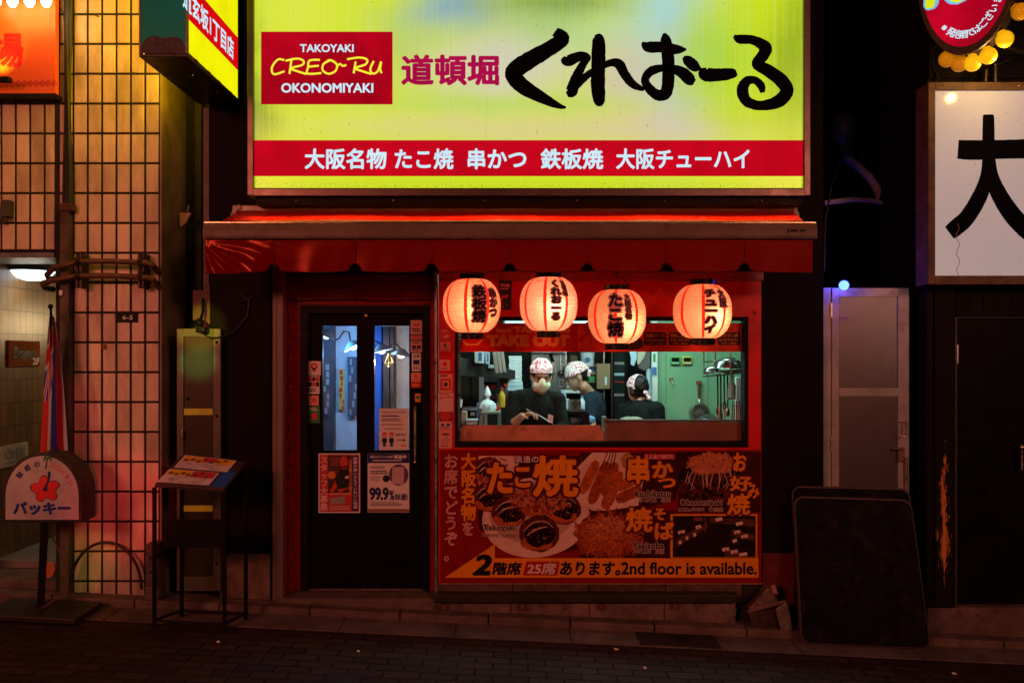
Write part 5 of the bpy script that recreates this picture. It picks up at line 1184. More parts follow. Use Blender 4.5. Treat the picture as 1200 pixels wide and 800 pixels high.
for i, (a, c) in enumerate(((595,612.5),(594.6,613))):
    crate('food_container', ('cloudy wide container right under the white stack', 'cloudy wide container at the very bottom of the white stack')[i], 'container', a, 447.8+i*5.2, c, 452.6+i*5.2, 1.33, .2, PLT, None, .003)
# plastic bag on a low table
c0 = P(571, 482, .95)
g = G(); g.lathe([(.02,0),(.06,.0),(.078,.03),(.07,.065),(.04,.09),(.018,.10),(.014,.115),(.03,.14),(.024,.17),(.012,.20),(.002,.215)], c0, 26, None, .22)
single('plastic_bag', g, mat('white_film', (0.72,0.78,0.82), .3, var=.1, vs=20, bmp=.6, bs=40), 'knotted white plastic bag standing on a small greenish table', 'bag', smooth=True)
t = thing('side_table', 'small greenish kitchen table carrying the white bag', 'table', P(575, 640, .95)); g = G(); g.pb(563.5, 482.2, 586.5, 485, .85, 1.2, .003); part('tabletop', g, GRS, t)
for q in (564.5, 585):
    for y in (.87, 1.17): g = G(); g.box(wx(q,.9)-.012, wx(q,.9)+.012, y-.012, y+.012, FL, wz(485.3,.85)); part('leg', g, GRS, t)
crate('tin', 'small red tin beside the white plastic bag', 'tin', 579.3, 475.5, 585.5, 482, .98, .05, PLR)
crate('carton', 'white carton behind the white plastic bag', 'box', 566, 461, 574, 475, 1.6, .1, PLW); crate('carton', 'white slab box half hidden by the masked cook', 'box', 582, 462, 592.5, 476, 1.6, .1, PLW); crate('utensil_box', 'black utensil box with red handles behind the small red tin', 'box', 576.2, 467, 582, 474.5, 1.45, .1, BLACK, extra=lambda t: part('handle', G().pb(577, 463, 578.5, 467, 1.47, 1.49).pb(580, 464, 583, 466.8, 1.47, 1.49), PLR, t))
crate('tray', 'grey work tray along the left end of the kitchen', 'tray', 541, 478.5, 560, 481, 1.2, .3, mat('greywork', (0.3,0.3,0.31), .4, .4))
g = G(); g.lathe([(.018,0),(.024,.06),(.026,.062),(.022,.06)], P(538.6, 477, .5), 16); single('paper_cup', g, PLW, 'white cup at the left jamb of the hatch', 'cup', smooth=True)
crate('spice_box', 'beige box low at the left end of the counter', 'box', 540.5, 482, 547, 497, .55, .1, mat('beige_box', (0.42,0.36,0.25), .6)); crate('food_tray', 'shallow white tray lying on the counter at the left', 'tray', 546.3, 493.6, 558.6, 497.4, .45, .12, PLW, lid=PLT); crate('till', 'black card machine behind the shallow white tray', 'machine', 550, 481.5, 558, 491, .75, .1, BLACK, extra=lambda t: part('screen', G().pb(551.5, 483, 556.5, 487, .744, .749), I_GRY, t)); crate('folder', 'blue grey folder leaning between the machine and the bag table', 'folder', 558.6, 472, 563, 490, .9, .02, mat('bluegrey', (0.16,0.2,0.27), .5))
# knife on the rail
t = thing('kitchen_knife', 'dark handled kitchen knife hung on the steel sheet behind the masked cook', 'knife', P(651, 440, 2.35)); g = G(); g.hexa([P(651.5,440,2.36), P(653.6,440,2.36), P(653.6,440,2.365), P(651.5,440,2.365), P(646.5,424,2.36), P(650,423,2.36), P(650,423,2.365), P(646.5,424,2.365)]); part('blade', g, STEEL, t); g = G(); g.tube([P(648,423.5,2.36), P(645,414,2.36)], .014); part('handle', g, BLACK, t)
# shelf unit
t = thing('shelving', 'open kitchen shelving crowded with tubs and boxes behind the second cook', 'shelving', P(690, 640, 1.9))
for q in (662.5, 707): g = G(); g.pb(q, 405, q+1.6, 500, 1.9, 1.93); part('post', g, STEEL, t)
for p in (428.2, 446.7, 461): g = G(); g.pb(662.6, p, 708.5, p+1.4, 1.905, 2.3); part('shelf', g, STEEL, t)
t = thing('bucket', 'white tub printed in blue on the top shelf above the second cook', 'tub', P(688.5, 428, 1.95)); g = G(); g.lathe([(.06,0),(.067,.115),(.07,.118),(.07,.125),(.001,.126)], P(688.5, 428, 2.02), 24); part('body', g, PLW, t, True); g = G(); g.pell(688.5, 421.5, 3.2, 3.4, 1.948, 18); part('print', g, PLB, t)
crate('bag_of_flour', 'brown sack on the top shelf left of the blue printed tub', 'sack', 667, 416, 677, 427.8, 2.0, .2, mat('sack', (0.12,0.08,0.05), .8), bev=.02); crate('small_box', 'dull pink box in front of the brown sack', 'box', 665, 424.5, 673, 428, 1.93, .06, mat('dullpink', (0.35,0.12,0.13), .6))
crate('folder', 'blue folders lying on the middle shelf', 'folder', 688, 430.4, 697.5, 435, 1.95, .2, PLB); crate('carton', 'tan carton under the blue folders', 'box', 687.5, 435.2, 698, 439, 1.95, .2, CARD); crate('small_box', 'bright green box on the middle shelf', 'box', 690, 440.8, 697, 446.3, 1.93, .15, PLG); crate('cardboard_box', 'brown cardboard box at the right of the shelving', 'box', 699.5, 426, 715, 455.5, 1.85, .25, CARD, extra=lambda t: part('paper_label', G().pb(708.5, 441.5, 711.5, 451, 1.846, 1.849), PLW, t)); crate('container', 'white container on the low shelf by the second cook\'s hands', 'container', 664.5, 451.8, 672.5, 456.4, 1.92, .15, PLW); crate('carton', 'white flat carton on the low shelf', 'box', 657.5, 457.2, 681, 460.6, 1.8, .2, PLW)
crate('tub', 'sky blue tub under the low shelf behind the masked cook', 'tub', 646, 461.2, 663.5, 468.2, 1.2, .2, mat('skyblue', (0.22,0.42,0.55), .4), bev=.01)
g = G(); g.lathe([(.034,0),(.036,.09),(.04,.092),(.04,.104),(.001,.106)], P(661, 481.5, .95), 22); single('canister', g, PLT, 'clear plastic canister between the masked cook and the black appliance', 'canister', smooth=True)
for i, (q, lab) in enumerate(((669.5,'left steel canister behind the black appliance'),(677,'right steel canister behind the black appliance'))):
    g = G(); g.lathe([(.027,0),(.027,.10),(.029,.102),(.024,.102),(.024,.06)], P(q, 482, 1.0+.03*i), 20); single('canister', g, STEEL, lab, 'canister', 'steel canisters', smooth=True)
g = G(); g.prism([(wx(a,.62), wz(b,.62)) for a, b in ((658,484.8),(658,481.5),(686,481.5),(690,483.5),(691,488),(691,506),(683,506),(683,485)) ], .62, .9, .006); single('appliance', g, BLACK, 'black rounded appliance hood on the counter between two cooks', 'appliance')
g = G(); g.ball(P(690,492,.98), .055, .04, .035, 20)
for v in g.bm.verts: v.co += Vector((mnoise.noise(v.co*30), mnoise.noise(v.co*30+Vector((9,0,0))), mnoise.noise(v.co*30+Vector((0,9,0)))))*.012
single('ice_bag', g, mat('blue_film', (0.15,0.28,0.5), .3, bmp=.5, bs=50), 'crumpled blue plastic bag under the second cook', 'bag', smooth=True)
g = G(); g.ball(P(674,492,.75), .05, .04, .03, 18)
for v in g.bm.verts: v.co += Vector((mnoise.noise(v.co*40), 0, mnoise.noise(v.co*40+Vector((0,9,0)))))*.014
single('plastic_bag', g, mat('pale_film', (0.5,0.58,0.64), .3, bmp=.5, bs=50), 'pale crumpled bag under the black appliance hood', 'bag', smooth=True)
# fridge and coat
t = thing('fridge', 'dark glass fronted fridge behind the shelving', 'fridge', P(726, 640, 1.9)); g = G(); g.pb(717, 400, 736, 640, 1.95, 2.5, .004); part('body', g, BLACK, t); g = G(); g.pb(719.5, 413, 732, 493, 1.94, 1.948); part('door', g, mat('fridge_glass', (0.02,0.03,0.03), .12), t)
for i, p in enumerate((424,437,447,461)): g = G(); g.pb(720, p, 731.5, p+(3 if i != 2 else 1.2), 1.93, 1.939); part('shelf_goods', g, (I_GRY, PLT, I_RED, I_GRY)[i], t)
g = G(); g.pb(716.2, 405, 718, 500, 1.85, 1.9); single('pole', g, WOOD, 'dark brown upright between the shelving and the fridge', 'post')
t = thing('hanging_jacket', 'grey and cream jacket hanging above the third cook', 'jacket', P(751, 412, 1.42)); g = G(); g.prism([(wx(a,1.42), wz(b,1.42)) for a, b in ((746,408),(763,408),(762,431),(755,435),(748,431),(745.5,420))], 1.42, 1.48, .012); part('body', g, mat('grey_jacket', (0.10,0.095,0.09), .9), t); g = G(); g.prism([(wx(a,1.415), wz(b,1.415)) for a, b in ((747,411),(757,411),(754.5,419),(748.5,427),(746.5,426))], 1.408, 1.417); part('collar', g, mat('cream_cloth', (0.42,0.38,0.28), .9), t)
g = G(); g.prism([(wx(a,1.38), wz(b,1.38)) for a, b in ((737.5,412),(746,412),(746.5,420),(743,429),(739,427),(740,419))], 1.38, 1.405, .006); single('plastic_bag', g, mat('bag_blueish', (0.35,0.52,0.62), .35, bmp=.3), 'pale blue plastic bag hooked left of the hanging jacket', 'bag')
g = G(); g.tube([P(760,432,1.44), P(760.5,470,1.44)], .022, 12); single('pipe', g, mat('blue_pipe', (0.35,0.5,0.62), .35), 'pale blue pipe running down below the hanging jacket', 'pipe', smooth=True)
t = thing('notice', 'upright white card with a green mark on the door casing', 'notice', P(766.5, 440, 1.44)); g = G(); g.pb(763.7, 411, 769.8, 439.8, 1.444, 1.449); part('sheet', g, PLW, t); g = G(); g.pb(765.5, 414, 768.2, 424, 1.441, 1.4435); part('mark', g, PLG, t); g = G(); g.pb(764.2, 430, 769.5, 439, 1.441, 1.4435); part('mark', g, PLB, t)
# timers, hook, pans
for q, c_, lab in ((791.5,(0.05,0.35,0.10),'green digital timer on the pale green wall'),(805.5,(0.42,0.45,0.05),'yellow green digital timer on the pale green wall')):
    t = thing('kitchen_timer', lab, 'timer', P(q, 427, 1.48), 'two kitchen timers'); g = G(); g.pb(q-5.8, 417.6, q+5.8, 427.2, 1.475, 1.4985, .008); part('case', g, mat('timer_%d' % q, c_, .4), t); g = G(); g.pb(q-4.2, 419, q+4.2, 423.4, 1.4715, 1.4745); part('screen', g, BLACK, t); g = G(); [g.pb(q-3.6+i*2.8, 424.6, q-1.9+i*2.8, 426, 1.472, 1.4745) for i in range(3)]; part('button', g, PLW, t)
g = G(); g.pb(784.5, 441.5, 788.5, 446, 1.485, 1.4985, .003); g.tube([P(787,446,1.48), P(787.6,449,1.47), P(790,449.6,1.47)], .005, 6); single('wall_hook', g, mat('brass_hook', (0.4,0.33,0.18), .4, .8), 'small brass hook below the two timers', 'hook')
t = thing('frying_pan', 'steel frying pan with a dark wooden handle hanging on the green wall', 'pan', P(819.5, 495, 1.46))
Ry = Matrix.Rotation(R(90), 3, 'X')
g = G(); g.lathe([(.001,.045),(.075,.045),(.092,.0),(.095,.0),(.079,.052),(.001,.052)], P(819.5, 483, 1.44), 30, Ry); part('bowl', g, STEEL, t, True)
g = G(); g.tube([P(819.5,472,1.45), P(819.5,466.5,1.46)], .009); part('neck', g, STEEL, t); g = G(); g.tube([P(819.5,467,1.46), P(819.5,460,1.46), P(819.5,450,1.46)], [.010,.015,.011], 10); part('handle', g, mat('redwood_handle', (0.14,0.03,0.018), .4), t, True); g = G(); g.pb(816.8, 446, 822.3, 450, 1.465, 1.4985, .003); part('hanger', g, mat('hanger_brown', (0.22,0.06,0.03), .6), t)
g = G(); g.lathe([(.001,.03),(.06,.026),(.088,.0),(.09,-.004),(.001,-.003)], P(830, 491, 1.2), 28, Matrix.Rotation(R(20), 3, 'X')); g.ball(P(830,488.5,1.17), .012); single('wok_lid', g, mat('dark_steel', (0.10,0.10,0.10), .35, .7), 'dark domed pan lid resting in front of the frying pan', 'lid', smooth=True)
t = thing('saucepan', 'lidded pot standing on the counter in front of the third cook', 'pot', P(740, 500, .42)); g = G(); g.lathe([(.085,0),(.09,.05),(.093,.052),(.088,.05)], P(740, 500, .45), 30); part('body', g, STEEL, t, True); g = G(); g.lathe([(.093,.0),(.085,.014),(.05,.026),(.001,.03)], P(740, 492, .45), 30); lid = part('lid', g, GRS, t, True); g = G(); g.lathe([(.008,.0),(.008,.015),(.022,.018),(.022,.026),(.001,.028)], P(740, 488.2, .45), 16); part('knob', g, BLACK, lid, True)
# right end: rack, bowls, utensils
t = thing('dish_rack', 'hanging steel rack at the upper right corner of the hatch', 'rack', P(847, 440, .5)); g = G()
for q in (824.5, 838, 856, 871): g.tube([P(q,405,.45), P(q+.5,436,.45)], .005, 6)
g.tube([P(824,437,.44), P(872,433,.5)], .007, 6); g.tube([P(824,441,.60), P(872,437,.66)], .006, 6); g.tube([P(824,424,.44), P(872,421,.5)], .005, 6)
for i in range(6): g.tube([P(828+i*7.5,437-i*.6,.44), P(828+i*7.5,440-i*.6,.62)], .004, 5)
part('frame', g, STEEL, t)
for q, p, r_, lab in ((853,428,.118,'largest steel bowl, turned upside down on the hanging rack'),(834,432,.06,'small steel bowl at the left end of the hanging rack')):
    g = G(); g.lathe([(.001,r_*.72),(r_*.5,r_*.66),(r_*.86,r_*.4),(r_,.0),(r_+.008,-.004),(r_-.004,.0)], P(q, p+3, .56), 30); single('steel_bowl', g, mat('bowl_steel', (0.22,0.25,0.25), .22, .95), lab, 'bowl', smooth=True)
g = G(); g.lathe([(.001,-.03),(.05,-.028),(.10,-.004),(.105,.0),(.098,.0)], P(858, 434, .54), 30); single('steel_bowl', g, mat('darker_steel', (0.2,0.22,0.22), .25, .9), 'shallow dark steel dish under the largest bowl', 'bowl', smooth=True)
for i, (q, m_, b_, lab) in enumerate(((841,WOOD,486,'dark wooden spatula, leftmost of the hanging utensils'),(844.5,STEEL,492,'long steel ladle hanging beside the wooden spatula'),(848.5,WOOD,480,'brown paddle in the middle of the hanging utensils'),(852.5,STEEL,488,'steel skimmer at the right of the hanging utensils'))):
    t = thing('hanging_utensil', lab, 'utensil', P(q, 440, .72)); g = G(); g.tube([P(q,438,.7), P(q+.4,b_-10,.7)], .006, 6); part('handle', g, BLACK, t); g = G(); g.ball(P(q+.5,b_-5,.7), .016, .006, .036, 12); part('head', g, m_, t, True)
g = G(); g.lathe([(.03,0),(.032,.01),(.032,.10),(.012,.13),(.012,.16),(.016,.162),(.016,.18),(.001,.182)], P(857.5, 466, .6), 20); single('spray_bottle', g, mat('teal_bottle', (0.22,0.45,0.45), .3), 'teal plastic bottle at the right end of the kitchen', 'bottle', smooth=True)
g = G(); g.pb(853, 466.3, 863, 468, .58, .72); single('small_shelf', g, GRS, 'little steel shelf carrying the teal bottle', 'shelf')
g = G(); g.pb(862.5, 442, 873, 492, .75, .78, .004); single('cutting_board', g, PLW, 'white chopping board standing at the right jamb', 'board')
g = G(); [g.tube([P(859+i*1.9, 470+(i%2)*4, .5+.01*i), P(857.5+i*2.6, 493, .5)], .005, 6) for i in range(5)]; single('skewer_bundle', g, mat('red_sticks', (0.16,0.05,0.03), .5), 'bundle of reddish sticks below the teal bottle', 'sticks')
g = G(); g.tube([P(849,474,.62), P(849.5,493,.62)], .006); g.tube([P(843,476,.62), P(843,493,.62)], .01); single('whisk', g, STEEL, 'steel whisk standing on the counter at the right', 'whisk')

# more of the clutter
JAR = mat('jar_glass', (0.30,0.22,0.12), .2)
def bottle(nm, lab, q, p, Y, h, r, m, capm, group=None):
    b = P(q, p, Y); t = thing(nm, lab, 'bottle', b, group); g = G(); g.lathe([(r*.9,0),(r,.006),(r,h*.62),(r*.42,h*.80),(r*.40,h*.9)], b, 16); part('body', g, m, t, True)
    g = G(); g.lathe([(r*.5,h*.88),(r*.5,h),(.001,h+.001)], b, 12); part('cap', g, capm, t, True)
bottle('sauce_bottle', 'dark sauce bottle with a red cap at the left of the low shelf row', 592, 476, 1.3, .20, .035, mat('sauce_dark', (0.03,0.012,0.008), .25), PLR)
bottle('sauce_bottle', 'yellow squeeze bottle beside the dark sauce bottle', 588, 477, 1.2, .17, .03, mat('mustard_yellow', (0.6,0.38,0.03), .35), PLR)
bottle('sauce_bottle', 'white squeeze bottle with green cap left of the tub of canisters', 651.5, 482, 1.05, .13, .026, PLW, PLG)
bottle('spray_bottle', 'tall clear spray bottle hung over the black appliance hood', 682, 481, 1.15, .13, .026, PLT, PLB)
for i in range(5): bottle('spice_jar', 'small brown spice jar in a row of alike jars on the lowest shelf board', 668+i*5.0, 461, 1.93, .085, .03, JAR, STEEL, 'row of spice jars')
for i in range(4): bottle('spice_jar', 'small amber jar in a row of alike jars on the middle shelf board', 666+i*5.0, 446.7, 1.93, .075, .03, mat('amber_jar', (0.35,0.13,0.03), .25), PLW, 'row of amber jars')
crate('carton', 'pale flat carton pushed under the middle shelf at the left', 'box', 664, 437.5, 685, 440.6, 1.95, .2, PLW); crate('carton', 'orange printed carton on the pale flat carton', 'box', 666, 430.4, 676, 437.2, 1.96, .2, mat('carton_orange', (0.5,0.16,0.04), .6), extra=lambda t: part('print', G().pb(667.5, 432, 674.5, 434.5, 1.956, 1.959), PLW, t)); crate('carton', 'blue and white carton right of the orange printed one', 'box', 677, 431.5, 686, 437.2, 1.96, .2, PLB, extra=lambda t: part('print', G().pb(678, 433, 685, 435, 1.956, 1.959), PLW, t))
for i, (a, b, c, d, lab) in enumerate(((626,423,634,436,'order slip taped high on the dull steel sheet'),(655,444,661,454,'small order slip taped low on the dull steel sheet'))):
    t = thing('order_slip', lab, 'paper', P((a+c)/2, d, 2.39)); g = G(); g.pb(a, b, c, d, 2.392, 2.396); part('sheet', g, PAPER, t); marks(t, 2.392, 70+i, a+1, b+1.5, c-1, d-2, 4)
t = thing('ladle', 'steel ladle hung on the dull steel sheet beside the knife', 'ladle', P(657, 440, 2.35)); g = G(); g.tube([P(657,414,2.37), P(657.4,434,2.36)], .007, 6); part('handle', g, STEEL, t); g = G(); g.ball(P(657.5,437,2.34), .035, .03, .028); part('bowl', g, STEEL, t, True)
g = G(); g.tube([P(623,414,2.36), P(664,414,2.36)], .008, 6); single('utensil_rail', g, STEEL, 'steel rail across the dull steel sheet holding knife and ladle', 'rail')
# ================================================================== PEOPLE
SKIN = None
def skin():
    m, n, l, p, o = nt('skin')
    tc = n.new('ShaderNodeTexCoord').outputs['Object']
    l.new(mixc(n, l, noise_n(n, l, tc, 14, 5), (0.36,0.19,0.115), (0.46,0.26,0.165)), p.inputs['Base Color']); p.inputs['Roughness'].default_value = .5
    p.inputs['Subsurface Weight'].default_value = .08; p.inputs['Subsurface Radius'].default_value = (.02,.008,.004); return m
SKIN = skin(); HAIR = mat('black_hair', (0.010,0.008,0.008), .4, var=.4, vs=60, bmp=.5, bs=160)
SHIRT = mat('black_shirt', (0.006,0.010,0.009), .9, spec=.15, var=.4, vs=10, bmp=.3, bs=60); TROU = mat('dark_trousers', (0.02,0.02,0.025), .8); NAVY = mat('navy_tee', (0.010,0.022,0.036), .9, spec=.2, var=.35, vs=9, bmp=.25)
def bandana_mat():
    m, n, l, p, o = nt('bandana_cloth')
    tc = n.new('ShaderNodeTexCoord').outputs['Object']
    f = noise_n(n, l, tc, 17, 2, .5, 2.4); w = mth(n, l, 'ABSOLUTE', mth(n, l, 'SUBTRACT', f, .5))
    l.new(mixc(n, l, mapr(n, l, w, .030, .044), (0.56,0.02,0.04), (0.80,0.74,0.74)), p.inputs['Base Color']); p.inputs['Roughness'].default_value = .85; return m
BAND = bandana_mat()
def remesh(g, vox, sm=6):
    me = bpy.data.meshes.new('tmp'); g.bm.to_mesh(me); g.bm.free()
    o = bpy.data.objects.new('tmp', me); COL.objects.link(o)
    r = o.modifiers.new('r', 'REMESH'); r.mode = 'VOXEL'; r.voxel_size = vox
    k = o.modifiers.new('s', 'SMOOTH'); k.iterations = sm; k.factor = .5
    bpy.context.view_layer.update(); dg = bpy.context.evaluated_depsgraph_get()
    m2 = bpy.data.meshes.new_from_object(o.evaluated_get(dg)); bpy.data.objects.remove(o); bpy.data.meshes.remove(me)
    h = G(); h.bm.from_mesh(m2); bpy.data.meshes.remove(m2); return h
def headM(c, yaw, pitch, roll=0.0):        # the face looks along -Y before turning
    return Matrix.Translation(c) @ Matrix.Rotation(yaw, 4, 'Z') @ Matrix.Rotation(pitch, 4, 'X') @ Matrix.Rotation(roll, 4, 'Y')
def add_head(g, M):
    T = lambda x, y, z: M @ Vector((x, y, z))
    def el(c, r, seg=20):
        mm = M @ Matrix.Translation(c) @ Matrix.Diagonal((r[0], r[1], r[2], 1)); bmesh.ops.create_uvsphere(g.bm, u_segments=seg, v_segments=14, radius=1, matrix=mm)
    el((0,.012,.035), (.076,.094,.088)); el((0,-.022,-.035), (.063,.070,.075)); el((0,-.050,-.088), (.034,.034,.026)); el((0,-.075,-.01), (.045,.018,.04))
    g.tube([T(0,-.088,.012), T(0,-.103,-.022), T(0,-.106,-.030)], [.009,.014,.012], 10); g.ball(T(.010,-.096,-.032), .009); g.ball(T(-.010,-.096,-.032), .009)
    g.tube([T(-.024,-.083,-.062), T(0,-.092,-.060), T(.024,-.083,-.062)], [.006,.009,.006], 8)
    g.tube([T(-.045,-.080,.022), T(0,-.092,.024), T(.045,-.080,.022)], [.008,.009,.008], 8)
    for sx_ in (-1, 1): el((sx_*.078,.012,-.012), (.010,.022,.034), 14)
def add_hand(g, wrist, d, nrm, L=.17, curl=1.25, spread=.16):
    d = d.normalized(); nrm = (nrm - d*nrm.dot(d)).normalized(); sd = d.cross(nrm)
    palm = wrist + d*L*.30
    for k in (-1, -.33, .33, 1): g.seg(wrist+sd*k*.020, .014, wrist+d*L*.48+sd*k*.028, .012, 10)
    for i, ln in enumerate((.42, .48, .45, .34)):
        b = wrist + d*L*.48 + sd*(i-1.5)*.0195; dirv = (d + sd*(i-1.5)*spread*.3).normalized(); p0 = b; r = .0088
        for k, fr in enumerate((.45,.32,.23)):
            ang = curl*(.45+.55*k)*.85; v = dirv*math.cos(ang)+nrm*math.sin(ang); p1 = p0+v*L*ln*fr*1.05; g.seg(p0, r, p1, r*.9, 8); p0 = p1; r *= .9
    b = wrist + d*L*.14 - sd*.030; t1 = b + (d*.55 - sd*.62 + nrm*.45).normalized()*L*.24; t2 = t1 + (d*.8 + sd*.25 + nrm*.55).normalized()*L*.20
    g.seg(b, .014, t1, .0115, 10); g.seg(t1, .0115, t2, .009, 10)
def person(label, c, hipc, M, shL, shR, elL, elR, haL, haR, handdir, shirt_m, sleeve=1.0, collar=.45, vox=.006):
    t = thing('person', label, 'person', (hipc.x, hipc.y, FL)); V = Vector
    neck = M @ V((0,.016,-.10)); chest = (shL+shR)/2 + V((0,.0,-.10)); base = (shL+shR)/2 + V((0,0,.03))
    hl = (elL-shL)
    g = G(); add_head(g, M)
    g.seg(base, .062, neck, .052, 14)
    def torso(g, e):
        ax = (shR-shL).normalized(); mr = Matrix((ax, V((0,0,1)).cross(ax), V((0,0,1)))).transposed()
        w = (shR-shL).length/2
        g.ball(chest+V((0,0,.02)), w*.92+e, .115+e, .17+e, 22, mr); g.ball((chest*.45+hipc*.55)+V((0,0,.02)), .148+e, .105+e, .20+e, 22, mr); g.ball(hipc, .165+e, .115+e, .13+e, 22, mr)
        g.seg(shL, .058+e, base, .058+e); g.seg(shR, .058+e, base, .058+e)
    torso(g, 0)
    for sh, el, ha, hd in ((shL,elL,haL,handdir[0]),(shR,elR,haR,handdir[1])):
        g.seg(sh, .052, el, .042); g.seg(el, .042, ha, .028); add_hand(g, ha, hd[0], hd[1])
    ax = (shR-shL).normalized()
    feet = []
    for k in (-1, 1):
        hp = hipc + ax*k*.085 + V((0,0,-.04)); kn = V((hp.x+ax.x*k*.02, hp.y-.02, (hp.z+FL)/2+.02)); an = V((kn.x, hp.y+.02, FL+.075)); feet.append((hp, kn, an))
        g.seg(hp, .082, kn, .056); g.seg(kn, .056, an, .038); fw = (M.to_3x3() @ V((0,-1,0))); fw.z = 0; fw.normalize()
        g.seg(an+V((0,0,-.035)), .038, an+fw*.13+V((0,0,-.045)), .030)
    part('body', remesh(g, vox, 3), SKIN, t, True)
    g = G(); torso(g, .014)
    for sh, el, ha in ((shL,elL,haL),(shR,elR,haR)):
        if sleeve >= 1: g.seg(sh, .066, el, .056); g.seg(el, .056, el.lerp(ha, sleeve-1), .050)
        else: g.seg(sh, .068, sh.lerp(el, sleeve), .064)
    g.seg(base, .066, base.lerp(neck, collar), .058); sgm = remesh(g, .009, 8)
    for v in sgm.bm.verts: v.co += v.normal*(.008*mnoise.noise(v.co*Vector((13,13,7)))+.005*mnoise.noise(v.co*Vector((30,30,14))))
    part('shirt', sgm, shirt_m, t, True)
    g = G()
    for hp, kn, an in feet: g.seg(hp, .10, kn, .074); g.seg(kn, .074, an+V((0,0,.03)), .062)
    g.ball(hipc+V((0,0,-.02)), .178, .13, .12); part('trousers', remesh(g, .012, 6), TROU, t, True)
    g = G()
    for hp, kn, an in feet: g.ball(an+V((0,0,-.03))+fw*.06, .048, .12, .043)
    part('shoe', g, BLACK, t, True)
    # face
    for sx_ in (-1, 1):
        mm = M @ Matrix.Translation((sx_*.031,-.0865,.004)); g = G(); bmesh.ops.create_uvsphere(g.bm, u_segments=14, v_segments=10, radius=.0115, matrix=mm @ Matrix.Diagonal((1.35,.55,.40,1))); e = part('eye', g, mat('eye_dark', (0.008,0.006,0.006), .7, spec=.1), t, True)
        g = G(); g.tube([M @ V((sx_*.016,-.0965,.021)), M @ V((sx_*.032,-.0965,.026)), M @ V((sx_*.048,-.085,.021))], [.0028,.0036,.002], 6); part('eyebrow', g, HAIR, t, True)
    def shell(test, off, m, name, rough=0.0):
        g = G(); src = G(); add_head(src, M); h = remesh(src, .006, 5); Mi = M.inverted(); h.bm.normal_update()
        bm = h.bm; kill = [f for f in bm.faces if not test(Mi @ f.calc_center_median())]; bmesh.ops.delete(bm, geom=kill, context='FACES')
        for v in bm.verts: v.co += v.normal*(off + rough*mnoise.noise(v.co*38))
        bmesh.ops.solidify(bm, geom=bm.faces[:], thickness=-.004)
        return part(name, h, m, t, True)
    return t, M, shell, V
PXY = lambda px, py, Y: P(px, py, Y)
V3 = Vector
# the masked cook, facing the street
M1 = headM(P(634.5, 440.5, .46), R(3), R(-15), 0)
M1 = headM(P(634.5, 440.5, .46), R(4), R(14))
t, M, shell, V = person('masked cook in black with a patterned headscarf, holding a pick at the hatch', None, P(629, 548, .60), M1,
    P(605, 468, .56), P(653, 469, .56), P(599, 499, .46), P(660, 502, .50), P(611.5, 487.5, .34), P(642, 506, .30),
    ((V3((.75,-.45,.28)), V3((.3,-.3,-.75))), (V3((-.5,-.7,-.2)), V3((-.2,.1,-1)))), SHIRT, 1.22, vox=.0045)
shell(lambda p: p.z > .036 + .10*max(0, p.y)*-1 and p.z > .030 - .25*(p.y-.0)*0 and not (p.y < -.05 and p.z < .044), .013, BAND, 'headscarf', .010)
shell(lambda p: p.z > -.05 and p.y > .02 and p.z < .05, .006, HAIR, 'hair')
g = G(); bmesh.ops.create_uvsphere(g.bm, u_segments=36, v_segments=26, radius=1)
bm = g.bm; bmesh.ops.delete(bm, geom=[f for f in bm.faces if f.calc_center_median().y > -.12], context='FACES')
for v in bm.verts:
    c_ = v.co; k_ = max(0, -c_.y); nb = math.exp(-(c_.x/.34)**2)*math.exp(-((c_.z-.45)/.55)**2); zz = -.062+.054*c_.z + (.034*math.exp(-(c_.x/.55)**2)*c_.z if c_.z > 0 else .006*abs(c_.x))
    v.co = M @ Vector((.069*c_.x, -.030-.058*k_**.75-.006*math.exp(-(c_.x/.35)**2)-.034*nb, zz))
bmesh.ops.solidify(bm, geom=bm.faces[:], thickness=.003)
mask_m = mat('cream_mask', (0.74,0.92,0.66), .85, var=.06, bmp=.1); mk = part('face_mask', g, mask_m, t, True)
for sx_ in (-1, 1): g = G(); g.tube([M @ V((sx_*.064,-.045,-.030)), M @ V((sx_*.076,-.010,-.006)), M @ V((sx_*.084,.016,.008))], .002, 5); part('ear_loop', g, mask_m, mk)
shell(lambda p: .012 < p.z < .05 and abs(p.x) > .050, .005, HAIR, 'fringe')
g = G(); c0 = P(644.6, 487.5, .40)
g.hexa([P(641.6,494,.418), P(647.6,496,.418), P(647.6,496,.425), P(641.6,494,.425), P(642.4,484.5,.422), P(648.6,487,.422), P(648.6,487,.429), P(642.4,484.5,.429)]); part('name_badge', g, mat('badge_tan', (0.5,0.34,0.28), .6), t)
g = G(); g.tube([P(617,479.5,.31), P(631,486,.26), P(645,494.5,.20)], [.0045,.0035,.0018], 8); single('pick', g, STEEL, 'thin steel pick held in the masked cook\'s hand', 'pick', smooth=True)
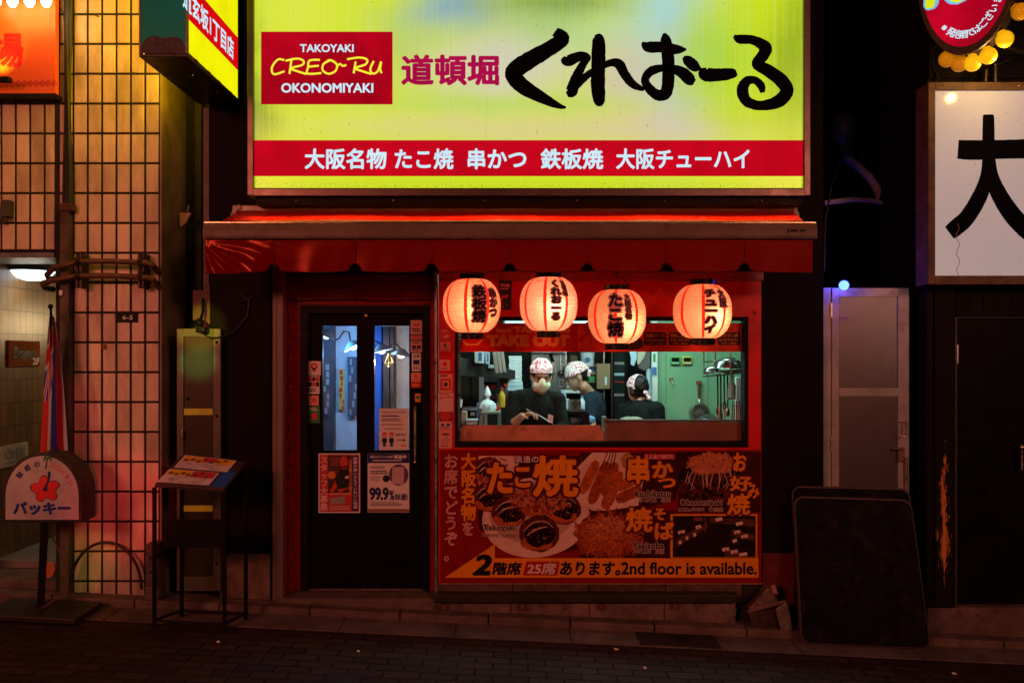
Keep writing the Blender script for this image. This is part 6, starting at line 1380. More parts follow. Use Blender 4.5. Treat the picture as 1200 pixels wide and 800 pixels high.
# second cook in profile
M2 = headM(P(676, 441.5, 1.35), R(-88), R(24))
t, M, shell, V = person('second cook seen in profile with a pinkish headscarf bending over his work', None, P(697, 545, 1.52), M2,
    P(690, 470, 1.28), P(697, 469, 1.64), P(693, 500, 1.22), P(700, 500, 1.66), P(674, 503, 1.25), P(678, 503, 1.55),
    ((V3((-1,-.1,-.2)), V3((0,.1,-1))), (V3((-1,-.1,-.2)), V3((0,.1,-1)))), NAVY, .62, vox=.007)
shell(lambda p: p.z > .030, .012, BAND, 'headscarf', .005)
shell(lambda p: p.z > -.05 and p.y > .035 and p.z < .04, .006, HAIR, 'hair')
g = G(); kq = M @ V((0,.105,.035)); g.ball(kq, .026, .022, .022); g.seg(kq, .014, kq+Vector((.02,-.01,-.06)), .018, 10); g.seg(kq, .012, kq+Vector((.035,.0,-.03)), .017, 10); part('scarf_knot', g, BAND, t, True)
# third cook from behind
M3 = headM(P(747, 457, 1.235), R(-148), R(10))
t, M, shell, V = person('third cook in black seen from behind with a tied headscarf', None, P(752, 560, 1.2), M3,
    P(769, 480, 1.12), P(731, 481, 1.30), P(773, 510, 1.1), P(727, 512, 1.30), P(757, 520, 1.30), P(738, 520, 1.36),
    ((V3((-.4,.9,-.1)), V3((0,0,-1))), (V3((.2,.9,-.1)), V3((0,0,-1)))), SHIRT, .6, collar=.62, vox=.007)
shell(lambda p: p.z > .020 - .35*(p.y-.02) and p.y < .055, .012, BAND, 'headscarf', .005)
shell(lambda p: p.z > -.105 and p.y > .012 and not (p.z > .020 - .35*(p.y-.02) and p.y < .055), .011, HAIR, 'hair', .008)
g = G(); kq = M @ V((.0,.105,-.035)); g.ball(kq, .022, .022, .02); g.seg(kq, .012, kq+Vector((.03,-.02,-.05)), .016, 10); part('scarf_knot', g, BAND, t, True)
# ================================================================== LEFT SIDE OBJECTS
# cable trunking, pipes, plate on the tiled pillar
g = G(); g.box(wx(70.5,-.12), wx(81.5,-.12), -.13, -.067, -.14, wz(240,-.12), .004)
t = thing('cable_duct', 'weathered square cable duct running up the pale tiled pillar', 'duct', (wx(76,-.1), -.1, -.14)); part('casing', g, mat('duct_grey', (0.085,0.06,0.045), .6, var=.5, vs=6, dirt=(0.03,0.02,0.015)), t)
g = G(); g.pb(68, 238, 84, 247, -.14, -.066, .006); part('collar', g, mat('duct_rust', (0.08,0.035,0.025), .7), t)
g = G(); g.pb(69, 340, 73, 346, -.145, -.13, .003); part('clip', g, PLW, t)
g = G()
for i in range(5):
    xo = wx(76+i*1.7,-.1); g.tube([Vector((xo+.008*math.sin(z*1.6+i*1.3)+.006*math.sin(z*4+i), -.09-.006*(i%3), z)) for z in [wz(238,-.1)+k*.12 for k in range(24)]], .011+.002*(i%2), 7)
single('cable_bundle', g, RUBBER, 'bundle of black cables climbing from the square duct up the tiled pillar', 'cables', smooth=True)
g = G(); g.tube([P(66,0,-.08), P(70,9,-.09), P(74,15,-.10), P(76,30,-.10)], .004, 5); g.tube([P(81,16,-.09), P(92,17,-.085), P(110,17.5,-.083), P(116,20,-.083)], .004, 5); single('loose_cable', g, RUBBER, 'thin loose cable looping beside the red bar sign', 'cable')
PIPE = mat('brown_pipe', (0.13,0.075,0.045), .5, .3, var=.4, vs=9, dirt=(0.05,0.03,0.02))
for k, (p0, p1, p2, lab) in enumerate(((322,310,306,'upper of the two brown pipes wrapped round the tiled pillar'),(333,326,323,'lower of the two brown pipes wrapped round the tiled pillar'))):
    t = thing('pipe', lab, 'pipe', P(120, p2, -.15), 'pair of pipes round the tiled pillar'); g = G()
    sx0 = 55 if k == 0 else 50
    g.tube([P(sx0+13,p0+6,.02), P(sx0+2,p0+4,-.06), P(sx0,p0,-.15), P(sx0+9,p1+3,-.20), P(sx0+30,p1-1,-.205), P(90,p2,-.20), P(130,p2,-.20), P(172,p2+2,-.20), P(178,p2+4,-.19), P(186,p2+14,-.08)], .020, 10); part('tube', g, PIPE, t, True)
    g = G()
    for q in (92, 165): g.tube([P(q-2.5,p2,-.20), P(q+2.5,p2,-.20)], .027, 10)
    part('clamp', g, mat('clamp_dark', (0.05,0.035,0.03), .5, .5), t)
t = thing('pipe_bracket', 'pair of upright steel brackets carrying the two brown pipes', 'bracket', P(129, 338, -.1)); 
for q in (92, 165): g = G(); g.pb(q-3.5, 297, q-1, 337, -.178, -.068); g.pb(q+1, 297, q+3.5, 337, -.178, -.068); part('strut', g, mat('clamp_dark', (0.05,0.035,0.03), .5, .5), t)
g = G(); g.pb(0, 234, 11, 254, -.13, -.068, .006); g.tube([P(3,252,-.11), P(3,262,-.11)], .012); g.tube([P(8,252,-.11), P(8,260,-.11)], .012); single('junction_box', g, mat('box_grey', (0.05,0.045,0.04), .5), 'small dark junction box at the left edge above the passage', 'box')
t = thing('house_number_plate', 'small black plate numbered 6-5 on the tiled pillar', 'plate', P(148, 377, -.075)); g = G(); g.pb(135, 366, 161, 377.5, -.078, -.067, .002); part('plate', g, BLACK, t); tx(t, '6-5', 143.5, 369.3, 155.5, 374.3, -.0788, PLW, .01)
g = G(); g.pb(119, 403, 124, 409, -.076, -.067, .002); single('hook_plate', g, mat('hook_rust', (0.22,0.08,0.03), .7), 'little rusty hook plate on the tiled pillar', 'hook')
g = G(); g.prism([(wx(a,-.08), wz(b,-.08)) for a, b in ((193.5,242),(207,242),(200,255),(194,260))], .2, .23); g.tube([P(204,241,-.05)+Vector((0,.27,0)), P(205,233,-.05)+Vector((0,.27,0))], .004, 5); single('corner_bracket', g, mat('bracket_pink', (0.5,0.32,0.27), .6), 'pale triangular bracket in the gap beside the tiled pillar', 'bracket')
# hose arch leaning on the pillar
g = G(); g.tube([P(124+42*math.cos(R(a)), 690-55*math.sin(R(a)) if a < 180 else 690, -.13) for a in range(0, 181, 10)], .011, 8); single('hose_hoop', g, mat('hoop_dark', (0.035,0.02,0.015), .5), 'dark arched hoop standing against the foot of the tiled pillar', 'hoop', smooth=True)
# ceiling lamp in the passage
ly = .5
t = thing('ceiling_lamp', 'glowing white dome lamp under the ceiling of the left passage', 'lamp', P(38, 318, ly+.2)); c0 = Vector((wx(38,ly+.2), ly+.2, wz(318,ly+.2)))
g = G(); g.lathe([(.18,.0),(.185,.02),(.185,.07),(.17,.08)], c0, 32); part('base', g, mat('lamp_base', (0.22,0.24,0.2), .5), t, True)
g = G(); g.lathe([(.001,-.078),(.06,-.073),(.115,-.052),(.150,-.025),(.168,0)], c0, 32); part('dome', g, emat('white_dome', (.80,.93,1.0), 2.6), t, True)
g = G(); g.tube([c0+Vector((-.14,-.06,0)), c0+Vector((-.14,-.06,-.14))], .003, 5); g.ball(c0+Vector((-.14,-.06,-.145)), .009); part('pull_cord', g, PLW, t)
lamp('passage_light', 'POINT', c0+Vector((0,-.02,-.17)), .9, (1.0,.74,.42), .12)
lamp('passage_light', 'POINT', (-3.35, 1.9, 2.0), 24, (1.0,.70,.34), .12)
# plaques on the passage wall
def wallplate(nm, lab, cat, ya, yb_, za, zb_, m):
    t = thing(nm, lab, cat, (-3.998, (ya+yb_)/2, za)); g = G(); g.box(-3.997, -3.985, ya, yb_, za, zb_, .002); part('plate', g, m, t); return t
yA = lambda q: 4.0*F0/(600-q)-CY        # Y of a photo column on the plane X=-4
t = wallplate('bar_plaque', 'brown plaque lettered Bogus 2F on the brown passage tiles', 'plaque', yA(8), yA(45), 1.62, 1.83, mat('plaque_brown', (0.24,0.07,0.025), .95, spec=.0))
tx(t, 'Bogus', 0, 0, 0, 0, 0, INK, .03, .2, f=lambda u, v: Vector((-3.983, yA(13)+u*(yA(40)-yA(13)), 1.66+v*.12)))
tx(t, '2F', 0, 0, 0, 0, 0, PAPER, .02, f=lambda u, v: Vector((-3.983, yA(36)+u*(yA(44)-yA(36)), 1.635+v*.055)))
t = wallplate('enamel_plate', 'pale plate with two brushed characters low on the brown passage tiles', 'plaque', yA(-4), yA(31), .83, 1.0, mat('plate_pale', (0.5,0.44,0.36), .5))
tx(t, '空襲', 0, 0, 0, 0, 0, I_GRY, .02, f=lambda u, v: Vector((-3.983, yA(3)+u*(yA(28)-yA(3)), .85+v*.12)))
g = G(); g.box(-3.93, -3.55, 1.2, 1.75, gz(-3.7)+.152, gz(-3.7)+.162); single('door_mat', g, BLACK, 'flat dark grid mat on the floor of the left passage', 'mat')
g = G(); g.lathe([(.05,0),(.055,.05),(.03,.09),(.001,.10)], P(58,674,-.02), 14, None, .3); single('litter', g, mat('orange_litter', (0.55,0.14,0.04), .6), 'small crumpled orange wrapper by the cable duct', 'litter')
# flag
t = thing('flag', 'furled flag with a crossed canton and red, white and blue stripes on a slanting pole', 'flag', P(62, 530, -.26))
g = G(); g.tube([P(59.5,360,-.30), P(60.5,400,-.27), P(72,520,-.16)], .009, 8); g.ball(P(59.3,359,-.30), .018); part('pole', g, BLACK, t, True)
def flagmat():
    m, n, l, p, o = nt('flag_cloth')
    uv = n.new('ShaderNodeUVMap').outputs[0]; sx = n.new('ShaderNodeSeparateXYZ'); l.new(uv, sx.inputs[0]); u, v = sx.outputs[0], sx.outputs[1]
    k = mth(n, l, 'FLOOR', mth(n, l, 'MULTIPLY', v, 5.0)); k3 = mth(n, l, 'MODULO', k, 3.0)
    c = mixc(n, l, mth(n, l, 'LESS_THAN', k3, .5), mixc(n, l, mth(n, l, 'LESS_THAN', k3, 1.5), (0.02,0.05,0.42), (0.32,0.012,0.012)), (0.34,0.38,0.44))
    cu_ = mth(n, l, 'MULTIPLY', u, 2.0); cv = mth(n, l, 'MULTIPLY', mth(n, l, 'SUBTRACT', v, .5), 2.0)
    d1 = mth(n, l, 'ABSOLUTE', mth(n, l, 'SUBTRACT', cu_, cv)); d2 = mth(n, l, 'ABSOLUTE', mth(n, l, 'SUBTRACT', mth(n, l, 'SUBTRACT', 1.0, cu_), cv))
    dd = mth(n, l, 'MINIMUM', d1, d2); cr = mth(n, l, 'MINIMUM', mth(n, l, 'ABSOLUTE', mth(n, l, 'SUBTRACT', cu_, .5)), mth(n, l, 'ABSOLUTE', mth(n, l, 'SUBTRACT', cv, .5)))
    w = mth(n, l, 'MAXIMUM', mth(n, l, 'LESS_THAN', dd, .13), mth(n, l, 'LESS_THAN', cr, .15)); r = mth(n, l, 'MAXIMUM', mth(n, l, 'LESS_THAN', dd, .05), mth(n, l, 'LESS_THAN', cr, .09))
    cc = mixc(n, l, r, mixc(n, l, w, (0.012,0.03,0.32), (0.34,0.38,0.44)), (0.32,0.012,0.012))
    isc = mth(n, l, 'MULTIPLY', mth(n, l, 'LESS_THAN', u, .5), mth(n, l, 'GREATER_THAN', v, .5))
    l.new(mixc(n, l, isc, c, cc), p.inputs['Base Color']); p.inputs['Roughness'].default_value = .8; return m
g = G(); NU, NV = 44, 40; rows = []; uvs = {}
for j in range(NV+1):
    b = j/NV; row = []
    for i in range(NU+1):
        a = i/NU; f = .12+.88*min(1, b*1.7)**.8
        q0 = 58.5-11.5*b**.8; q1 = 61+b**.5*18.5
        px = q0+(q1-q0)*(a+.04*math.sin(a*9)*f); py = 368+161*b+(6*math.sin(a*9)+ 5*a)*b
        y = -.27+.045*f*math.sin(a*8+b*2.2)+.012*math.sin(a*21+b*5)
        vt = g.bm.verts.new(P(px, py, y)); row.append(vt); uvs[vt] = (min(1, b*.78+.22*a), 1-a*.95 if True else 0)
    rows.append(row)
for j in range(NV):
    for i in range(NU): g.bm.faces.new((rows[j][i], rows[j][i+1], rows[j+1][i+1], rows[j+1][i]))
ul = g.bm.loops.layers.uv.new('UVMap')
for f in g.bm.faces:
    for lp in f.loops: lp[ul].uv = uvs[lp.vert]
part('cloth', g, flagmat(), t, True)

# bar stand sign with the arched top
by = -.55
t = thing('stand_sign', 'arched white stand sign with a red hibiscus and blue katakana on a single post', 'sign', (wx(50,by), by+.1, gz(-3.1)+.004))
def arch(a, c, top, sh, bot, Y, n=24):
    pts = [(c, bot), (c, sh)]
    for i in range(1, n): th = math.pi*i/n; pts.append(((a+c)/2+(c-a)/2*math.cos(th), sh-(sh-top)*math.sin(th)))
    return [(wx(x,Y), wz(y,Y)) for x, y in pts+[(a, sh), (a, bot)]]
g = G(); g.prism(arch(3, 95.5, 530, 580, 611.5, by), by, by+.20, .006); part('case', g, mat('case_black', (0.02,0.018,0.017), .45, var=.4, dirt=(0.15,0.12,0.1), dirt_amt=.3), t)
FACE = mat('sign_face_white', (0.42,0.40,0.42), .35, var=.2, vs=6, bmp=.03, dirt=(0.24,0.17,0.15), dirt_amt=.4)
g = G(); g.prism(arch(6.5, 92, 534, 581, 608.5, by-.004), by-.004, by-.0005); part('face', g, FACE, t)
yf = by-.0055
tx(t, 'バッキー', 15, 587.5, 83, 603, yf, mat('sign_blue', (0.012,0.03,0.22), .45, bmp=0), .06)
HB_R = mat('hibiscus_red', (0.66,0.03,0.025), .45, bmp=0)
for nm, m_, gr, dyy in (('flower_edge', I_NAV, 1.12, 0), ('flower', HB_R, 1.0, .0008)):
    g = G()
    for i in range(5):
        a = R(90+i*72+8); cx, cy = 53+8.5*math.cos(a), 573-6.8*math.sin(a); g.pell(cx, cy, 8.6*gr, 5.8*gr, yf-dyy-.00008*i, 18, .12, rot=-math.degrees(a))
    part(nm, g, m_, t)
g = G(); stroke(g, [(53,572,3),(57,561,2.4),(57.5,555,3.6),(57,552,1.5)], yf-.002, 4); g.pell(53, 573, 3, 2.6, yf-.0024, 12); part('stamen', g, I_NAV, t)
g = G(); stroke(g, [(53.5,549,1.2),(54.5,542,1.5),(55.5,537,1.2)], yf, 3); part('palm_trunk', g, I_NAV, t)
g = G(); [stroke(g, [(55.5,537,1.2),(55.5+3*dx,537-2*abs(dx)**.5+1+q,1.8),(55.5+5.5*dx,538+q*2,.6)], yf-.0004-.0001*i, 3) for i, (dx, q) in enumerate(((-1,0),(1,0),(-.7,-1.2),(.7,-1.2),(-.9,1.5),(.9,1.5)))]; part('palm_leaf', g, mat('palm_green', (0.02,0.16,0.05), .5, bmp=0), t)
def arc_text(chars, a0, a1, m_, wid):
    g = G()
    for i, ch in enumerate(chars):
        a = R(a0+(a1-a0)*i/(len(chars)-1)); cx, cy = 49.5+35*math.cos(a), 580-37*math.sin(a); th = math.pi/2-a
        def f(u, v, cx=cx, cy=cy, th=th):
            dx, dy = (u-.5)*wid, -(v-.5)*wid; return P(cx+dx*math.cos(th)-dy*math.sin(th), cy+dx*math.sin(th)+dy*math.cos(th), yf)
        add_glyphs(g, ch, f, .03, cell=True)
    part('lettering', g, m_, t)
arc_text('魅惑の', 140, 100, I_NAV, 7.5); arc_text('ハワイアン', 70, 24, HB_R, 7.5)
g = G(); g.hexa([P(43,712,by+.08), P(52,712,by+.08), P(52,712,by+.13), P(43,712,by+.13), P(47.5,612,by+.08), P(57.5,612,by+.08), P(57.5,612,by+.13), P(47.5,612,by+.13)], .003); part('post', g, BLACK, t)
xa, xb = wx(-12,by), wx(98,by); g = G(); g.hexa([(xa,by-.12,gz(xa)+.06),(xb,by-.12,gz(xb)+.06),(xb,by+.28,gz(xb)+.065),(xa,by+.28,gz(xa)+.065),(xa,by-.12,gz(xa)+.10),(xb,by-.12,gz(xb)+.10),(xb,by+.28,gz(xb)+.105),(xa,by+.28,gz(xa)+.105)], .008)
for v in g.bm.verts: v.co.z -= .05
part('base_plate', g, mat('base_iron', (0.03,0.022,0.02), .5, .3, var=.5), t)
g = G(); g.tube([P(60,600,by+.1), P(62,630,by+.12), P(76,660,by+.14), P(80,685,by+.16), P(62,704,by+.12), P(45,714,by+.05)], .006, 6); part('flex', g, mat('flex_brown', (0.12,0.05,0.03), .6), t, True)

# menu stand
t = thing('menu_stand', 'slim black menu stand with a sloping top by the entrance', 'stand', (-2.1, -.5, gz(-2.1)+.006))
FLc, FRc, BRc, BLc = P(181,567,-.62), P(263,572,-.62), P(288,541,-.37), P(213,533,-.37)
g = G()
def quadbox(c4, th): g.hexa([Vector(v)-Vector((0,0,th)) for v in c4]+[Vector(v) for v in c4], .003)
quadbox((FLc, FRc, BRc, BLc), .022); part('board', g, mat('menu_board', (0.045,0.022,0.016), .45, var=.5, vs=8), t)
for cc, nm in ((FLc,'leg'),(FRc,'leg'),(BRc,'leg'),(BLc,'leg')):
    b = Vector((cc.x, cc.y, gz(cc.x)+.007)); g = G(); e = .011
    g.hexa([b+Vector((-e,-e,0)), b+Vector((e,-e,0)), b+Vector((e,e,0)), b+Vector((-e,e,0))]+[cc+Vector((d[0]*e,d[1]*e,-.022)) for d in ((-1,-1),(1,-1),(1,1),(-1,1))]); part('leg', g, BLACK, t)
g = G()
for a, b, h in ((FLc,FRc,.05),(FRc,BRc,.05),(BRc,BLc,.05),(BLc,FLc,.05)): g.tube([Vector((a.x,a.y,gz(a.x)+h)), Vector((b.x,b.y,gz(b.x)+h))], .009, 6)
part('bottom_rail', g, BLACK, t)
g = G(); g.pb(190, 608, 264, 641, -.60, -.59, .002); part('crossboard', g, BLACK, t)
g = G(); U = (FRc-FLc); Vv = (BLc-FLc); Nn = U.cross(Vv).normalized()
BP = lambda u, v, h=0: FLc+(FRc-FLc)*u*(1-v)+(BRc-BLc)*u*v+(BLc-FLc)*v+Nn*h
for i, (a, b, c, d, col, lab) in enumerate(((.02,.06,.76,.50,'front','front menu sheet lying on the slim black stand'),(.06,.56,.86,.99,'rear','rear menu sheet lying on the slim black stand'))):
    org = BP((a+c)/2, (b+d)/2, .002); q = thing('menu_sheet', lab, 'menu', org, 'menu sheets on the stand'); 
    Q = lambda u, v, h: BP(a+(c-a)*u, b+(d-b)*v, h)
    def quad(u0, v0, u1, v1, h): g = G(); g.bm.faces.new([g.bm.verts.new(Q(u0,v0,h)), g.bm.verts.new(Q(u1,v0,h)), g.bm.verts.new(Q(u1,v1,h)), g.bm.verts.new(Q(u0,v1,h))]); return g
    g = G(); g.hexa([Q(0,0,.002),Q(1,0,.002),Q(1,1,.002),Q(0,1,.002),Q(0,0,.007),Q(1,0,.007),Q(1,1,.007),Q(0,1,.007)]); part('sheet', g, mat('laminated_paper', (0.62,0.56,0.6), .2, bmp=0), q)
    part('yellow_field', quad(.03,.55,.5,.97,.0075), mat('menu_yellow', (0.75,0.38,0.01), .25, bmp=0), q); part('red_field', quad(.51,.5,.97,.97,.0075) if i == 0 else quad(.40,.62,.66,.97,.0078), mat('menu_red', (0.55,0.03,0.08), .25, bmp=0), q)
    if i: part('yellow_field', quad(.67,.5,.97,.97,.0075), mat('menu_yellow', (0.75,0.38,0.01), .25, bmp=0), q)
    g = G(); r = random.Random(i+40)
    for k in range(26):
        u0 = r.uniform(.05,.8); v0 = r.uniform(.06,.46); vs_ = [Q(u0,v0,.0078+k*.00001), Q(u0+r.uniform(.03,.14),v0,.0078+k*.00001)]; vs_ += [Q(u0+.1,v0+.035,.0078+k*.00001), Q(u0,v0+.035,.0078+k*.00001)]; g.bm.faces.new([g.bm.verts.new(v) for v in vs_])
    part('small_print', g, I_GRY, q)
    g = G(); r = random.Random(i+50)
    for k in range(7):
        u0 = .1+.12*k; v0 = r.uniform(.56,.85); g.bm.faces.new([g.bm.verts.new(Q(u0+.05*math.cos(w_*.785), v0+.09*math.sin(w_*.785), .0082+k*.00002)) for w_ in range(8)])
    part('dish_print', g, mat('dish_brown', (0.12,0.05,0.03), .3, bmp=0), q)
g = G(); g.bm.faces.new([g.bm.verts.new(BP(*q)) for q in ((.78,.03,.001),(.99,.03,.001),(.99,.62,.001),(.80,.62,.001))]); part('blue_patch', g, mat('blue_gloss', (0.02,0.09,0.42), .2, bmp=0), t)

# perforated steel vent at the left
def perforated(name, c, pitch, hole, metal=.8, rough=.32):
    m, n, l, p, o = nt(name)
    tc = n.new('ShaderNodeTexCoord').outputs['Object']; sx = n.new('ShaderNodeSeparateXYZ'); l.new(tc, sx.inputs[0])
    def dist(ox, oz):
        a = mth(n, l, 'SUBTRACT', mth(n, l, 'FRACT', mth(n, l, 'ADD', mth(n, l, 'MULTIPLY', sx.outputs[0], 1/pitch), ox)), .5)
        b = mth(n, l, 'MULTIPLY', mth(n, l, 'SUBTRACT', mth(n, l, 'FRACT', mth(n, l, 'ADD', mth(n, l, 'MULTIPLY', sx.outputs[2], 1/(pitch*1.732)), oz)), .5), 1.732)
        return mth(n, l, 'SQRT', mth(n, l, 'ADD', mth(n, l, 'MULTIPLY', a, a), mth(n, l, 'MULTIPLY', b, b)))
    d = mth(n, l, 'MINIMUM', dist(0, 0), dist(.5, .5)); hol = mth(n, l, 'LESS_THAN', d, hole)
    l.new(mixc(n, l, noise_n(n, l, tc, 8, 5), tuple(v*.7 for v in c), c), p.inputs['Base Color']); p.inputs['Metallic'].default_value = metal; p.inputs['Roughness'].default_value = rough
    tr = n.new('ShaderNodeBsdfTransparent'); mx = n.new('ShaderNodeMixShader'); l.new(hol, mx.inputs[0]); l.new(p.outputs[0], mx.inputs[1]); l.new(tr.outputs[0], mx.inputs[2]); l.new(mx.outputs[0], o.inputs[0]); return m
vy = -.075
t = thing('vent_door', 'narrow perforated steel vent door in the gap left of the shop', 'door', P(232, 692, vy)); VM = mat('yellowed_steel', (0.12,0.12,0.085), .4, .5, var=.2, vs=5, bmp=.1, dirt=(0.15,0.12,0.06), dirt_amt=.5)
g = G(); g.pb(207, 385, 215, 692, vy, -.03, .003); g.pb(249.5, 385, 258.5, 692, vy, -.03, .003); g.box(wx(215,vy)+.0005, wx(249.5,vy)-.0005, vy+.0005, -.03, wz(394,vy), wz(385,vy)); g.box(wx(215,vy)+.0005, wx(249.5,vy)-.0005, vy+.0005, -.03, wz(692,vy), wz(676,vy)); part('frame', g, VM, t)
g = G(); g.pb(215.1, 394.1, 249.4, 675.9, vy+.012, vy+.013); part('perforated_panel', g, perforated('vent_perforated', (0.10,0.085,0.05), .0150, .30, .7), t)
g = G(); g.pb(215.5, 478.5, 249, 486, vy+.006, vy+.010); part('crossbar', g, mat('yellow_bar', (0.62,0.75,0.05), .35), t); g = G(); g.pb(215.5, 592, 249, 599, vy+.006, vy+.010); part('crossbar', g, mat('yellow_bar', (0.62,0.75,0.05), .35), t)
g = G(); g.pb(214, 392, 251, 680, -.028, -.02); part('back', g, DARK, t)
g = G(); [g.ball(P(q, p, vy), .012, .004, .012, 8) for q, p in ((254,401),(254,487),(220,467),(254,660))]; part('knob', g, BLACK, t); g = G(); g.pb(211.5, 503, 214.5, 515, vy-.02, vy, .003); part('latch', g, STEEL, t)
t = thing('floodlight', 'small black floodlight clamped over the perforated vent door', 'lamp', P(234, 386, -.12)); g = G(); g.ball(P(233.5,378,-.13), .035, .03, .03); g.pb(229, 383.5, 240, 389.5, -.17, -.10, .004); g.tube([P(238,350,-.05), P(238,365,-.08), P(235,375,-.12)], .012); part('head', g, BLACK, t, True)
g = G(); g.tube([P(236,390,-.15), P(246,396,-.12), P(258,395,-.08), P(275,388,-.03), P(290,370,-.02), P(292,352,-.02), P(280,344,-.02), P(273,348,-.02), P(282,354,-.02), P(296,348,-.02)], .005, 6); part('flex', g, RUBBER, t, True)
g = G(); g.pb(240, 333, 246, 380, -.02, .3, .003); g.pb(226, 340, 240.5, 375, .1, .3); single('pipe_box', g, mat('pipe_pinkish', (0.16,0.09,0.07), .6), 'short brownish boxed pipe under the left end of the awning', 'duct')
g = G()
for i, (a, c, h) in enumerate(((170,186,.10),(171,185,.09),(170.5,186,.09),(171.5,185,.10))): g.hexa([(wx(a,-.2),-.22,gz(-2.6)+.06+i*.1),(wx(c,-.2),-.22,gz(-2.6)+.06+i*.1),(wx(c,-.2),-.08,gz(-2.6)+.06+i*.1),(wx(a,-.2),-.08,gz(-2.6)+.06+i*.1),(wx(a,-.2),-.22,gz(-2.6)+.06+i*.1+h),(wx(c,-.2),-.22,gz(-2.6)+.06+i*.1+h),(wx(c,-.2),-.08,gz(-2.6)+.06+i*.1+h),(wx(a,-.2),-.08,gz(-2.6)+.06+i*.1+h)], .012)
single('stacked_blocks', g, mat('grey_block', (0.12,0.09,0.075), .8, var=.4, bmp=.4), 'low stack of dull grey blocks between the tiled pillar and the menu stand', 'blocks')

# ================================================================== RIGHT SIDE OBJECTS
cyb = .06
t = thing('steel_cabinet', 'tall steel cabinet with a perforated door beneath the blue lamp', 'cabinet', P(1010, 745, cyb)); SM = mat('cabinet_steel', (0.34,0.36,0.34), .45, .3, var=.2, vs=4, bmp=.1, dirt=(0.2,0.12,0.08), dirt_amt=.4)
g = G(); g.pb(956, 337, 974.2, 742, cyb, cyb+.4, .004); g.box(wx(974.2,cyb)+.001, wx(1066,cyb), cyb+.06, cyb+.4, wz(742,cyb), wz(338,cyb)); part('body', g, SM, t)
g = G(); x_ = lambda q: wx(q, cyb-.01)
for a, b, c, d in ((975,337.5,983.5,742),(1052.5,337.5,1065.5,742)): g.pb(a, b, c, d, cyb-.01, cyb+.03, .003)
for b, d in ((337.5,347.5),(454.5,464),(700,742)): g.box(x_(983.5)+.0006, x_(1052.5)-.0006, cyb-.0095, cyb+.03, wz(d,cyb-.01), wz(b,cyb-.01))
dr = part('door', g, SM, t)
g = G(); g.box(x_(983.5), x_(1052.5), cyb+.003, cyb+.004, wz(700,cyb), wz(347,cyb)); part('perforated_panel', g, perforated('cabinet_perforated', (0.24,0.23,0.21), .0155, .30, .7), dr)
g = G(); g.box(x_(982), x_(1054), cyb+.04, cyb+.05, wz(742,cyb), wz(345,cyb)); part('inner_panel', g, mat('cabinet_inside', (0.03,0.026,0.022), .6, var=.5), t)
g = G(); g.tube([P(1055.5,494,cyb-.01), P(1055.5,494,cyb-.05), P(1061.5,494,cyb-.05), P(1061.5,511,cyb-.05), P(1055.5,511,cyb-.05), P(1055.5,511,cyb-.01)], .006, 6); part('handle', g, ALU, dr)
g = G(); g.pb(1053, 524, 1060, 541, cyb-.03, cyb-.01, .004); g.tube([P(1047,526,cyb-.03), P(1058,526,cyb-.05)], .008); part('lock', g, mat('old_brass', (0.25,0.17,0.10), .4, .8), dr); g = G(); g.tube([P(1062,535,cyb-.03), P(1062,575,cyb-.03)], .010); part('lock_bar', g, ALU, dr)
for p in (355, 512): g = G(); g.pb(973.6, p, 975.6, p+17, cyb-.014, cyb-.001); part('hinge', g, ALU, t)
g = G(); g.pb(954, 331, 962.5, 338, cyb-.03, cyb+.0, .002); part('corner_plate', g, PLW, t); g = G(); g.ball(P(958.2,334.5,cyb-.032), .006); part('bolt', g, BLACK, t)
g = G(); fine(g, 984, 370, 997, 377, 2, cyb-.0005, 61, .7); part('scratched_note', g, mat('chalk', (0.5,0.38,0.32), .7, bmp=0), dr)
t = thing('blue_lamp', 'tiny glaring blue lamp on top of the steel cabinet', 'lamp', P(989, 338, cyb)); g = G(); g.tube([P(989,337.5,cyb+.01), P(989,342,cyb+.01)], .012); part('base', g, BLACK, t); g = G(); g.ball(P(989,334.3,cyb-.01), .036, seg=18); part('bulb', g, emat('blue_led', (.05,.11,1.0), 8.0), t, True)
lamp('blue_light', 'POINT', P(989,331,cyb-.06), 3.5, (.03,.05,1.0), .03)
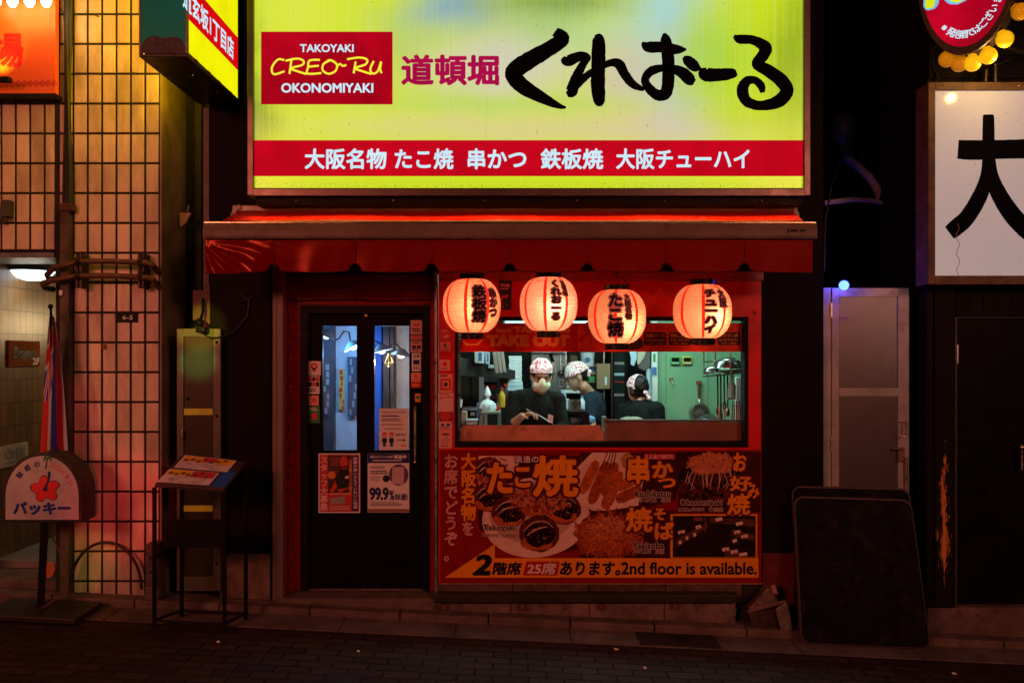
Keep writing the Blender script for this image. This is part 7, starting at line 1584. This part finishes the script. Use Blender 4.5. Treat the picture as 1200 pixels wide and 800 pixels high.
# leaning tables
t1 = mat('black_tabletop', (0.0035,0.003,0.0028), .5, var=.6, vs=4.5, bmp=.25, bs=30, dirt=(0.040,0.026,0.021), dirt_amt=.4, spec=.06)
def board(lab, pts, Yb, Yt, th, pb_, pt_):
    # outline in photo units, leaning from Yb at the foot to Yt at the top
    t = thing('folding_table', lab, 'table', P(1005, pb_, Yb), 'folded tables leaning by the cabinet')
    def at(p, k): 
        v = (pb_-p[1])/(pb_-pt_); Y = Yb+(Yt-Yb)*v; q = P(p[0], p[1], Y); q.y += k; return q
    def rr(k, off, r=12):
        out = []; n = len(pts); cx = sum(p[0] for p in pts)/n; cy = sum(p[1] for p in pts)/n
        for i in range(n):
            a, b, c = pts[i-1], pts[i], pts[(i+1)%n]
            da, dc = Vector((a[0]-b[0],a[1]-b[1])).normalized(), Vector((c[0]-b[0],c[1]-b[1])).normalized()
            p0, p2 = Vector(b)+da*r, Vector(b)+dc*r
            for j in range(6):
                s_ = j/5; q = p0*(1-s_)**2+Vector(b)*2*s_*(1-s_)+p2*s_*s_; q += (Vector((cx,cy))-q).normalized()*off; out.append(at((q.x,q.y), k))
        return out
    g = G(); f = [g.bm.verts.new(v) for v in rr(0, 1.6)]; b = [g.bm.verts.new(v) for v in rr(th, 1.6)]; g.bm.faces.new(f); g.bm.faces.new(b[::-1])
    for i in range(len(f)): j = (i+1)%len(f); g.bm.faces.new((f[j], f[i], b[i], b[j]))
    part('tabletop', g, t1, t)
    ring = rr(th*.5, .6); g = G(); g.tube(ring+[ring[0], ring[1]], .0085, 6, False); part('edge_band', g, mat('edge_band', (0.07,0.045,0.035), .45, var=.6, vs=25), t)
    g = G(); qx = (pts[0][0]+pts[1][0])/2; g.tube([at((qx-12, pts[0][1]+4), -.012), at((qx+12, pts[0][1]+5), -.012)], .008, 8); part('latch', g, BLACK, t); return t
board('front black folding table with scuffed face and rounded corners leaning by the cabinet', [(931,582),(1068,586),(1091,760),(940,754)], -.33, -.14, .03, 758, 584)
board('rear black folding table whose top edge rises above the scuffed front one', [(928.5,570),(1066,573),(1086,752),(938,748)], -.22, -.06, .03, 750, 571)
# battered tins at the corner
t = thing('scrap_tins', 'battered brown metal box with a strapped lid below the food poster', 'scrap', P(902, 745, -.12)); SCR = mat('scrap_metal', (0.26,0.17,0.13), .35, .6, var=.6, vs=16, bmp=.5, dirt=(0.32,0.2,0.15), dirt_amt=.6)
sy = -.16
g = G(); g.hexa([P(884,746,sy), P(914,746,sy), P(914,744,sy+.13), P(884,744,sy+.13), P(878,719,sy), P(909,712,sy), P(909,710,sy+.13), P(878,717,sy+.13)], .005); part('box', g, mat('scrap_dark', (0.06,0.03,0.022), .6, .3, var=.7, vs=14, bmp=.5), t)
g = G(); g.prism([(wx(a,sy), wz(b,sy)) for a, b in ((878,714),(893,699),(896,693),(903,688),(907,692),(913,707),(908,709),(893,713))], sy+.01, sy+.10, .006); part('lid', g, SCR, t)
g = G(); g.hexa([P(876.5,719,sy-.02), P(921,706,sy-.02), P(921,706,sy), P(876.5,719,sy), P(876,714.5,sy-.02), P(920,702.5,sy-.02), P(920,702.5,sy), P(876,714.5,sy)], .003); part('strap', g, SCR, t)
g = G(); g.hexa([P(915,741,sy-.04), P(930,738,sy-.04), P(930,738,sy+.07), P(915,741,sy+.07), P(908,713,sy-.04), P(922,704,sy-.04), P(924,704,sy+.07), P(910,711,sy+.07)], .012); part('tin', g, mat('tin_grey', (0.20,0.17,0.13), .5, .5, var=.5, vs=18, bmp=.5), t)
g = G(); g.hexa([P(905.5,695,sy-.01), P(912,696,sy-.01), P(912,696,sy+.08), P(905.5,695,sy+.08), P(903,686,sy-.01), P(908,684,sy-.01), P(908,684,sy+.08), P(903,686,sy+.08)], .003); part('spout', g, mat('spout_pink', (0.35,0.2,0.17), .5), t)
g = G(); g.ball(P(920,706,sy-.025), .009); g.ball(P(881,723,sy-.005), .006); part('rivet', g, STEEL, t)
# the white lightbox
by2 = -.24
t = thing('lightbox_sign', 'wood framed white signboard with one huge black brushed character at the right edge', 'sign', (wx(1250,by2), by2, wz(333,by2))); WF = mat('aged_wood_frame', (0.14,0.085,0.055), .6, var=.5, vs=10, bmp=.5, bs=50)
g = G(); g.pb(1088, 96.5, 1096, 333, by2, by2+.2, .003); g.pb(1392, 96.5, 1400, 333, by2, by2+.2, .003); g.box(wx(1096,by2)+.0005, wx(1392,by2)-.0005, by2+.0005, by2+.2, wz(105.5,by2), wz(96.5,by2)); g.box(wx(1096,by2)+.0005, wx(1392,by2)-.0005, by2+.0005, by2+.2, wz(333,by2), wz(323,by2)); part('frame', g, WF, t)
def lbface():
    m, n, l, p, o = nt('lightbox_acrylic')
    tc = n.new('ShaderNodeTexCoord').outputs['Object']
    f = noise_n(n, l, tc, 1.5, 3); c = mixc(n, l, f, (0.48,0.49,0.49), (0.57,0.58,0.58))
    v = n.new('ShaderNodeTexNoise'); v.inputs['Scale'].default_value = 70; l.new(tc, v.inputs['Vector'])
    c = mixc(n, l, mapr(n, l, v.outputs['Fac'], .70, .74, 0, .6), c, (0.2,0.15,0.12))
    l.new(c, p.inputs['Base Color']); l.new(c, p.inputs['Emission Color']); p.inputs['Emission Strength'].default_value = .40; p.inputs['Roughness'].default_value = .12; return m
g = G(); g.pb(1096.2, 105.7, 1391.8, 322.8, by2+.02, by2+.03); part('face', g, lbface(), t)
g = G(); yk = by2+.0185
D_ = lambda cx, cy: (940+cx/2.354, cy/2.353)
def DS(L, i, rag=.008): stroke(g, [(D_(x, y)[0], D_(x, y)[1], w/2.354) for x, y, w in L], yk, 8, .0003*i, rag, None, i)
DS([(430,412,52),(470,414,54),(560,412,52),(640,410,54),(660,410,52)], 1); DS([(514,316,26),(514,330,32),(514,420,34),(514,480,30)], 2)
DS([(512,440,30),(508,490,36),(488,545,42),(456,598,44),(424,628,46),(406,642,40)], 3); DS([(518,440,30),(524,490,38),(548,545,46),(590,605,50),(640,650,48),(680,668,24)], 4)
part('brush_character', g, mat('sign_black', (0.003,0.004,0.007), .6), t)
tx(t, '衆', 1262, 145, 1372, 285, yk, mat('sign_black', (0.003,0.004,0.007), .6), .03)
g = G(); pts = [P(1122+6*math.sin(i*1.9)*.4+i*.1, 262+i*6, by2+.0175) for i in range(11)]; g.tube(pts, .0022, 4); part('crack', g, mat('crack_brown', (0.40,0.32,0.27), .8), t)
g = G(); [g.ball(P(q, 101, by2-.001), .006) for q in (1105, 1153, 1194)]; g.ball(P(1089.5,107,by2-.001), .006); part('nail', g, STEEL, t)
g = G(); g.box(wx(1100,by2), wx(1390,by2), by2+.201, -.05, wz(300,by2), wz(140,by2)); part('mounting', g, BLACK, t)
t = thing('tap_fitting', 'small metal tap fitting with a chain on top of the white signboard', 'fitting', P(1167, 96, by2+.06)); g = G(); g.tube([P(1166.5,96,by2+.06), P(1166.5,76,by2+.06)], .012); g.tube([P(1155,96,by2+.06), P(1156,82,by2+.06)], .013); g.ball(P(1166.5,76,by2+.06), .015); part('valve', g, mat('dull_tap', (0.12,0.11,0.10), .4, .8), t, True); g = G(); g.tube([P(1170,76,by2+.06), P(1178,72,by2+.06), P(1186,70,by2+.06)], .004, 5); part('chain', g, ALU, t)
# round red drum sign with bulbs
C_ = Vector((wx(1139,-.70), -.62, wz(-40,-.7))); yaw = R(-38)
RM = Matrix.Rotation(yaw, 3, 'Z')
t = thing('drum_sign', 'round red drum sign ringed with yellow globe bulbs at the top right corner', 'sign', C_)
rr_, rz_ = .30, .55
def dpt(u, w, d): return C_ + RM @ Vector((u, d, w))           # u across, w up, d behind the face
def disc(g, k, d, n=48): g.bm.faces.new([g.bm.verts.new(dpt(rr_*k*math.cos(2*math.pi*i/n), rz_*k*math.sin(2*math.pi*i/n), d)) for i in range(n)]); return g
g = G(); n_ = 48
ra = [[g.bm.verts.new(dpt(rr_*k*math.cos(2*math.pi*i/n_), rz_*k*math.sin(2*math.pi*i/n_), d)) for i in range(n_)] for k, d in ((.90,.0),(1.0,.0),(1.0,.03),(.86,.04),(.86,.34))]
for a, b in zip(ra, ra[1:]):
    for i in range(n_): g.bm.faces.new((a[i], a[(i+1)%n_], b[(i+1)%n_], b[i]))
g.bm.faces.new(ra[0]); g.bm.faces.new(ra[-1][::-1]); part('drum', g, mat('drum_black', (0.05,0.035,0.022), .5, var=.4), t)
part('face', disc(G(), .91, -.002), emat('drum_red', C(176,4,34), 1.0, .3, 2.5), t)
g = G()
for i, ch in enumerate('※発泡酒ではございません'):
    a = R(-122+i*9.8); ca = Vector((rr_*.76*math.cos(a), rz_*.76*math.sin(a))); th = math.atan2(rz_*math.cos(a), -rr_*math.sin(a))
    def f(u, v, ca=ca, th=th):
        du, dv = (u-.5)*.058, (v-.5)*.058; return dpt(ca.x+du*math.cos(th)-dv*math.sin(th), ca.y+du*math.sin(th)+dv*math.cos(th), -.0035)
    add_glyphs(g, ch, f, .02, cell=True)
part('lettering', g, SWHT, t)
for nm, b, d, m_ in (('figure_edge', .10, -.0035, emat('figure_pale_edge', C(120,190,230), 1.0)), ('figure', .035, -.005, emat('figure_yellow', C(225,230,20), 1.0))):
    g = G(); add_glyphs(g, '180', lambda u, v: dpt(-.25+u*.50-.012*(b > .09), -.20+v*.36-.012*(b > .09), d), b, .15); part(nm, g, m_, t)

def globe(nm, c, st):
    m, n, l, p, o = nt(nm); p.inputs['Base Color'].default_value = col4((.5,.3,.03)); p.inputs['Roughness'].default_value = .15
    lw = n.new('ShaderNodeLayerWeight'); lw.inputs[0].default_value = .45
    l.new(mixc(n, l, mapr(n, l, lw.outputs['Facing'], .1, .95), c, tuple(v*.42 for v in c)), p.inputs['Emission Color']); p.inputs['Emission Strength'].default_value = st; return m
GB = [globe('globe_yellow', C(255,182,10), 1.0), globe('globe_amber', C(190,112,6), .8)]
SOCK = mat('bulb_socket', (0.12,0.03,0.015), .5)
for i, (a, dim) in enumerate(((-118,1),(-103,1),(-88,0),(-70,0),(-50,0),(-28,1),(-6,0),(16,0))):
    aa = R(a); d = .16; base = dpt(rr_*.88*math.cos(aa), rz_*.88*math.sin(aa), d); ax = (RM @ Vector((math.cos(aa)*.5, 0, math.sin(aa)))).normalized()
    g = G(); g.ball(base+ax*.088, .056, seg=20); g.seg(base+ax*.02, .022, base+ax*.045, .03, 12); b_ = part('globe_bulb', g, GB[dim], t, True); g = G(); g.tube([base, base+ax*.03], .026, 12); part('socket', g, SOCK, b_)
lamp('globe_light', 'POINT', dpt(.2, -.62, .2), 6, (1.0,.60,.15), .03)
g = G(); g.tube([dpt(0,.3,.34), dpt(.1,.3,.75)], .03); g.tube([P(1182,56,-.35), P(1215,66,-.05)], .012); part('mount_arm', g, ALU, t)
# ducting in the alley
t = thing('alley_duct', 'grey elbow duct and drooping hoses in the dark alley', 'duct', P(990, 190, .9)); g = G(); g.ball(P(989,152,.9), .11, .09, .15); g.tube([P(989,150,.9), P(990,175,.9), P(995,187,.85)], [.06,.05,.05], 12); part('elbow', g, mat('duct_dark', (0.14,0.125,0.12), .45, .4), t, True)
g = G(); g.tube([P(994,186,.85), P(1005,195,.8), P(1018,207,.8), P(1028,222,.85), P(1034,238,.9), P(1038,260,1.0), P(1046,300,1.1)], .035, 10); g.tube([P(1000,190,.82), P(1012,203,.82), P(1022,215,.82), P(1031,233,.9)], .022, 8); part('hose', g, mat('hose_grey', (0.42,0.37,0.36), .45, var=.3), t, True)
g = G(); g.tube([P(966,238,.6), P(980,236,.6), P(1000,234,.65), P(1020,235,.7), P(1032,238,.8)], .022, 8); part('pipe', g, mat('hose_grey', (0.42,0.37,0.36), .45, var=.3), t, True)
g = G(); g.tube([P(1048,320,.9), P(1056,298,.9), P(1070,288,.9), P(1090,284,.9)], .06, 10); part('duct_bend', g, mat('duct_dark', (0.14,0.125,0.12), .45, .4), t, True)
g = G(); g.tube([P(966,318,.3), P(967,260,.3), P(974,220,.35), P(984,190,.5)], .008, 6); g.tube([P(1062,0,.5), P(1062,120,.5), P(1064,250,.5), P(1068,330,.5)], .014, 6); g.tube([P(1092,60,-.03), P(1094,80,-.03), P(1103,98,-.06)], .006, 6); single('hanging_cable', g, RUBBER, 'thin black cables hanging in the dark alley', 'cables')
# ironwork in the road
def cover(lab, cat, a, c, y0, y1, m_):
    xa, xb = wx(a,-.4), wx(c,-.4); t = thing('drain_cover' if cat == 'drain cover' else 'manhole_cover', lab, cat, ((xa+xb)/2, (y0+y1)/2, gz((xa+xb)/2)+.006)); return t, xa, xb
t, xa, xb = cover('rectangular iron drain cover let into the gutter below the hatch', 'drain cover', 748, 842, -.5, -.25, None)
g = G(); z0 = lambda x: gz(x)+.0135
g.hexa([(xa,-.50,z0(xa)-.01),(xb,-.50,z0(xb)-.01),(xb,-.24,z0(xb)-.01),(xa,-.24,z0(xa)-.01),(xa,-.50,z0(xa)),(xb,-.50,z0(xb)),(xb,-.24,z0(xb)),(xa,-.24,z0(xa))], .002); part('plate', g, mat('cast_iron', (0.035,0.028,0.026), .5, .5, var=.5, vs=20, bmp=.5), t)
g = G()
for i in range(2): xm = (xa+xb)/2+.03; g.hexa([(xm-.05,-.40+i*.06,z0(xm)+.0005),(xm+.05,-.40+i*.06,z0(xm)-.004),(xm+.05,-.385+i*.06,z0(xm)-.004),(xm-.05,-.385+i*.06,z0(xm)+.0005),(xm-.05,-.40+i*.06,z0(xm)+.004),(xm+.05,-.40+i*.06,z0(xm)+.002),(xm+.05,-.385+i*.06,z0(xm)+.002),(xm-.05,-.385+i*.06,z0(xm)+.004)])
part('lifting_slot', g, BLACK, t)
t = thing('manhole_cover', 'small round iron cover in the pavers in front of the leaning tables', 'manhole cover', (2.53, -.78, gz(2.53)+.004)); g = G(); g.lathe([(.075,0),(.075,.006),(.06,.007),(.058,.003),(.001,.003)], Vector((2.53,-.78,gz(2.53)+.001)), 26)
for v in g.bm.verts: v.co.z += -.048*(v.co.x-2.53)
part('lid', g, mat('cast_iron', (0.035,0.028,0.026), .5, .5), t)

# small litter on the pavers
for k, (px, Yl, sz, lab) in enumerate(((722,-.62,.014,'tiny white paper scrap on the gutter right of the drain cover'),(756,-.95,.010,'tiny pale scrap on the dark pavers below the food poster'),(256,-.85,.011,'tiny pale scrap on the pavers in front of the menu stand'),(1118,-.78,.013,'tiny cigarette end on the pavers by the right hand kerb'),(420,-.9,.009,'tiny grey scrap on the pavers in front of the black door'))):
    x = wx(px, Yl); g = G(); r = random.Random(k)
    g.hexa([(x-sz,Yl-sz*.5,gz(x)+.004),(x+sz,Yl-sz*.6,gz(x)+.003),(x+sz*.9,Yl+sz*.5,gz(x)+.006),(x-sz*.8,Yl+sz*.6,gz(x)+.005),(x-sz,Yl-sz*.5,gz(x)+.008),(x+sz,Yl-sz*.6,gz(x)+.012),(x+sz*.9,Yl+sz*.5,gz(x)+.010),(x-sz*.8,Yl+sz*.6,gz(x)+.014)])
    single('paper_scrap', g, mat('scrap_paper', (0.7,0.65,0.6), .7), lab, 'litter')
